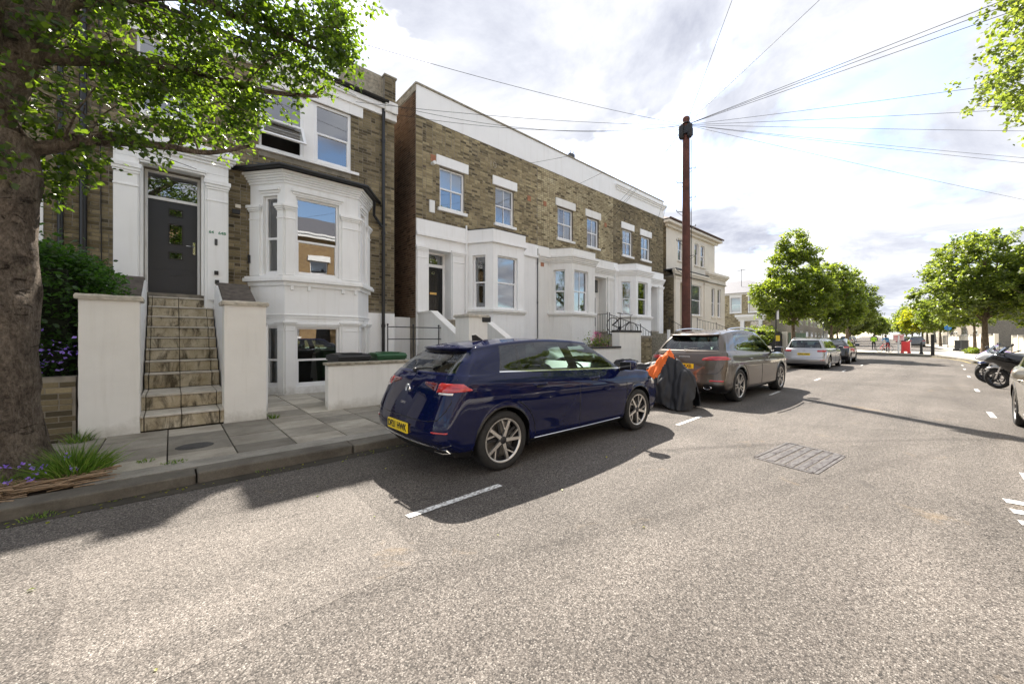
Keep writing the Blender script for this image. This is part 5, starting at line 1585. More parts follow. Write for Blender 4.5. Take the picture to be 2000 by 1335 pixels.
    def decal(s, ua, ub, zlo, zhi, name, mat, parent, off=0.006, side=-1, nu=14, nz=5, K=7, edge=True):
        mb = MB(); vs = []
        for i in range(nu + 1):
            f = i / nu; u = ua + (ub - ua) * f
            a = zlo(f) if callable(zlo) else zlo; b = zhi(f) if callable(zhi) else zhi
            for j in range(nz + 1):
                z = a + (b - a) * j / nz
                oo = off if (0 < i < nu and 0 < j < nz) or not edge else -0.004
                p = s.at(u, z, oo, K); vs.append((p[0], p[1] * (-1 if side < 0 else 1), p[2]))
        m = nz + 1
        mb.add(vs, [(i*m+j, (i+1)*m+j, (i+1)*m+j+1, i*m+j+1) for i in range(nu) for j in range(nz)], 0, True)
        return mb.build(name, M[mat], parent)
    def seam(s, uz, name, parent, side=-1, w=0.010, mat='trim_black', off=0.0012):
        """thin dark joint along a list of (u, z)"""
        pts = []
        for (u, z) in uz:
            p = s.at(u, z, off); pts.append(Vector((p[0], p[1] * side, p[2])))
        mb = MB(); mb.tube([tuple(p) for p in pts], w * 0.5, 4, smooth=False)
        return mb.build(name, M[mat], parent)

def rounded_box(mb, x0, x1, y0, y1, z0, z1, mi=0): mb.box(x0, x1, y0, y1, z0, z1, mi)

def wheel_proto(r, w, style, rimmat='alloy'):
    """wheel lying about the y axis, outer face towards -y; returns empty with tyre, rim"""
    o = empty('wheel', (0, 0, 0))
    mb = MB()
    rr = r * 0.735 if style != 'far' else r * 0.66
    prof = [(rr, -w/2 + 0.01), (rr + 0.012, -w/2), (r - 0.03, -w/2 - 0.004), (r - 0.008, -w/2 + 0.012), (r, -w/2 + 0.04), (r, w/2 - 0.04), (r - 0.01, w/2 - 0.01), (r - 0.04, w/2), (rr, w/2)]
    mb.lathe(prof, 48 if style != 'far' else 20, axis='y')
    mb.build('tyre', M['rubber'], o)
    mb = MB()
    yo = -w/2 + 0.012
    mb.lathe([(rr, w/2 - 0.02), (rr - 0.02, 0), (rr - 0.03, yo + 0.05), (rr - 0.012, yo + 0.01)], 40, axis='y', mi=1)
    mb.lathe([(rr + 0.004, yo - 0.004), (rr - 0.010, yo - 0.006), (rr - 0.018, yo + 0.012)], 40, axis='y', mi=0)
    mb.lathe([(rr - 0.03, yo + 0.10), (0.0, yo + 0.10)], 30, axis='y', mi=2)
    mb.lathe([(0.06, yo + 0.07), (0.058, yo + 0.012), (0.03, yo + 0.004), (0, yo + 0.004)], 20, axis='y', mi=1)
    def spoke(a0, r0, a1, r1, w0, w1, y0, y1, mi=0, dep=0.03):
        p0 = Vector((r0 * math.cos(a0), 0, r0 * math.sin(a0))); p1 = Vector((r1 * math.cos(a1), 0, r1 * math.sin(a1)))
        d = (p1 - p0).normalized(); t_ = Vector((-d.z, 0, d.x))
        vs = []
        for (p, ww, y) in ((p0, w0, y0), (p1, w1, y1)):
            for sgn in (-1, 1):
                q = p + t_ * ww * sgn; vs.append((q.x, y, q.z)); q2 = p + t_ * ww * 1.0 * sgn; vs.append((q2.x, y + dep, q2.z))
        mb.add(vs, [(0,2,6,4), (0,4,5,1), (2,3,7,6), (1,5,7,3)], mi)
    if style == 'five':
        for k in range(5):
            a = k * 2*PI/5 + 0.3
            spoke(a, 0.03, a, rr - 0.010, 0.020, 0.015, yo + 0.008, yo + 0.001)
            spoke(a + 0.14, rr * 0.50, a + 0.46, rr - 0.012, 0.006, 0.009, yo + 0.018, yo + 0.004)
            spoke(a + 0.62, 0.05, a + 0.62, rr - 0.02, 0.018, 0.012, yo + 0.045, yo + 0.035, 1)
    elif style == 'double':
        for k in range(5):
            a = k * 2*PI/5 + 0.15
            for dd in (-1, 1):
                spoke(a + dd * 0.35, 0.05, a + dd * 0.17, rr - 0.012, 0.014, 0.013, yo + 0.012, yo + 0.002)
    else:
        for k in range(10):
            a = k * 2*PI/10
            spoke(a, 0.05, a, rr - 0.012, 0.018, 0.014, yo + 0.02, yo + 0.006, dep=0.02)
    mb.build('rim', [M[rimmat], M['alloy_dark'], M['brake']], o)
    return o

def seat(parent, x, y, w=0.25):
    o = MB()
    def pillow(c, sz, tilt=0):
        b = MB(); b.sphere((0, 0, 0), 1, 14, 10)
        vs = []
        for v in b.v:
            p = [math.copysign(abs(q) ** 0.55, q) for q in v]
            xx, yy, zz = p[0] * sz[0], p[1] * sz[1], p[2] * sz[2]
            xx, zz = xx * math.cos(tilt) - zz * math.sin(tilt), xx * math.sin(tilt) + zz * math.cos(tilt)
            vs.append((c[0] + xx, c[1] + yy, c[2] + zz))
        o.add(vs, b.f, 0, True)
    pillow((x + 0.22, y, 0.50), (0.26, w, 0.09), 0.1)
    pillow((x - 0.10, y, 0.80), (0.09, w, 0.32), 0.28)
    pillow((x - 0.22, y, 1.16), (0.055, w * 0.5, 0.095), 0.2)
    return o.build('seat', M['seat_fabric'], parent)

def make_car(S, label, group=None):
    """S: dict describing one car. Local x from rear bumper forward, y left, z up."""
    L, W, H = S['L'], S['W'] / 2, S['H']
    root = empty('parked_car', (0, 0, 0), label=label, cat='car', group=group)
    wx = S['wx']           # control x of side columns 5..13 for lower rings
    gx = S['gx']           # greenhouse base row side x (5..11)
    tx = S['tx']           # greenhouse top row side x (5..11)
    zb, zh = S['belt'], S['hood']
    bt = S['bt']           # rear profile x at heights: bumper bottom, bumper, mid, under glass, glass base, glass top
    rings = [
        ring(bt[0] + 0.10, L - 0.14, W * 0.90, (S['zs'] - 0.03, S['zs'] - 0.045, S['zs'] - 0.03), 1.0, wx),
        ring(bt[0] + 0.04, L - 0.07, W * 0.965, (S['zs'] + 0.05, S['zs'] + 0.01, S['zs'] + 0.04), 1.0, wx),
        ring(bt[1], L - 0.01, W * 0.985, (0.42, 0.40, 0.42), 1.0, wx),
        ring(bt[2], L - 0.02, W * 1.00, (0.60, 0.60, 0.58), 1.0, wx),
        ring(bt[3], L - 0.12, W * 0.994, (zb[0] * 0.80, zb[1] * 0.82, zh[1] * 0.90), 1.0, wx),
        ring(bt[4], L - 0.26, W * 0.958, (zb[0] * 0.94, zb[1] * 0.935, zh[1] * 0.985), 1.05, wx),
        ring(bt[4] + 0.035, L - 0.44, W * 0.925, (zb[0] * 0.985, zb[1] * 0.985, zh[1] + 0.045), 1.1, wx),
        ring(bt[4] + 0.05, S['ws'][0], W * 0.885, [(0, zb[0] + 0.008), (wx[1], zb[0] + 0.006), (wx[6], zb[1] + 0.006), (S['ws'][0] - 0.2, zh[0] - 0.01), (S['ws'][0], zh[0] + 0.01)], 1.1, gx, True, 1.0, S.get('gws')),
    ]
    # greenhouse
    wt = S['wt']
    zt = S['zt']           # (rear, mid, front) window head
    zg0 = rings[-1][:, 2]
    top = ring(bt[5], S['ws'][1], wt, zt, S.get('rbt', 0.85), tx, True, 0.8)
    base = rings[-1].copy()
    g0 = base * (1 - 0.045) + top * 0.045
    rings.append(g0)
    mid = base * 0.48 + top * 0.52; mid[:, 1] *= 1.022; mid[:, 0] += np.where(np.arange(19) < 4, -0.012, np.where(np.arange(19) > 13, 0.03, 0))
    rings.append(mid)
    rings.append(top)
    rail = top.copy(); rail[:, 1] *= 0.955; rail[:, 2] += 0.030
    cx_ = (rail[:, 0].min() + rail[:, 0].max()) / 2
    rail[:, 0] = cx_ + (rail[:, 0] - cx_) * 0.985
    rail[:5, 0] -= 0.0
    rings.append(rail)
    for k, (sy, dz) in enumerate([(0.84, 0.052), (0.5, 0.075), (0.22, 0.084), (0.0, 0.086)]):
        q = top.copy(); q[:, 1] *= sy; q[:, 2] += dz * S.get('crown', 1.0); q[:, 0] = cx_ + (q[:, 0] - cx_) * (0.97 - 0.012 * k)
        # rear block: spread columns so the roof does not fold at the tail
        for c in range(4): q[c, 0] = q[4, 0] + (q[c, 0] - q[4, 0]) * (0.9 - 0.1 * k)
        rings.append(q)
    rowk = [0, 0.35, 0.9, 1.5, 2.1, 2.6, 2.9, 3.5, 3.65, 4.6, 5.5, 5.7, 6.0, 6.8, 7.4, 8.0]
    rw, tyw = S['wheel']
    ax = (S['ra'], S['fa'])
    sh = CarShape(rings, rowk, [(ax[0], rw), (ax[1], rw)], rw + S.get('archgap', 0.045), S.get('hires', 1.0))
    NR = len(rings) - 1
    pm = S['paint']
    # body panels by grid region
    rp, cp = sh.rpos, sh.cpos
    allc = set(sh.cells(0, NR, 0, 18))
    def take(name, cells, mat, side=0, **k):
        cells = [c for c in cells if c in allc] if k.pop('rem', True) else cells
        return sh.patch(cells, side, name, mat, root, **k)
    glass = S.get('glass', 'car_glass')
    rear_g = [c for c in sh.cells(8, 10, 0, 3)]
    ws_g = [c for c in sh.cells(8, 10, 12, 18)]
    s1 = [c for c in sh.cells(8, 10, 6, 7)]; s2 = [c for c in sh.cells(8, 10, 7, 8)]; s3 = [c for c in sh.cells(8, 10, 9, 11)]
    pil = [c for c in sh.cells(8, 10, 8, 9)]
    apil = [c for c in sh.cells(8, 10, 11, 12)]
    strip = [c for c in sh.cells(7, 8, 6, 11)]
    roofset = [c for c in sh.cells(12, NR, 0, 18)]
    railset = [c for c in sh.cells(10, 12, 6, 11)]; header = [c for c in sh.cells(10, 12, 11, 18)]
    # window frames: outermost grid lines inside the glass area stay black
    def shrink(cells, nrt=1, nct=1):
        rs = [c[0] for c in cells]; cs = [c[1] for c in cells]
        r0, r1, c0, c1 = min(rs), max(rs), min(cs), max(cs)
        inner = [c for c in cells if r0 + nrt <= c[0] <= r1 - nrt and c0 + nct <= c[1] <= c1 - nct]
        return inner, [c for c in cells if c not in set(inner)]
    det = S.get('detail', 2)
    hood = [c for c in sh.cells(6, 7, 12, 18)]
    fdoor = [c for c in sh.cells(1, 7, 9, 11)]; rdoor = [c for c in sh.cells(1, 7, 7, 9)]
    rdoor = [c for c in rdoor if sh.G0[c[0], c[1], 0] > ax[0] + rw + 0.07 or sh.G[c[0], c[1], 2] > rw * 2 + 0.12]
    used = set(header + rear_g + ws_g + s1 + s2 + s3 + pil + apil + strip + roofset + railset + hood + fdoor + rdoor)
    lower_black = S.get('lower_black')
    rest = [c for c in sh.cells(0, NR, 0, 18) if c not in used]
    skirt = [c for c in rest if c[0] < rp[1]]
    if lower_black:
        skirt = [c for c in rest if c[0] < rp[2] and (c[1] < cp[5] or c[1] > cp[14] or c[0] < rp[1])]
    sk = set(skirt)
    tail_black = set()
    if S.get('tailband'):   # dark lower half of the hatch panel under the glass
        pass
    body = [c for c in rest if c not in sk]
    sh.patch([c for c in body if c[1] < cp[9]], 0, 'body', pm, root); sh.patch([c for c in body if c[1] >= cp[9]], 0, 'front_wings', pm, root)
    sh.patch(skirt, 0, 'skirt', 'trim_black' if lower_black or det > 1 else pm, root)
    sh.patch(roofset, 0, 'roof', S.get('roofmat', pm), root); sh.patch(header, 0, 'roof_header', pm, root)
    sh.patch(hood, 0, 'bonnet', pm, root)
    for sd in (1, -1):
        o = sh.patch(fdoor, sd, 'front_door', pm, root)
        o2 = sh.patch(rdoor, sd, 'rear_door', pm, root)
        for (cs, nm) in ((s1, 'quarter_window'), (s2, 'side_window'), (s3, 'side_window')):
            gi, fr_ = shrink(cs) if det > 1 else (cs, [])
            sh.patch(gi, sd, nm, glass, root)
            if fr_: sh.patch(fr_, sd, 'window_trim', 'gloss_black', root)
        sh.patch(pil, sd, 'door_pillar', 'gloss_black', root)
        sh.patch(apil, sd, 'windscreen_pillar', pm, root)
        sh.patch(strip, sd, 'waist_trim', 'chrome' if S.get('chrome') else 'gloss_black', root, off=0.002)
        sh.patch(railset, sd, 'roof_rail_panel', pm, root)
    gi, fr_ = shrink(rear_g, 1, 0) if det > 1 else (rear_g, [])
    gi2 = [c for c in gi if c[1] < cp[3] - 1]; fr_ += [c for c in gi if c[1] >= cp[3] - 1]
    sh.patch(gi2, 0, 'rear_window', S.get('rearglass', glass), root); sh.patch(fr_, 0, 'rear_window_trim', 'gloss_black', root)
    gi, fr_ = shrink(ws_g, 1, 1) if det > 1 else (ws_g, [])
    gi += [c for c in fr_ if c[1] == max(q[1] for q in ws_g)]; fr_ = [c for c in fr_ if c[1] != max(q[1] for q in ws_g)]
    sh.patch(gi, 0, 'windscreen', glass, root); sh.patch(fr_, 0, 'windscreen_trim', 'gloss_black', root)
    # underbody, wheel wells
    mb = MB()
    mb.box(0.25, L - 0.3, -W * 0.86, W * 0.86, S['zs'] - 0.02, S['zs'] + 0.02)
    mb.box(ax[0] + rw + 0.05, ax[1] - rw - 0.05, -W * 0.9, W * 0.9, S['zs'] - 0.02, 0.40)
    mb.box(bt[0] + 0.22, ax[0] - rw - 0.06, -W * 0.72, W * 0.72, S['zs'] + 0.03, 0.60)
    mb.box(ax[1] + rw + 0.06, L - 0.3, -W * 0.75, W * 0.75, S['zs'] + 0.03, 0.60)
    mb.box(ax[0] - rw, ax[1] + rw, -W * 0.60, W * 0.60, S['zs'] - 0.01, 0.52)
    mb.box(ax[1] - 0.1, L - 0.5, -W * 0.66, W * 0.66, 0.4, zh[1] - 0.05)
    mb.build('underbody', M['trim_black'], root)
    for a in ax:
        for sd in (-1, 1):
            mb = MB()
            pr = [(rw + 0.06, sd * W * 0.955), (rw + 0.06, sd * W * 0.58), (0.0, sd * W * 0.58)]
            vs_ = []
            n = 18
            for (r_, y_) in pr:
                for k in range(n + 1):
                    t_ = -0.35 + (PI + 0.7) * k / n
                    vs_.append((a + r_ * math.cos(t_), y_, rw + r_ * math.sin(t_)))
            mb.add(vs_, [(i*(n+1)+k, i*(n+1)+k+1, (i+1)*(n+1)+k+1, (i+1)*(n+1)+k) for i in range(2) for k in range(n)], 0, True)
            mb.build('wheel_well', M['trim_black'], root)
    # cabin
    if det > 0:
        seat(root, S['seat'], -0.36); seat(root, S['seat'], 0.36)
        seat(root, S['seat'] - 0.92, -0.38, 0.27); seat(root, S['seat'] - 0.92, 0.38, 0.27); 
        mb = MB(); mb.prism([(S['seat'] + 0.72, 0.45), (S['ws'][0] - 0.1, 0.45), (S['ws'][0] - 0.05, zh[0] - 0.02), (S['seat'] + 0.95, zh[0] + 0.02), (S['seat'] + 0.72, zh[0] - 0.12)], -W * 0.8, W * 0.8, plane='xz')
        mb.build('dashboard', M['trim_black'], root)
        mb = MB(); cxw = S['seat'] + 0.60
        pts = []
        for k in range(21):
            a = 2*PI*k/20; pts.append((cxw - 0.18 * math.sin(a) * 0.35, -0.36 + 0.185 * math.cos(a), 0.92 + 0.185 * math.sin(a) * 0.93))
        mb.tube(pts, 0.014, 6, cap=False); mb.tube([(cxw, -0.36, 0.92), (cxw + 0.2, -0.36, 0.84)], 0.03, 6)
        mb.tube([(cxw, -0.53, 0.92), (cxw, -0.19, 0.92)], 0.018, 6)
        mb.build('steering_wheel', M['trim_black'], root)
    # joints
    if det > 1:
        U = sh.ux
        ud, um, uf = 9 - 0.5, 0, 11
        xB = (gx[3] + gx[4]) / 2
        for sd in (-1, 1):
            ub = 8.5
            sh.seam([(ub, S['zs'] + 0.06), (ub, 0.4), (ub, 0.6), (ub, 0.8), (ub, zb[1] * 0.985)], 'door_gap', root, sd)
            sh.seam([(11.02, S['zs'] + 0.08), (11.03, 0.4), (11.03, 0.6), (11.02, 0.78), (11.0, zb[1] * 0.98)], 'door_gap', root, sd)
            ra_ = ax[0]; rr_ = rw + 0.13
            pp = []
            for k in range(9):
                t_ = R(2) + R(62) * k / 8
                pp.append((U(ra_ + rr_ * math.cos(t_)), rw + rr_ * math.sin(t_)))
            pp = [(pp[0][0], S['zs'] + 0.08)] + pp + [(U(wx[1] + 0.05), zb[0] * 0.97)]
            sh.seam(pp, 'door_gap', root, sd)
            # handles
            for xh in S['handles']:
                uh = U(xh)
                h_ = sh.decal(U(xh - 0.10), U(xh + 0.11), S['hz'] - 0.018, S['hz'] + 0.020, 'door_handle', pm, root, 0.034, sd, 10, 4)
                sh.decal(U(xh - 0.07), U(xh + 0.08), S['hz'] - 0.045, S['hz'] + 0.03, 'handle_recess', 'trim_black' , root, 0.0025, sd, 8, 4)
            # bumper joint and boot lid joint
            sh.seam([(0.0, S['boot'][0]), (1.0, S['boot'][0]), (2.0, S['boot'][0] + 0.005), (2.75, S['boot'][0] + 0.03), (3.2, S['boot'][0] + 0.12), (3.45, S['boot'][1]), (3.3, zb[0] * 0.965)], 'boot_gap', root, sd)
            if S.get('fuel') and sd == -1:
                u0, u1 = U(S['fuel'] - 0.09), U(S['fuel'] + 0.09); z0_, z1_ = S['hz'] - 0.12, S['hz'] + 0.02
                sh.seam([(u0, z0_), (u1, z0_), (u1, z1_), (u0, z1_), (u0, z0_)], 'fuel_flap', root, sd, 0.004)
            sh.seam([(U(ax[1] + rw * 0.55), rw + rw * 1.05), (U(ax[1] + rw * 0.6), 0.80), (14.2, 0.78)], 'bonnet_gap', root, sd, 0.005)
    # tail lights
    for sd in (-1, 1):
        for (ua, ub, lo, hi, mt) in S['tail']:
            sh.decal(ua, ub, lo, hi, 'tail_light' if 'lamp_clear' != mt else 'reversing_light', mt, root, 0.010, sd, 16, 5)
        for (ua, ub, lo, hi, mt, nm) in S.get('extra', []):
            sh.decal(ua, ub, lo, hi, nm, mt, root, 0.008, sd, 12, 4)
        # headlight
        sh.decal(13.2, 15.4, lambda f: zh[1] * 0.80 - 0.02 * f, lambda f: zh[1] * 0.94 - 0.01 * f, 'headlight', 'lamp_clear', root, 0.008, sd, 10, 4)
        # mirrors
        mx, mz = S['mirror']
        mb = MB()
        b = MB(); b.sphere((0, 0, 0), 1, 14, 10)
        vs = []
        for v in b.v:
            p = [math.copysign(abs(q) ** 0.7, q) for q in v]
            vs.append((mx + p[0] * 0.085 + p[1] * 0.02 * sd, sd * (W + 0.085) + p[1] * 0.115, mz + p[2] * 0.072))
        mb.add(vs, b.f, 0, True)
        mo = mb.build('door_mirror', M[pm], root)
        mb = MB(); mb.box(mx - 0.092, mx - 0.080, sd * (W + 0.085) - 0.095, sd * (W + 0.085) + 0.095, mz - 0.055, mz + 0.055); mb.build('mirror_glass', M['gloss_black'], mo, bevel=0.02)
        mb = MB(); mb.tube([(mx + 0.02, sd * (W * 0.88), mz - 0.07), (mx, sd * (W + 0.03), mz - 0.045)], 0.028, 8); mb.build('mirror_arm', M['trim_black'], mo)
    # wheels
    wp = None
    for a in ax:
        for sd in (-1, 1):
            if wp is None: wh = wp = wheel_proto(rw, tyw, S['rim'], S.get('rimmat', 'alloy')); wh.parent = root
            else: wh = copy_tree(wp, root)
            wh.location = (a, sd * (W - tyw / 2 - S.get('inset', 0.012)), rw)
            wh.rotation_euler = (0, random.uniform(0, 6), 0 if sd < 0 else PI)
            wh.rotation_euler = (0, S.get('spin', 0.4) * (1 if a == ax[0] else 1.7), PI if sd > 0 else 0)
    # plate
    if S.get('plate'):
        pz, pw_, txt = S['plate']
        px_ = sh.at(0, pz)[0]
        mb = MB(); mb.box(px_ - 0.014, px_ + 0.004, -0.26, 0.26, pz - 0.056, pz + 0.056)
        pl = mb.build('number_plate', M['plate_yellow'], root, bevel=0.006)
        if txt: text_mesh('registration', txt, 0.098, 'plate_ink', pl, (px_ - 0.0155, 0, pz), (R(90), 0, R(-90)), bold=0.003, ext=0.001)
    root['_'] = 0; del root['_']
    return root, sh

GOLF = dict(L=4.284, W=1.79, H=1.456, ra=0.80, fa=3.42, wheel=(0.326, 0.225), zs=0.25,
    wx=[0.42, 0.80, 1.10, 1.98, 2.10, 2.65, 3.10, 3.42, 3.80], gx=[0.44, 0.80, 1.10, 1.98, 2.10, 2.62, 3.04], tx=[0.72, 0.93, 1.16, 1.90, 2.02, 2.28, 2.50],
    belt=(1.065, 0.985), hood=(1.05, 0.86), bt=[0.07, 0.0, 0.012, 0.10, 0.17, 0.52], ws=(3.34, 2.62), wt=0.59, zt=(1.305, 1.405, 1.345), rbt=0.5,
    paint='paint_navy', seat=1.95, handles=(1.34, 2.36), hz=0.90, boot=(0.60, 0.80), fuel=0.98, chrome=True, rim='five', spin=0.35,
    tail=[(1.95, 4.95, lambda f: 0.885 + 0.025 * f, lambda f: 0.995 - 0.01*f + (-0.065 * max(0, f - 0.7) / 0.3), 'lamp_red'), (1.0, 1.93, lambda f: 0.955 - 0.06 * f, lambda f: 0.985, 'lamp_red_dark'), (2.2, 3.4, 0.872, 0.896, 'lamp_clear')],
    extra=[(2.4, 3.9, 0.50, 0.52, 'lamp_red', 'reflector')], mirror=(3.02, 1.05), plate=(0.49, 0.52, 'DF21 HWK'), hires=1.35, crown=0.60)
golf, gs = make_car(GOLF, 'dark blue five door hatchback parked nearest the camera')
golf.location = (1.79, 4.355, 0)
golf.rotation_euler = (0, 0, R(0))
W_ = 0.895
# spoiler over the rear window, wiper, aerial, badge, lettering, valance
def spoiler(sh, root, mat, back=0.12, thick=0.028):
    r = sh.rpos[11]; c1 = sh.cpos[4]; cs = list(range(0, c1 + 1, max(1, c1 // 14)))
    row = [sh.G[r, c] for c in cs]
    pts = [(p[0], -p[1], p[2]) for p in row[::-1]] + [tuple(p) for p in row[1:]]
    vs = []
    for (x, y, z) in pts:
        vs += [(x + 0.10, y * 0.98, z + 0.022), (x - back, y * 0.99, z - 0.002), (x - back + 0.01, y * 0.99, z - thick), (x + 0.02, y, z - thick - 0.01)]
    n = len(pts); mb = MB()
    mb.add(vs, [(4*i+a, 4*i+4+a, 4*i+4+(a+1) % 4, 4*i+(a+1) % 4) for i in range(n - 1) for a in range(4)] + [(0, 1, 2, 3), (4*n-4, 4*n-3, 4*n-2, 4*n-1)], 0, True)
    return mb.build('spoiler', M[mat], root)
spoiler(gs, golf, 'paint_navy', 0.045, 0.014)
mb = MB(); mb.tube([(0.20, 0.02, 1.10), (0.225, -0.24, 1.125), (0.24, -0.32, 1.13)], [0.016, 0.010, 0.006], 6); mb.sphere((0.19, 0.0, 1.09), 0.026); mb.build('rear_wiper', M['trim_black'], golf)
mb = MB(); mb.prism([(0.95, 1.42), (1.10, 1.43), (0.99, 1.50), (0.945, 1.495)], -0.012, 0.012, plane='xz'); mb.build('aerial', M['trim_black'], golf)
bz = 0.88; bx = gs.at(0, bz)[0] - 0.006
mb = MB()
mb.tube([(bx, 0.058 * math.cos(2*PI*k/28), bz + 0.058 * math.sin(2*PI*k/28)) for k in range(29)], 0.0045, 6, cap=False)
mb.tube([(bx, 0.027, bz + 0.050), (bx, 0.0, bz + 0.008), (bx, -0.027, bz + 0.050)], 0.0045, 6)
mb.tube([(bx, 0.050, bz + 0.022), (bx, 0.026, bz - 0.048), (bx, 0.0, bz + 0.006), (bx, -0.026, bz - 0.048), (bx, -0.050, bz + 0.022)], 0.0045, 6)
bd = mb.build('badge', M['chrome'], golf)
text_mesh('lettering', 'G O L F', 0.036, 'chrome', golf, (gs.at(0, 0.74)[0] - 0.006, 0, 0.74), (R(90), 0, R(-90)), ext=0.003)
for sd in (-1, 1):
    gs.decal(0.0, 3.4, lambda f: 0.262 + 0.03 * f, lambda f: 0.300 + 0.03 * f, 'valance', 'trim_black', golf, 0.004, sd, 14, 3)
    gs.seam([(0.0, 0.325), (1.0, 0.325), (2.0, 0.335), (3.0, 0.36), (4.0, 0.39)], 'chrome_strip', golf, sd, 0.010, 'chrome', 0.005)
    gs.seam([(1.9, 0.275), (2.2, 0.312), (3.1, 0.322), (3.3, 0.29), (2.6, 0.266), (1.9, 0.275)], 'exhaust_trim', golf, sd, 0.014, 'chrome', 0.006)
    gs.seam([(gs.ux(1.25), 0.275), (gs.ux(2.2), 0.27), (gs.ux(2.95), 0.27)], 'sill_strip', golf, sd, 0.010, 'chrome', 0.004)
mb = MB(); mb.box(1.5, 1.9, -0.45, -0.41, 1.455, 1.462); mb.box(1.5, 1.9, 0.41, 0.45, 1.455, 1.462)

CAY = dict(L=4.855, W=1.94, H=1.70, ra=0.975, fa=3.87, wheel=(0.375, 0.265), zs=0.27,
    wx=[0.48, 0.86, 1.22, 2.28, 2.42, 3.0, 3.50, 3.87, 4.3], gx=[0.52, 0.86, 1.22, 2.28, 2.42, 2.95, 3.45], tx=[0.92, 1.22, 1.46, 2.18, 2.32, 2.60, 2.84], 
    belt=(1.16, 1.075), hood=(1.17, 0.98), bt=[0.08, 0.0, 0.05, 0.13, 0.20, 0.62], ws=(3.76, 2.96), wt=0.655, zt=(1.50, 1.62, 1.555), rbt=0.5,
    paint='paint_bronze', seat=2.25, handles=(1.60, 2.80), hz=0.96, boot=(0.66, 0.84), chrome=False, rim='double', spin=0.7, glass='car_glass', rearglass='car_glass',
    tail=[(1.25, 5.0, lambda f: 0.955 + 0.02 * f, lambda f: 1.05 + 0.02 * f - 0.06 * max(0, f - 0.7) / 0.3 - 0.05 * max(0, 0.2 - f) / 0.2, 'lamp_red')],
    extra=[(2.0, 3.9, 0.505, 0.545, 'lamp_red', 'reflector'), (1.5, 4.2, 0.30, 0.47, 'trim_black', 'valance')], mirror=(3.34, 1.16), plate=(0.82, 0.52, 'LR66 KXE'), hires=1.1, crown=0.72)
cay, cs_ = make_car(CAY, 'bronze brown sport utility car behind the covered motorbike')
cay.location = (8.22, 4.33, 0); cay.rotation_euler = (0, 0, R(-1.0))
for sd in (-1, 1):
    mb = MB()
    yy = sd * 0.62; xs_ = np.linspace(0.95, 2.75, 12)
    pts = [(x_, sd * (0.655 - 0.0 * abs(x_ - 1.9)), 1.625 + 0.065 * math.sin(PI * (x_ - 0.95) / 1.8) ** 0.6 + 0.02) for x_ in xs_]
    mb.tube(pts, 0.017, 8); mb.build('roof_bar', M['chrome'], cay)
    mb = MB(); ex = cs_.at(2.3, 0.36)
    mb.lathe([(0.062, -0.02), (0.055, -0.04), (0.045, -0.02), (0.043, 0.12), (0, 0.12)], 24, (0, 0, 0), 'x')
    mb.v = [(v[0] + 0.08, v[1] * 1.6 + sd * 0.60, v[2] * 0.75 + 0.37) for v in mb.v]
    mb.build('exhaust', M['chrome'], cay)
spoiler(cs_, cay, 'paint_bronze', 0.14)
mb = MB(); mb.tube([(0.20, 0.02, 1.19), (0.245, -0.30, 1.225)], [0.016, 0.008], 6); mb.build('rear_wiper', M['trim_black'], cay)
mb = MB(); mb.box(cs_.at(0, 1.03)[0] - 0.008, cs_.at(0, 1.03)[0], -0.14, 0.14, 1.02, 1.045); mb.build('lettering_bar', M['chrome'], cay)

EST = dict(L=4.56, W=1.80, H=1.48, ra=0.95, fa=3.63, wheel=(0.318, 0.21), zs=0.20,
    wx=[0.34, 0.62, 1.35, 2.22, 2.34, 2.88, 3.35, 3.63, 4.05], gx=[0.36, 0.62, 1.35, 2.22, 2.34, 2.84, 3.28], tx=[0.56, 0.72, 1.36, 2.14, 2.26, 2.52, 2.74],
    belt=(0.97, 0.92), hood=(0.99, 0.82), bt=[0.06, 0.0, 0.05, 0.10, 0.14, 0.36], ws=(3.58, 2.86), wt=0.62, zt=(1.35, 1.40, 1.34), rbt=0.5,
    paint='paint_silver', seat=2.15, handles=(1.6, 2.6), hz=0.80, boot=(0.52, 0.70), chrome=False, rim='ten', spin=0.2,
    tail=[(1.75, 4.6, lambda f: 0.80 + 0.01 * f, lambda f: 0.905 + 0.01*f, 'lamp_red')], extra=[(2.3, 3.7, 0.42, 0.45, 'lamp_red', 'reflector')],
    mirror=(3.2, 0.99), plate=(0.70, 0.52, 'GX63 EWY'), hires=0.8, crown=0.75)
est, es_ = make_car(EST, 'silver estate car parked beyond the bronze sport utility car')
est.location = (20.98, 4.80, 0); est.rotation_euler = (0, 0, R(0.5))
for sd in (-1, 1):
    mb = MB(); mb.tube([(0.7, sd * 0.60, 1.40), (0.85, sd * 0.60, 1.46), (2.4, sd * 0.60, 1.475), (2.6, sd * 0.59, 1.43)], 0.014, 6); mb.build('roof_bar', M['chrome'], est)
bx = es_.at(0, 0.86)[0] - 0.005
mb = MB(); mb.tube([(bx, 0.05 * math.cos(2*PI*k/20), 0.86 + 0.05 * math.sin(2*PI*k/20)) for k in range(21)], 0.006, 5, cap=False)
mb.tube([(bx, 0.04, 0.88), (bx, 0.02, 0.82), (bx, 0, 0.86), (bx, -0.02, 0.82), (bx, -0.04, 0.88)], 0.005, 5); mb.build('badge', M['chrome'], est)

HB = dict(GOLF); HB.update(paint='paint_blackcar', rim='ten', hires=0.7, plate=(0.44, 0.52, ''), detail=1, chrome=False, extra=[], glass='car_glass_dark')
hat, _s = make_car(HB, 'small black hatchback parked in front of the silver estate')
hat.location = (26.55, 4.75, 0); hat.rotation_euler = (0, 0, R(2))

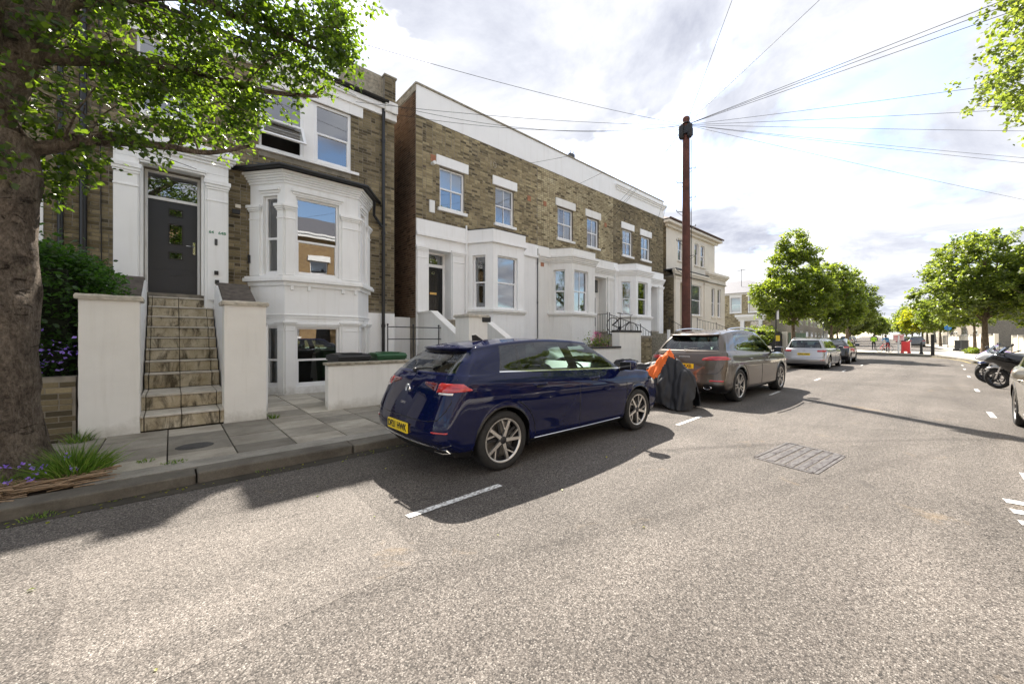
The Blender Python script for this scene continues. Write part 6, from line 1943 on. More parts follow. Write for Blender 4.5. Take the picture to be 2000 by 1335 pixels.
# the car at the right edge faces the other way (its nose towards the far end is hidden by the frame)
RC = dict(EST); RC.update(paint='paint_champagne', rim='ten', hires=0.9, plate=None, detail=2, extra=[])
rc, _s = make_car(RC, 'pale champagne car cut off by the right edge of the photo')
rc.location = (10.89, -1.70, 0); rc.rotation_euler = (0, 0, R(180))
# distant cars along the far street: light-weight versions, one proto copied and repainted
FAR = dict(HB); FAR.update(hires=0.35, detail=0, rim='far', plate=None)
FARE = dict(EST); FARE.update(hires=0.35, detail=0, rim='far', plate=None, extra=[], glass='car_glass_dark')
def far_car(base, u, v, pm, label, rz=0.0, scale=1.0):
    S = dict(base); S['paint'] = pm; S['glass'] = 'car_glass_dark'
    c, _ = make_car(S, label, 'cars parked along the far street')
    p = far(u, v); c.location = p; c.rotation_euler = (0, R(-0.4), FA + rz); c.scale = (scale, scale, scale)
    return c
far_car(FARE, 20, -2.5, 'paint_grey', 'dark grey people carrier nearest beyond the bollards on the right', scale=1.08)
far_car(FARE, 24, 6.0, 'paint_champagne', 'brown estate parked far left beyond the black hatchback', scale=1.1)
far_car(FAR, 38, 6.0, 'paint_blackcar', 'black car under the far trees on the left')
far_car(FARE, 64, 6.1, 'paint_white', 'white car far down the left side of far street')
far_car(FARE, 92, 1.5, 'paint_grey', 'dark car driving in the middle of the far street')
far_car(FARE, 58, -2.9, 'paint_red', 'bright red car in the far parked row')
far_car(FAR, 51, -2.8, 'paint_red', 'darker red hatchback behind the red car')
far_car(FAR, 44.5, -2.7, 'paint_blue', 'blue hatchback in the far parked row')
far_car(FAR, 38, -2.6, 'paint_blackcar', 'dark navy car nearest the cyclists in far parked row')

# ================================================================== MOTORCYCLES
def moto_wheel(name, r, w, parent, loc, rimmat='alloy_dark', disc=True):
    mb = MB(); prof = []
    for k in range(9):
        a = PI * k / 8; prof.append((r - w * 0.5 + w * 0.5 * math.sin(a), -w * 0.5 * math.cos(a)))
    prof = [(r - w * 0.75, -w * 0.45)] + prof + [(r - w * 0.75, w * 0.45)]
    mb.lathe(prof, 32, axis='y'); o = mb.build(name, M['rubber'], parent, loc)
    mb = MB(); rr = r - w * 0.75
    mb.lathe([(rr, -w*0.4), (rr - 0.015, 0), (rr, w*0.4)], 28, axis='y')
    for k in range(6):
        a = 2*PI*k/6; mb.tube([(0.03*math.cos(a), 0, 0.03*math.sin(a)), (rr*math.cos(a+0.15), 0, rr*math.sin(a+0.15))], 0.012, 6)
    mb.lathe([(0.04, -0.05), (0.04, 0.05), (0, 0.05)], 12, axis='y')
    mb.build('rim', M[rimmat], o)
    if disc:
        mb = MB(); mb.lathe([(r*0.5, -w*0.55), (r*0.36, -w*0.55), (r*0.36, -w*0.5), (r*0.5, -w*0.5), (r*0.5, -w*0.55)], 24, axis='y'); mb.build('brake_disc', M['brake'], o)
    return o

def loft(mb, secs, n=18, mi=0, wrinkle=0.0, seed=0, power=0.8, close=True):
    """secs: list of (x, zc, hz, hy) superellipse sections along x"""
    rnd = random.Random(seed); vs = []
    for i, (x, zc, hz, hy) in enumerate(secs):
        for k in range(n):
            a = 2*PI*k/n; c, s_ = math.cos(a), math.sin(a)
            y = math.copysign(abs(c) ** power, c) * hy; z = zc + math.copysign(abs(s_) ** power, s_) * hz
            wv = wrinkle * (math.sin(3.1 * i + 2.3 * k + seed) * 0.5 + rnd.uniform(-0.5, 0.5))
            vs.append((x + wv * 0.5, y * (1 + wv), z + wv * hz * 0.6))
    fs = [(i*n+k, i*n+(k+1) % n, (i+1)*n+(k+1) % n, (i+1)*n+k) for i in range(len(secs)-1) for k in range(n)]
    if close: fs += [tuple(range(n))[::-1], tuple(range((len(secs)-1)*n, len(secs)*n))]
    mb.add(vs, fs, mi, True)

def motorcycle(label, loc, rz, main, second, scooter=False, cat='motorcycle', lean=0.0):
    o = empty(cat, loc, rz, label=label, cat=cat, group='motorcycles parked in the right-hand bay')
    o.rotation_euler = (R(lean), 0, rz)
    fw = moto_wheel('front_wheel', 0.30, 0.12, o, (1.38, 0, 0.30)); moto_wheel('rear_wheel', 0.30, 0.16, o, (0.0, 0, 0.30))
    mb = MB()
    for sd in (-1, 1): mb.tube([(1.38, sd * 0.09, 0.30), (1.16, sd * 0.09, 0.86)], 0.024, 8)
    mb.build('fork', M['chrome'], o)
    mb = MB(); loft(mb, [(1.58, 0.60, 0.015, 0.05), (1.52, 0.60, 0.03, 0.075), (1.38, 0.64, 0.03, 0.085), (1.22, 0.62, 0.03, 0.08), (1.16, 0.56, 0.02, 0.06)]); mb.build('front_mudguard', M[second], o)
    mb = MB()
    loft(mb, [(1.62, 0.80, 0.03, 0.06), (1.50, 0.84, 0.10, 0.15), (1.32, 0.88, 0.17, 0.20), (1.10, 0.78, 0.28, 0.20), (0.85, 0.68, 0.34, 0.19), (0.60, 0.66, 0.28, 0.16), (0.45, 0.68, 0.16, 0.13)])
    mb.build('fairing', M[main], o)
    mb = MB(); loft(mb, [(0.50, 0.80, 0.10, 0.12), (0.30, 0.80, 0.10, 0.14), (0.05, 0.84, 0.09, 0.14), (-0.25, 0.92, 0.07, 0.10), (-0.45, 0.98, 0.03, 0.05)]); mb.build('tail', M[second if scooter else main], o)
    mb = MB(); loft(mb, [(0.55, 0.90, 0.05, 0.11), (0.30, 0.91, 0.045, 0.14), (0.0, 0.95, 0.045, 0.13), (-0.22, 0.99, 0.04, 0.10)]); mb.build('saddle', M['trim_black'], o)
    mb = MB(); mb.tube([(1.05, -0.38, 1.06), (1.12, -0.15, 1.02), (1.12, 0.15, 1.02), (1.05, 0.38, 1.06)], 0.014, 8)
    for sd in (-1, 1): mb.tube([(1.06, sd * 0.30, 1.05), (1.04, sd * 0.42, 1.06)], 0.02, 8)
    mb.build('handlebar', M['trim_black'], o)
    for sd in (-1, 1):
        mb = MB(); mb.tube([(1.14, sd * 0.22, 1.04), (1.18, sd * 0.34, 1.20)], 0.008, 6); mb.sphere((1.18, sd * 0.37, 1.22), 0.06, 10, 8, sc=(0.4, 1.1, 0.65)); mb.build('mirror', M['trim_black'], o)
    mb = MB(); vs = []
    for i in range(5):
        for j in range(7):
            a = (j - 3) / 3; vs.append((1.45 - 0.28 * i / 4 - 0.10 * a * a, a * (0.17 - 0.02 * i), 0.94 + 0.28 * i / 4))
    mb.add(vs, [(i*7+j, i*7+j+1, (i+1)*7+j+1, (i+1)*7+j) for i in range(4) for j in range(6)], 0, True); mb.build('windshield', M['car_glass_dark'], o, fix=False)
    mb = MB(); mb.box(1.585, 1.60, -0.09, 0.09, 0.80, 0.86); mb.build('headlight', M['lamp_clear'], o, bevel=0.01)
    mb = MB(); mb.box(0.2, 0.9, -0.13, 0.13, 0.24, 0.6); mb.tube([(0.8, -0.15, 0.3), (0.2, -0.2, 0.32), (-0.25, -0.2, 0.45)], [0.03, 0.05, 0.06], 10); mb.build('engine', M['alloy_dark'], o, bevel=0.03)
    mb = MB(); mb.tube([(0.45, 0.1, 0.3), (0.35, 0.32, 0.0)], 0.012, 6); mb.build('side_stand', M['trim_black'], o)
    return o
motorcycle('black and white sport motorcycle with big front wheel by the pale car', (16.15, -2.25, 0), R(58), 'gloss_black', 'paint_white', lean=-8)
motorcycle('white nosed scooter behind the black motorcycle on the right', (18.1, -2.2, 0), R(64), 'paint_white', 'trim_black', True, cat='scooter', lean=-8)
simple('paint_purple', (0.25, 0.10, 0.45), 0.3, coat=1.0)
motorcycle('purple and blue motorcycle farthest back in the right-hand bay', (19.6, -2.3, 0), R(68), 'paint_purple', 'paint_blue', lean=-8)

# covered motorbike between the blue car and the bronze one
cb = empty('covered_motorcycle', (7.42, 4.6, 0), R(-86), label='motorbike under a black cover with bright orange stripe', cat='motorcycle')
def cover_pt(s_, a):
    """s_: 0 tail .. 1 nose along local x (towards the road); a: 0..1 around from one hem over the top to the other"""
    x = -1.05 + 2.05 * s_
    top = np.interp(x, [-1.05, -0.95, -0.6, -0.2, 0.10, 0.30, 0.42, 0.55, 0.72, 0.86, 0.96, 1.0], [0.80, 0.92, 0.96, 0.88, 0.96, 1.14, 1.25, 1.04, 0.86, 0.79, 0.66, 0.46])
    hem = np.interp(x, [-1.05, -0.8, -0.3, 0.0, 0.25, 0.4, 0.6, 0.8, 1.0], [0.55, 0.42, 0.34, 0.20, 0.14, 0.10, 0.02, 0.015, 0.06])
    half = np.interp(x, [-1.05, -0.9, -0.5, 0.0, 0.30, 0.42, 0.6, 0.8, 0.95, 1.0], [0.06, 0.12, 0.15, 0.14, 0.13, 0.12, 0.13, 0.12, 0.10, 0.05])
    hb_ = np.interp(x, [-1.05, -0.9, -0.4, 0.1, 0.4, 0.6, 0.8, 0.95, 1.0], [0.12, 0.28, 0.38, 0.38, 0.34, 0.36, 0.42, 0.38, 0.22])
    t_ = (a - 0.5) * 2                     # -1..1
    q = abs(t_)
    # profile: flat-ish top then falls to the hem
    if q < 0.35:
        f = q / 0.35; y = half * f; z = top - (0.09 + 0.25 * (abs(x - 0.42) < 0.18) * 0.3) * f * f
    else:
        f = (q - 0.35) / 0.65; y = half + (hb_ - half) * (1 - (1 - f) ** 1.5); zt_ = top - 0.09 - 0.25 * (abs(x - 0.42) < 0.18) * 0.3
        z = zt_ + (hem - zt_) * f
    nv = Vector((x * 3.2, t_ * 2.2, 0.7)); fold = 0.08 * mnoise.noise(nv) + 0.06 * abs(mnoise.noise(Vector((x * 7, t_ * 3.5 + x * 2, 4.1)))) + 0.018 * mnoise.noise(Vector((x * 16, t_ * 9, 2.0)))
    y += fold * (0.4 + q); z += fold * 0.7
    y = y if t_ >= 0 else -y
    return (x, y, z)
ns_, na = 90, 56
vs = [cover_pt(i / ns_, j / na) for i in range(ns_ + 1) for j in range(na + 1)]
fs, mi = [], []
mb = MB(); m1 = na + 1
for i in range(ns_):
    for j in range(na):
        xx = -1.05 + 2.05 * (i + 0.5) / ns_; q = abs((j + 0.5) / na - 0.5) * 2
        orange = abs(xx - (0.40 - 0.80 * max(0, q - 0.12))) < (0.12 + 0.14 * min(1, q * 1.6)) * (1.0 if q < 0.6 else max(0.0, 1 - (q - 0.6) / 0.3)) and q < 0.9
        mb.f.append((i*m1+j, (i+1)*m1+j, (i+1)*m1+j+1, i*m1+j+1)); mb.m.append(1 if orange else 0); mb.s.append(True)
mb.v = vs
mb.build('cover', [M['cover_black'], M['cover_orange']], cb)
moto_wheel('rear_wheel', 0.28, 0.14, cb, (-0.45, 0, 0.28)); moto_wheel('front_wheel', 0.27, 0.11, cb, (0.66, 0, 0.28))
mb = MB(); mb.tube([(0.1, 0.1, 0.35), (0.0, 0.34, 0.0)], 0.012, 6); mb.build('side_stand', M['iron'], cb)

# ================================================================== BICYCLES AND PEOPLE
def bicycle(label, loc, rot, mat='plastic_black', tyre='rubber', s=1.0, basket=False):
    o = empty('bicycle', loc, label=label, cat='bicycle'); o.rotation_euler = rot; o.scale = (s, s, s)
    for nm, x in (('rear_wheel', 0.0), ('front_wheel', 1.02)):
        mb = MB(); mb.tube([(0.33 * math.cos(2*PI*k/32), 0, 0.33 * math.sin(2*PI*k/32)) for k in range(33)], 0.018, 6, cap=False)
        w = mb.build(nm, M[tyre], o, (x, 0, 0.35))
        mb = MB()
        for k in range(16):
            a = 2*PI*k/16; mb.tube([(0.02*math.cos(a), 0.02 * (-1)**k, 0.02*math.sin(a)), (0.32*math.cos(a+0.2), 0, 0.32*math.sin(a+0.2))], 0.002, 3, cap=False)
        mb.tube([(0, -0.05, 0), (0, 0.05, 0)], 0.02, 6); mb.build('spokes', M['chrome'], w)
    mb = MB()
    bb, st, hd, ht = (0.44, 0, 0.30), (0.30, 0, 0.82), (0.88, 0, 0.72), (0.84, 0, 0.88)
    for a, b in ((bb, st), (bb, hd), ((0.33, 0, 0.74), ht), (ht, hd), ((0, 0.05, 0.35), bb), ((0, 0.05, 0.35), (0.33, 0, 0.74)), ((0, -0.05, 0.35), bb), ((0, -0.05, 0.35), (0.33, 0, 0.74))): mb.tube([a, b], 0.016, 7)
    mb.build('frame', M[mat], o)
    mb = MB()
    for sd in (-1, 1): mb.tube([hd, (0.93, 0.05 * sd, 0.62), (1.02, 0.05 * sd, 0.35)], 0.013, 6)
    mb.build('fork', M[mat], o)
    mb = MB(); loft(mb, [(0.16, 0.93, 0.02, 0.07), (0.26, 0.935, 0.025, 0.06), (0.36, 0.94, 0.02, 0.025), (0.43, 0.935, 0.012, 0.015)], 10); mb.tube([st, (0.275, 0, 0.93)], 0.013, 6); mb.build('saddle', M['trim_black'], o)
    mb = MB(); mb.tube([(0.72, -0.28, 1.0), (0.84, -0.12, 1.0), (0.86, 0, 0.98), (0.84, 0.12, 1.0), (0.72, 0.28, 1.0)], 0.012, 6); mb.tube([ht, (0.86, 0, 0.98)], 0.013, 6); mb.build('handlebar', M['trim_black'], o)
    mb = MB(); mb.tube([(0.44, -0.06, 0.30), (0.50, -0.07, 0.15)], 0.01, 5); mb.tube([(0.44, 0.06, 0.30), (0.38, 0.07, 0.45)], 0.01, 5)
    mb.lathe([(0.09, -0.05), (0.085, -0.045), (0, -0.045)], 18, (0.44, 0, 0.30), 'y'); mb.build('crankset', M['alloy_dark'], o)
    return o
bicycle('black bicycle locked to the iron railings above white wall', (13.90, 10.70, 1.70), (R(0), R(14), R(-90)))
bicycle('red bicycle standing on the far pavement beside a person', (47.4, 4.5, 0.10), (0, 0, R(-42)), 'red_sign')

def person(label, loc, rz, joints, shirt, trousers, s=1.0, headc='hair'):
    o = empty('person', loc, rz, label=label, cat='person'); o.scale = (s, s, s)
    J = joints
    names = list(J); me = bpy.data.meshes.new('body')
    edges = [('pelvis','chest'),('chest','neck'),('neck','head'),('pelvis','hipL'),('hipL','kneeL'),('kneeL','ankL'),('ankL','toeL'),('pelvis','hipR'),('hipR','kneeR'),('kneeR','ankR'),('ankR','toeR'),
             ('chest','shL'),('shL','elL'),('elL','wrL'),('wrL','haL'),('chest','shR'),('shR','elR'),('elR','wrR'),('wrR','haR')]
    rad = dict(pelvis=.15, chest=.155, neck=.055, head=.10, hipL=.095, hipR=.095, kneeL=.062, kneeR=.062, ankL=.042, ankR=.042, toeL=.035, toeR=.035, shL=.065, shR=.065, elL=.045, elR=.045, wrL=.03, wrR=.03, haL=.035, haR=.035)
    me.from_pydata([J[n] for n in names], [(names.index(a), names.index(b)) for a, b in edges], [])
    b = new_obj('body_tmp', me)
    m = b.modifiers.new('skin', 'SKIN'); sv = me.skin_vertices[0].data
    for i, n in enumerate(names): sv[i].radius = (rad[n], rad[n] * (0.8 if n in ('pelvis', 'chest') else 1)); sv[i].use_root = (n == 'pelvis')
    b.modifiers.new('sub', 'SUBSURF').levels = 2
    bpy.context.view_layer.update()
    me2 = bpy.data.meshes.new_from_object(b.evaluated_get(bpy.context.evaluated_depsgraph_get()))
    bpy.data.objects.remove(b)
    me2.materials.clear()
    for k in (shirt, trousers, 'skin', 'plastic_black'): me2.materials.append(M[k])
    zc, zp, zn = J['chest'][2], J['pelvis'][2], J['neck'][2]
    for p in me2.polygons:
        p.use_smooth = True; c = p.center
        hd_ = min(math.dist(c, J['haL']), math.dist(c, J['haR']))
        p.material_index = 2 if (c.z > zn + 0.0 or hd_ < 0.1) else (0 if c.z > zp + 0.02 else (3 if c.z < 0.11 else 1))
    bo = new_obj('body', me2, o)
    mb = MB(); mb.sphere(J['head'], 0.115, 14, 10, sc=(1, 0.9, 1.1)); mb.v = [(v[0] - 0.02, v[1], v[2] + 0.035) for v in mb.v]; mb.build('hair', M[headc], o)
    return o
base = dict(pelvis=(0,0,0.93), chest=(0.03,0,1.30), neck=(0.03,0,1.50), head=(0.05,0,1.64), hipL=(0,0.10,0.90), kneeL=(0.03,0.11,0.50), ankL=(0,0.11,0.09), toeL=(0.15,0.12,0.04),
    hipR=(0,-0.10,0.90), kneeR=(0.03,-0.11,0.50), ankR=(-0.02,-0.11,0.09), toeR=(0.13,-0.12,0.04), shL=(0.02,0.20,1.42), elL=(0.05,0.25,1.15), wrL=(0.20,0.20,0.98), haL=(0.27,0.18,0.96),
    shR=(0.02,-0.20,1.42), elR=(0.05,-0.25,1.15), wrR=(0.20,-0.20,0.98), haR=(0.27,-0.18,0.96))
b2 = dict(base); b2.update(chest=(0.16,0,1.27), neck=(0.26,0,1.42), head=(0.33,0,1.53), shL=(0.20,0.20,1.37), shR=(0.20,-0.20,1.37), elL=(0.36,0.24,1.15), elR=(0.36,-0.24,1.15), wrL=(0.55,0.2,1.06), wrR=(0.55,-0.2,1.06), haL=(0.62,0.18,1.05), haR=(0.62,-0.18,1.05))
person('person in a blue top leaning over a red bicycle', (48.6, 4.0, 0.10), R(150), b2, 'cloth_blue', 'cloth_dark')
person('person in a yellow high visibility vest beyond the bollards', (57.5, 6.0, 0.10), R(200), base, 'hivis', 'cloth_dark')

# ================================================================== STREET FURNITURE
tp = empty('telegraph_pole', (13.47, 6.88, -0.255), label='tall brown wooden telegraph pole with steps and black junction box', cat='pole'); tp.scale = (1.175, 1.175, 1.175)
mb = MB(); mb.tube([(0, 0, 0), (0, 0, 3), (0, 0, 8.35)], [0.145, 0.135, 0.105], 20); mb.build('shaft', M['pole_wood'], tp)
mb = MB(); mb.lathe([(0.11, 0), (0.115, 0.06), (0.09, 0.10), (0, 0.11)], 16, (0, 0, 8.34)); mb.build('cap', M['pole_wood'], tp)
mb = MB()
for a in (0.5, 2.6, 4.3): 
    cx_, cy_ = 0.17 * math.cos(a), 0.17 * math.sin(a)
    mb.tube([(cx_, cy_, 7.72), (cx_, cy_, 7.78), (cx_, cy_, 8.12), (cx_, cy_, 8.16)], [0.05, 0.085, 0.085, 0.05], 12)
mb.box(-0.16, 0.16, -0.16, 0.16, 7.86, 8.10); mb.build('junction_box', M['plastic_black'], tp, bevel=0.01)
mb = MB(); mb.tube([(0.13*math.cos(2*PI*k/16), 0.13*math.sin(2*PI*k/16), 8.22) for k in range(17)], 0.02, 6, cap=False); mb.build('cable_ring', M['plastic_black'], tp)
for k in range(8):
    z = 3.6 + 0.46 * k; sd = 1 if k % 2 else -1
    dx, dy = math.sin(R(44.66)) * sd, -math.cos(R(44.66)) * sd
    mb = MB(); mb.tube([(dx*0.1, dy*0.1, z), (dx*0.30, dy*0.30, z + 0.02), (dx*0.30, dy*0.30, z + 0.07)], 0.012, 6); mb.tube([(dx*0.12, dy*0.12, z - 0.12), (dx*0.28, dy*0.28, z)], 0.007, 5)
    mb.build('climbing_step', M['iron'], tp)
mb = MB(); mb.tube([(0.05, -0.15, 0), (0.05, -0.15, 2.2), (0.05, -0.14, 7.7)], 0.012, 6); mb.build('cable_guard', M['plastic_black'], tp)
mk_post = MB(); mk_post.tube([(10.9, 6.15, 0.1), (10.9, 6.15, 1.72)], 0.05, 10); tag(mk_post.build('post', M['white_plastic']), 'short white post at the foot of the telegraph pole', 'post')

def cable(a, b, sag, label, r=0.008, n=18):
    mb = MB(); pts = []
    for i in range(n + 1):
        t_ = i / n; p = Vector(a).lerp(Vector(b), t_); p.z -= sag * 4 * t_ * (1 - t_); pts.append(tuple(p))
    mb.tube(pts, r, 5)
    return tag(mb.build('overhead_cable', M['plastic_black']), label, 'cable', 'overhead cables from the telegraph pole')
PT = (13.47, 6.88, 9.38)
def tow(px, py, d):   # a point in the air seen in a given direction, d metres deep (used once to place house anchor points)
    r_ = (px - 1100) / 757 * d; z = 1.456 - (py - 660) / 757 * d
    c, s_ = math.cos(R(44.66)), math.sin(R(44.66))
    return (d * c + r_ * s_, d * s_ - r_ * c, z)
cabs = [((4.6, 11.7, 8.1), 0.35, 'overhead cable from the pole to the first house eaves'), ((4.3, 11.6, 8.25), 0.5, 'second overhead cable to the first house eaves, slightly lower'),
        ((-3.0, 11.5, 8.3), 0.35, 'highest overhead cable crossing above the first house roof'), ((3.6, 11.65, 8.0), 0.15, 'overhead cable ending at the upper white window'),
        ((9.9, 11.8, 8.35), 0.12, 'overhead cable running to the middle of the terrace'), ((12.6, 11.85, 8.2), 0.1, 'short overhead cable to the middle terraced house'),
        ((14.9, 11.85, 7.4), 0.1, 'steep overhead cable to the window of the middle terraced house'), ((15.3, 11.85, 7.3), 0.1, 'steep overhead cable beside the middle terraced house window'),
        ((19.2, 11.85, 7.3), 0.08, 'steep overhead cable to the far terraced house'), ((19.6, 11.85, 6.9), 0.08, 'steepest overhead cable to the far terraced house'), ((15.9, 11.85, 8.0), 0.1, 'overhead cable to the party wall of the far terrace'),
        ((12.34, -9.2, 8.4), 0.0, 'upper of three overhead cables sweeping to the top right'), ((12.58, -9.2, 8.3), 0.02, 'middle of three overhead cables sweeping to the top right'), ((13.13, -9.2, 8.3), 0.05, 'lower of three overhead cables sweeping to the top right'),
        ((19.45, -9.2, 8.0), 0.1, 'overhead cable rising gently toward the right tree'), ((22.5, -9.2, 7.8), 0.1, 'overhead cable running level toward the right tree'), ((25.55, -9.2, 7.6), 0.05, 'faint level overhead cable across the right sky'),
        ((29.7, -9.2, 7.5), 0.12, 'double overhead cable falling to the right edge, upper'), ((30.4, -9.2, 7.4), 0.12, 'double overhead cable falling to the right edge, lower'), ((36.1, -9.2, 6.5), 0.12, 'lowest faint cable falling across the right sky'),
        ((-7.5, -9.2, 8.6), 0.0, 'thin cable rising steeply from the pole to the top edge'), ((3.1, -9.2, 8.6), 0.02, 'thin cable rising to the top edge right of the steep one')]
for b, sg, lb in cabs: cable(PT, b, sg, lb, 0.006 if 'three' not in lb else 0.0075)

def bollard(x, y, label, h=0.95):
    o = empty('bollard', (x, y, 0.10), label=label, cat='bollard', group='black bollards on the far pavement')
    mb = MB(); mb.lathe([(0.0, 0), (0.13, 0), (0.13, 0.12), (0.095, 0.18), (0.085, h*0.72), (0.11, h*0.75), (0.11, h*0.80), (0.07, h*0.84), (0.07, h*0.92), (0.05, h), (0, h)], 14); mb.build('shaft', M['iron'], o)
    return o
bollard(47.3, 6.6, 'black bollard left of the red bicycle')
bollard(44.8, 1.5, 'black bollard at the foot of the yellow green trees', 1.05)
o = empty('traffic_post', (41.7, 0.75, 0.10), label='thick black square post beside the grey bins', cat='post')
mb = MB(); mb.box(-0.11, 0.11, -0.11, 0.11, 0, 1.65); mb.build('shaft', M['iron'], o, bevel=0.02)
for (x, y, lb) in ((57.0, -1.35, 'dark grey wheelie bin under the big right tree'), (58.5, -0.9, 'pale grey bin left of the dark wheelie bin')):
    o = empty('wheelie_bin', (x, y, 0.10), label=lb, cat='bin'); mb = MB(); mb.box(-0.26, 0.26, -0.28, 0.28, 0.1, 1.05); mb.box(-0.29, 0.29, -0.32, 0.32, 1.051, 1.13); mb.build('body', M['plastic_grey' if 'dark' in lb else 'alloy'], o, bevel=0.04)
    mb = MB(); mb.lathe([(0, -0.4), (0.12, -0.4), (0.12, 0.4), (0, 0.4)], 12, (0.3, 0, 0.12), 'y'); mb.build('wheel', M['rubber'], o)
# road works notice and red barrier
o = empty('works_sign', (45.2, 3.0, 0.10), label='white post with red bordered works notice near the cyclist', cat='sign')
ang = R(135)
mb = MB(); mb.tube([(0, 0, 0), (0, 0, 1.6)], 0.07, 8); mb.build('post', M['white_plastic'], o)
mb = MB(); mb.box(-0.40, 0.40, -0.02, 0.02, 1.15, 1.65); q = mb.build('board', M['white_plastic'], o); q.rotation_euler.z = R(-62)
mb = MB(); mb.box(-0.36, 0.36, -0.03, -0.021, 1.28, 1.36); mb.box(-0.36, 0.36, -0.03, -0.021, 1.44, 1.54); mb.box(-0.40, 0.40, -0.028, -0.021, 1.60, 1.65); mb.box(-0.40, 0.40, -0.028, -0.021, 1.15, 1.19); mb.build('red_print', M['red_sign'], q)
o = empty('road_barrier', (46.5, 2.6, 0.10), label='bright red plastic road works barrier beside the white post', cat='barrier')
mb = MB(); mb.box(-0.32, 0.32, -0.05, 0.05, 0.15, 1.05); mb.box(-0.30, -0.2, -0.2, 0.2, 0, 0.15); mb.box(0.2, 0.3, -0.2, 0.2, 0, 0.15); q = mb.build('panel', M['red_sign'], o, bevel=0.02); q.rotation_euler.z = R(-62)
mb = MB(); mb.box(0.32, 0.38, -0.04, 0.04, 0.1, 1.0); q2 = mb.build('reflective_edge', M['white_plastic'], o); q2.rotation_euler.z = R(-62)
# sign post at the corner and yellow notice
o = empty('sign_post', (31.6, 9.0, 0), label='tall dark sign post with small white plate near the dark fence', cat='sign')
mb = MB(); mb.tube([(0, 0, 0), (0, 0, 3.55)], 0.05, 10); mb.build('post', M['iron'], o)
mb = MB(); mb.box(-0.12, 0.12, -0.01, 0.01, 2.85, 3.55); q = mb.build('plate', M['alloy'], o, (0.05, -0.07, 0)); q.rotation_euler.z = R(-45)
o2 = empty('notice', (31.0, 8.7, 0), label='small yellow notice board on a stake before the dark fence', cat='sign')
mb = MB(); mb.box(-0.14, 0.14, -0.01, 0.01, 1.25, 1.65); q = mb.build('plate', M['yellow_sign'], o2); q.rotation_euler.z = R(-45)
mb = MB(); mb.tube([(0, 0.03, 0), (0, 0.03, 1.5)], 0.02, 6); mb.build('stake', M['iron'], o2)
# street lamps on the far street
def lamp(u, v, h, label):
    o = empty('street_lamp', far(u, v), label=label, cat='street lamp')
    mb = MB(); mb.tube([(0, 0, 0), (0, 0, 1.2), (0, 0, 1.25), (0, 0, h)], [0.09, 0.09, 0.05, 0.04], 8); mb.tube([(0, 0, h), (0.2, -0.5, h + 0.15), (0.4, -1.1, h + 0.15)], 0.03, 6); mb.build('column', M['plastic_grey'], o)
    mb = MB(); mb.sphere((0.45, -1.3, h + 0.12), 0.2, 10, 6, sc=(0.7, 1.6, 0.4)); mb.build('lantern', M['plastic_grey'], o)
lamp(6, 7.8, 6.0, 'grey street lamp at the start of the far street')
lamp(44, -4.6, 7.0, 'street lamp rising from the yellow green trees')
o = empty('blue_sign', far(14, -5.0), label='round blue traffic sign in front of the yellow trees', cat='sign')
mb = MB(); mb.tube([(0, 0, 0), (0, 0, 2.9)], 0.04, 8); mb.build('post', M['plastic_grey'], o)
mb = MB(); mb.lathe([(0, -0.02), (0.35, -0.02), (0.35, 0.02), (0, 0.02)], 20, (0, 0, 2.7), 'x'); mb.build('disc', M['blue_sign'], o)

# white garden walls on the right beyond the junction, and far walls
def gwall(pts, h, mat, label, cop=True):
    o = empty('garden_wall', (0, 0, 0), label=label, cat='wall')
    for a, b in zip(pts, pts[1:]):
        f = fr2(a, b); mb = MB(); mb.box(0, f.L, -0.2, 0, 0, h, fr=f); mb.build('masonry', M[mat], o)
        mb = MB(); mb.box(-0.03, f.L + 0.03, -0.24, 0.05, h + 0.002, h + 0.07, fr=f); mb.build('coping', M['coping_old'], o)
        n = int(f.L / 3)
        for k in range(n + 1):
            mb = MB(); mb.box(k * f.L / max(n, 1) - 0.2, k * f.L / max(n, 1) + 0.2, -0.26, 0.06, 0, h + 0.25, fr=f); mb.build('pillar', M[mat], o)
    return o
gwall([(30, -5.3), (46, -5.3), (60, -5.0)], 1.5, 'stucco_cream', 'pale cream garden wall behind the big right tree')
p0, p1, p2 = far(5, -7.7), far(40, -7.7), far(120, -7.7)
gwall([p0[:2], p1[:2]], 1.7, 'stucco_cream', 'pale garden wall along the right of the far street')
q0, q1 = far(8, 10.6), far(60, 10.6)
gwall([q1[:2], q0[:2]], 1.4, 'mortar_mid', 'brown garden wall along the left of the far street')
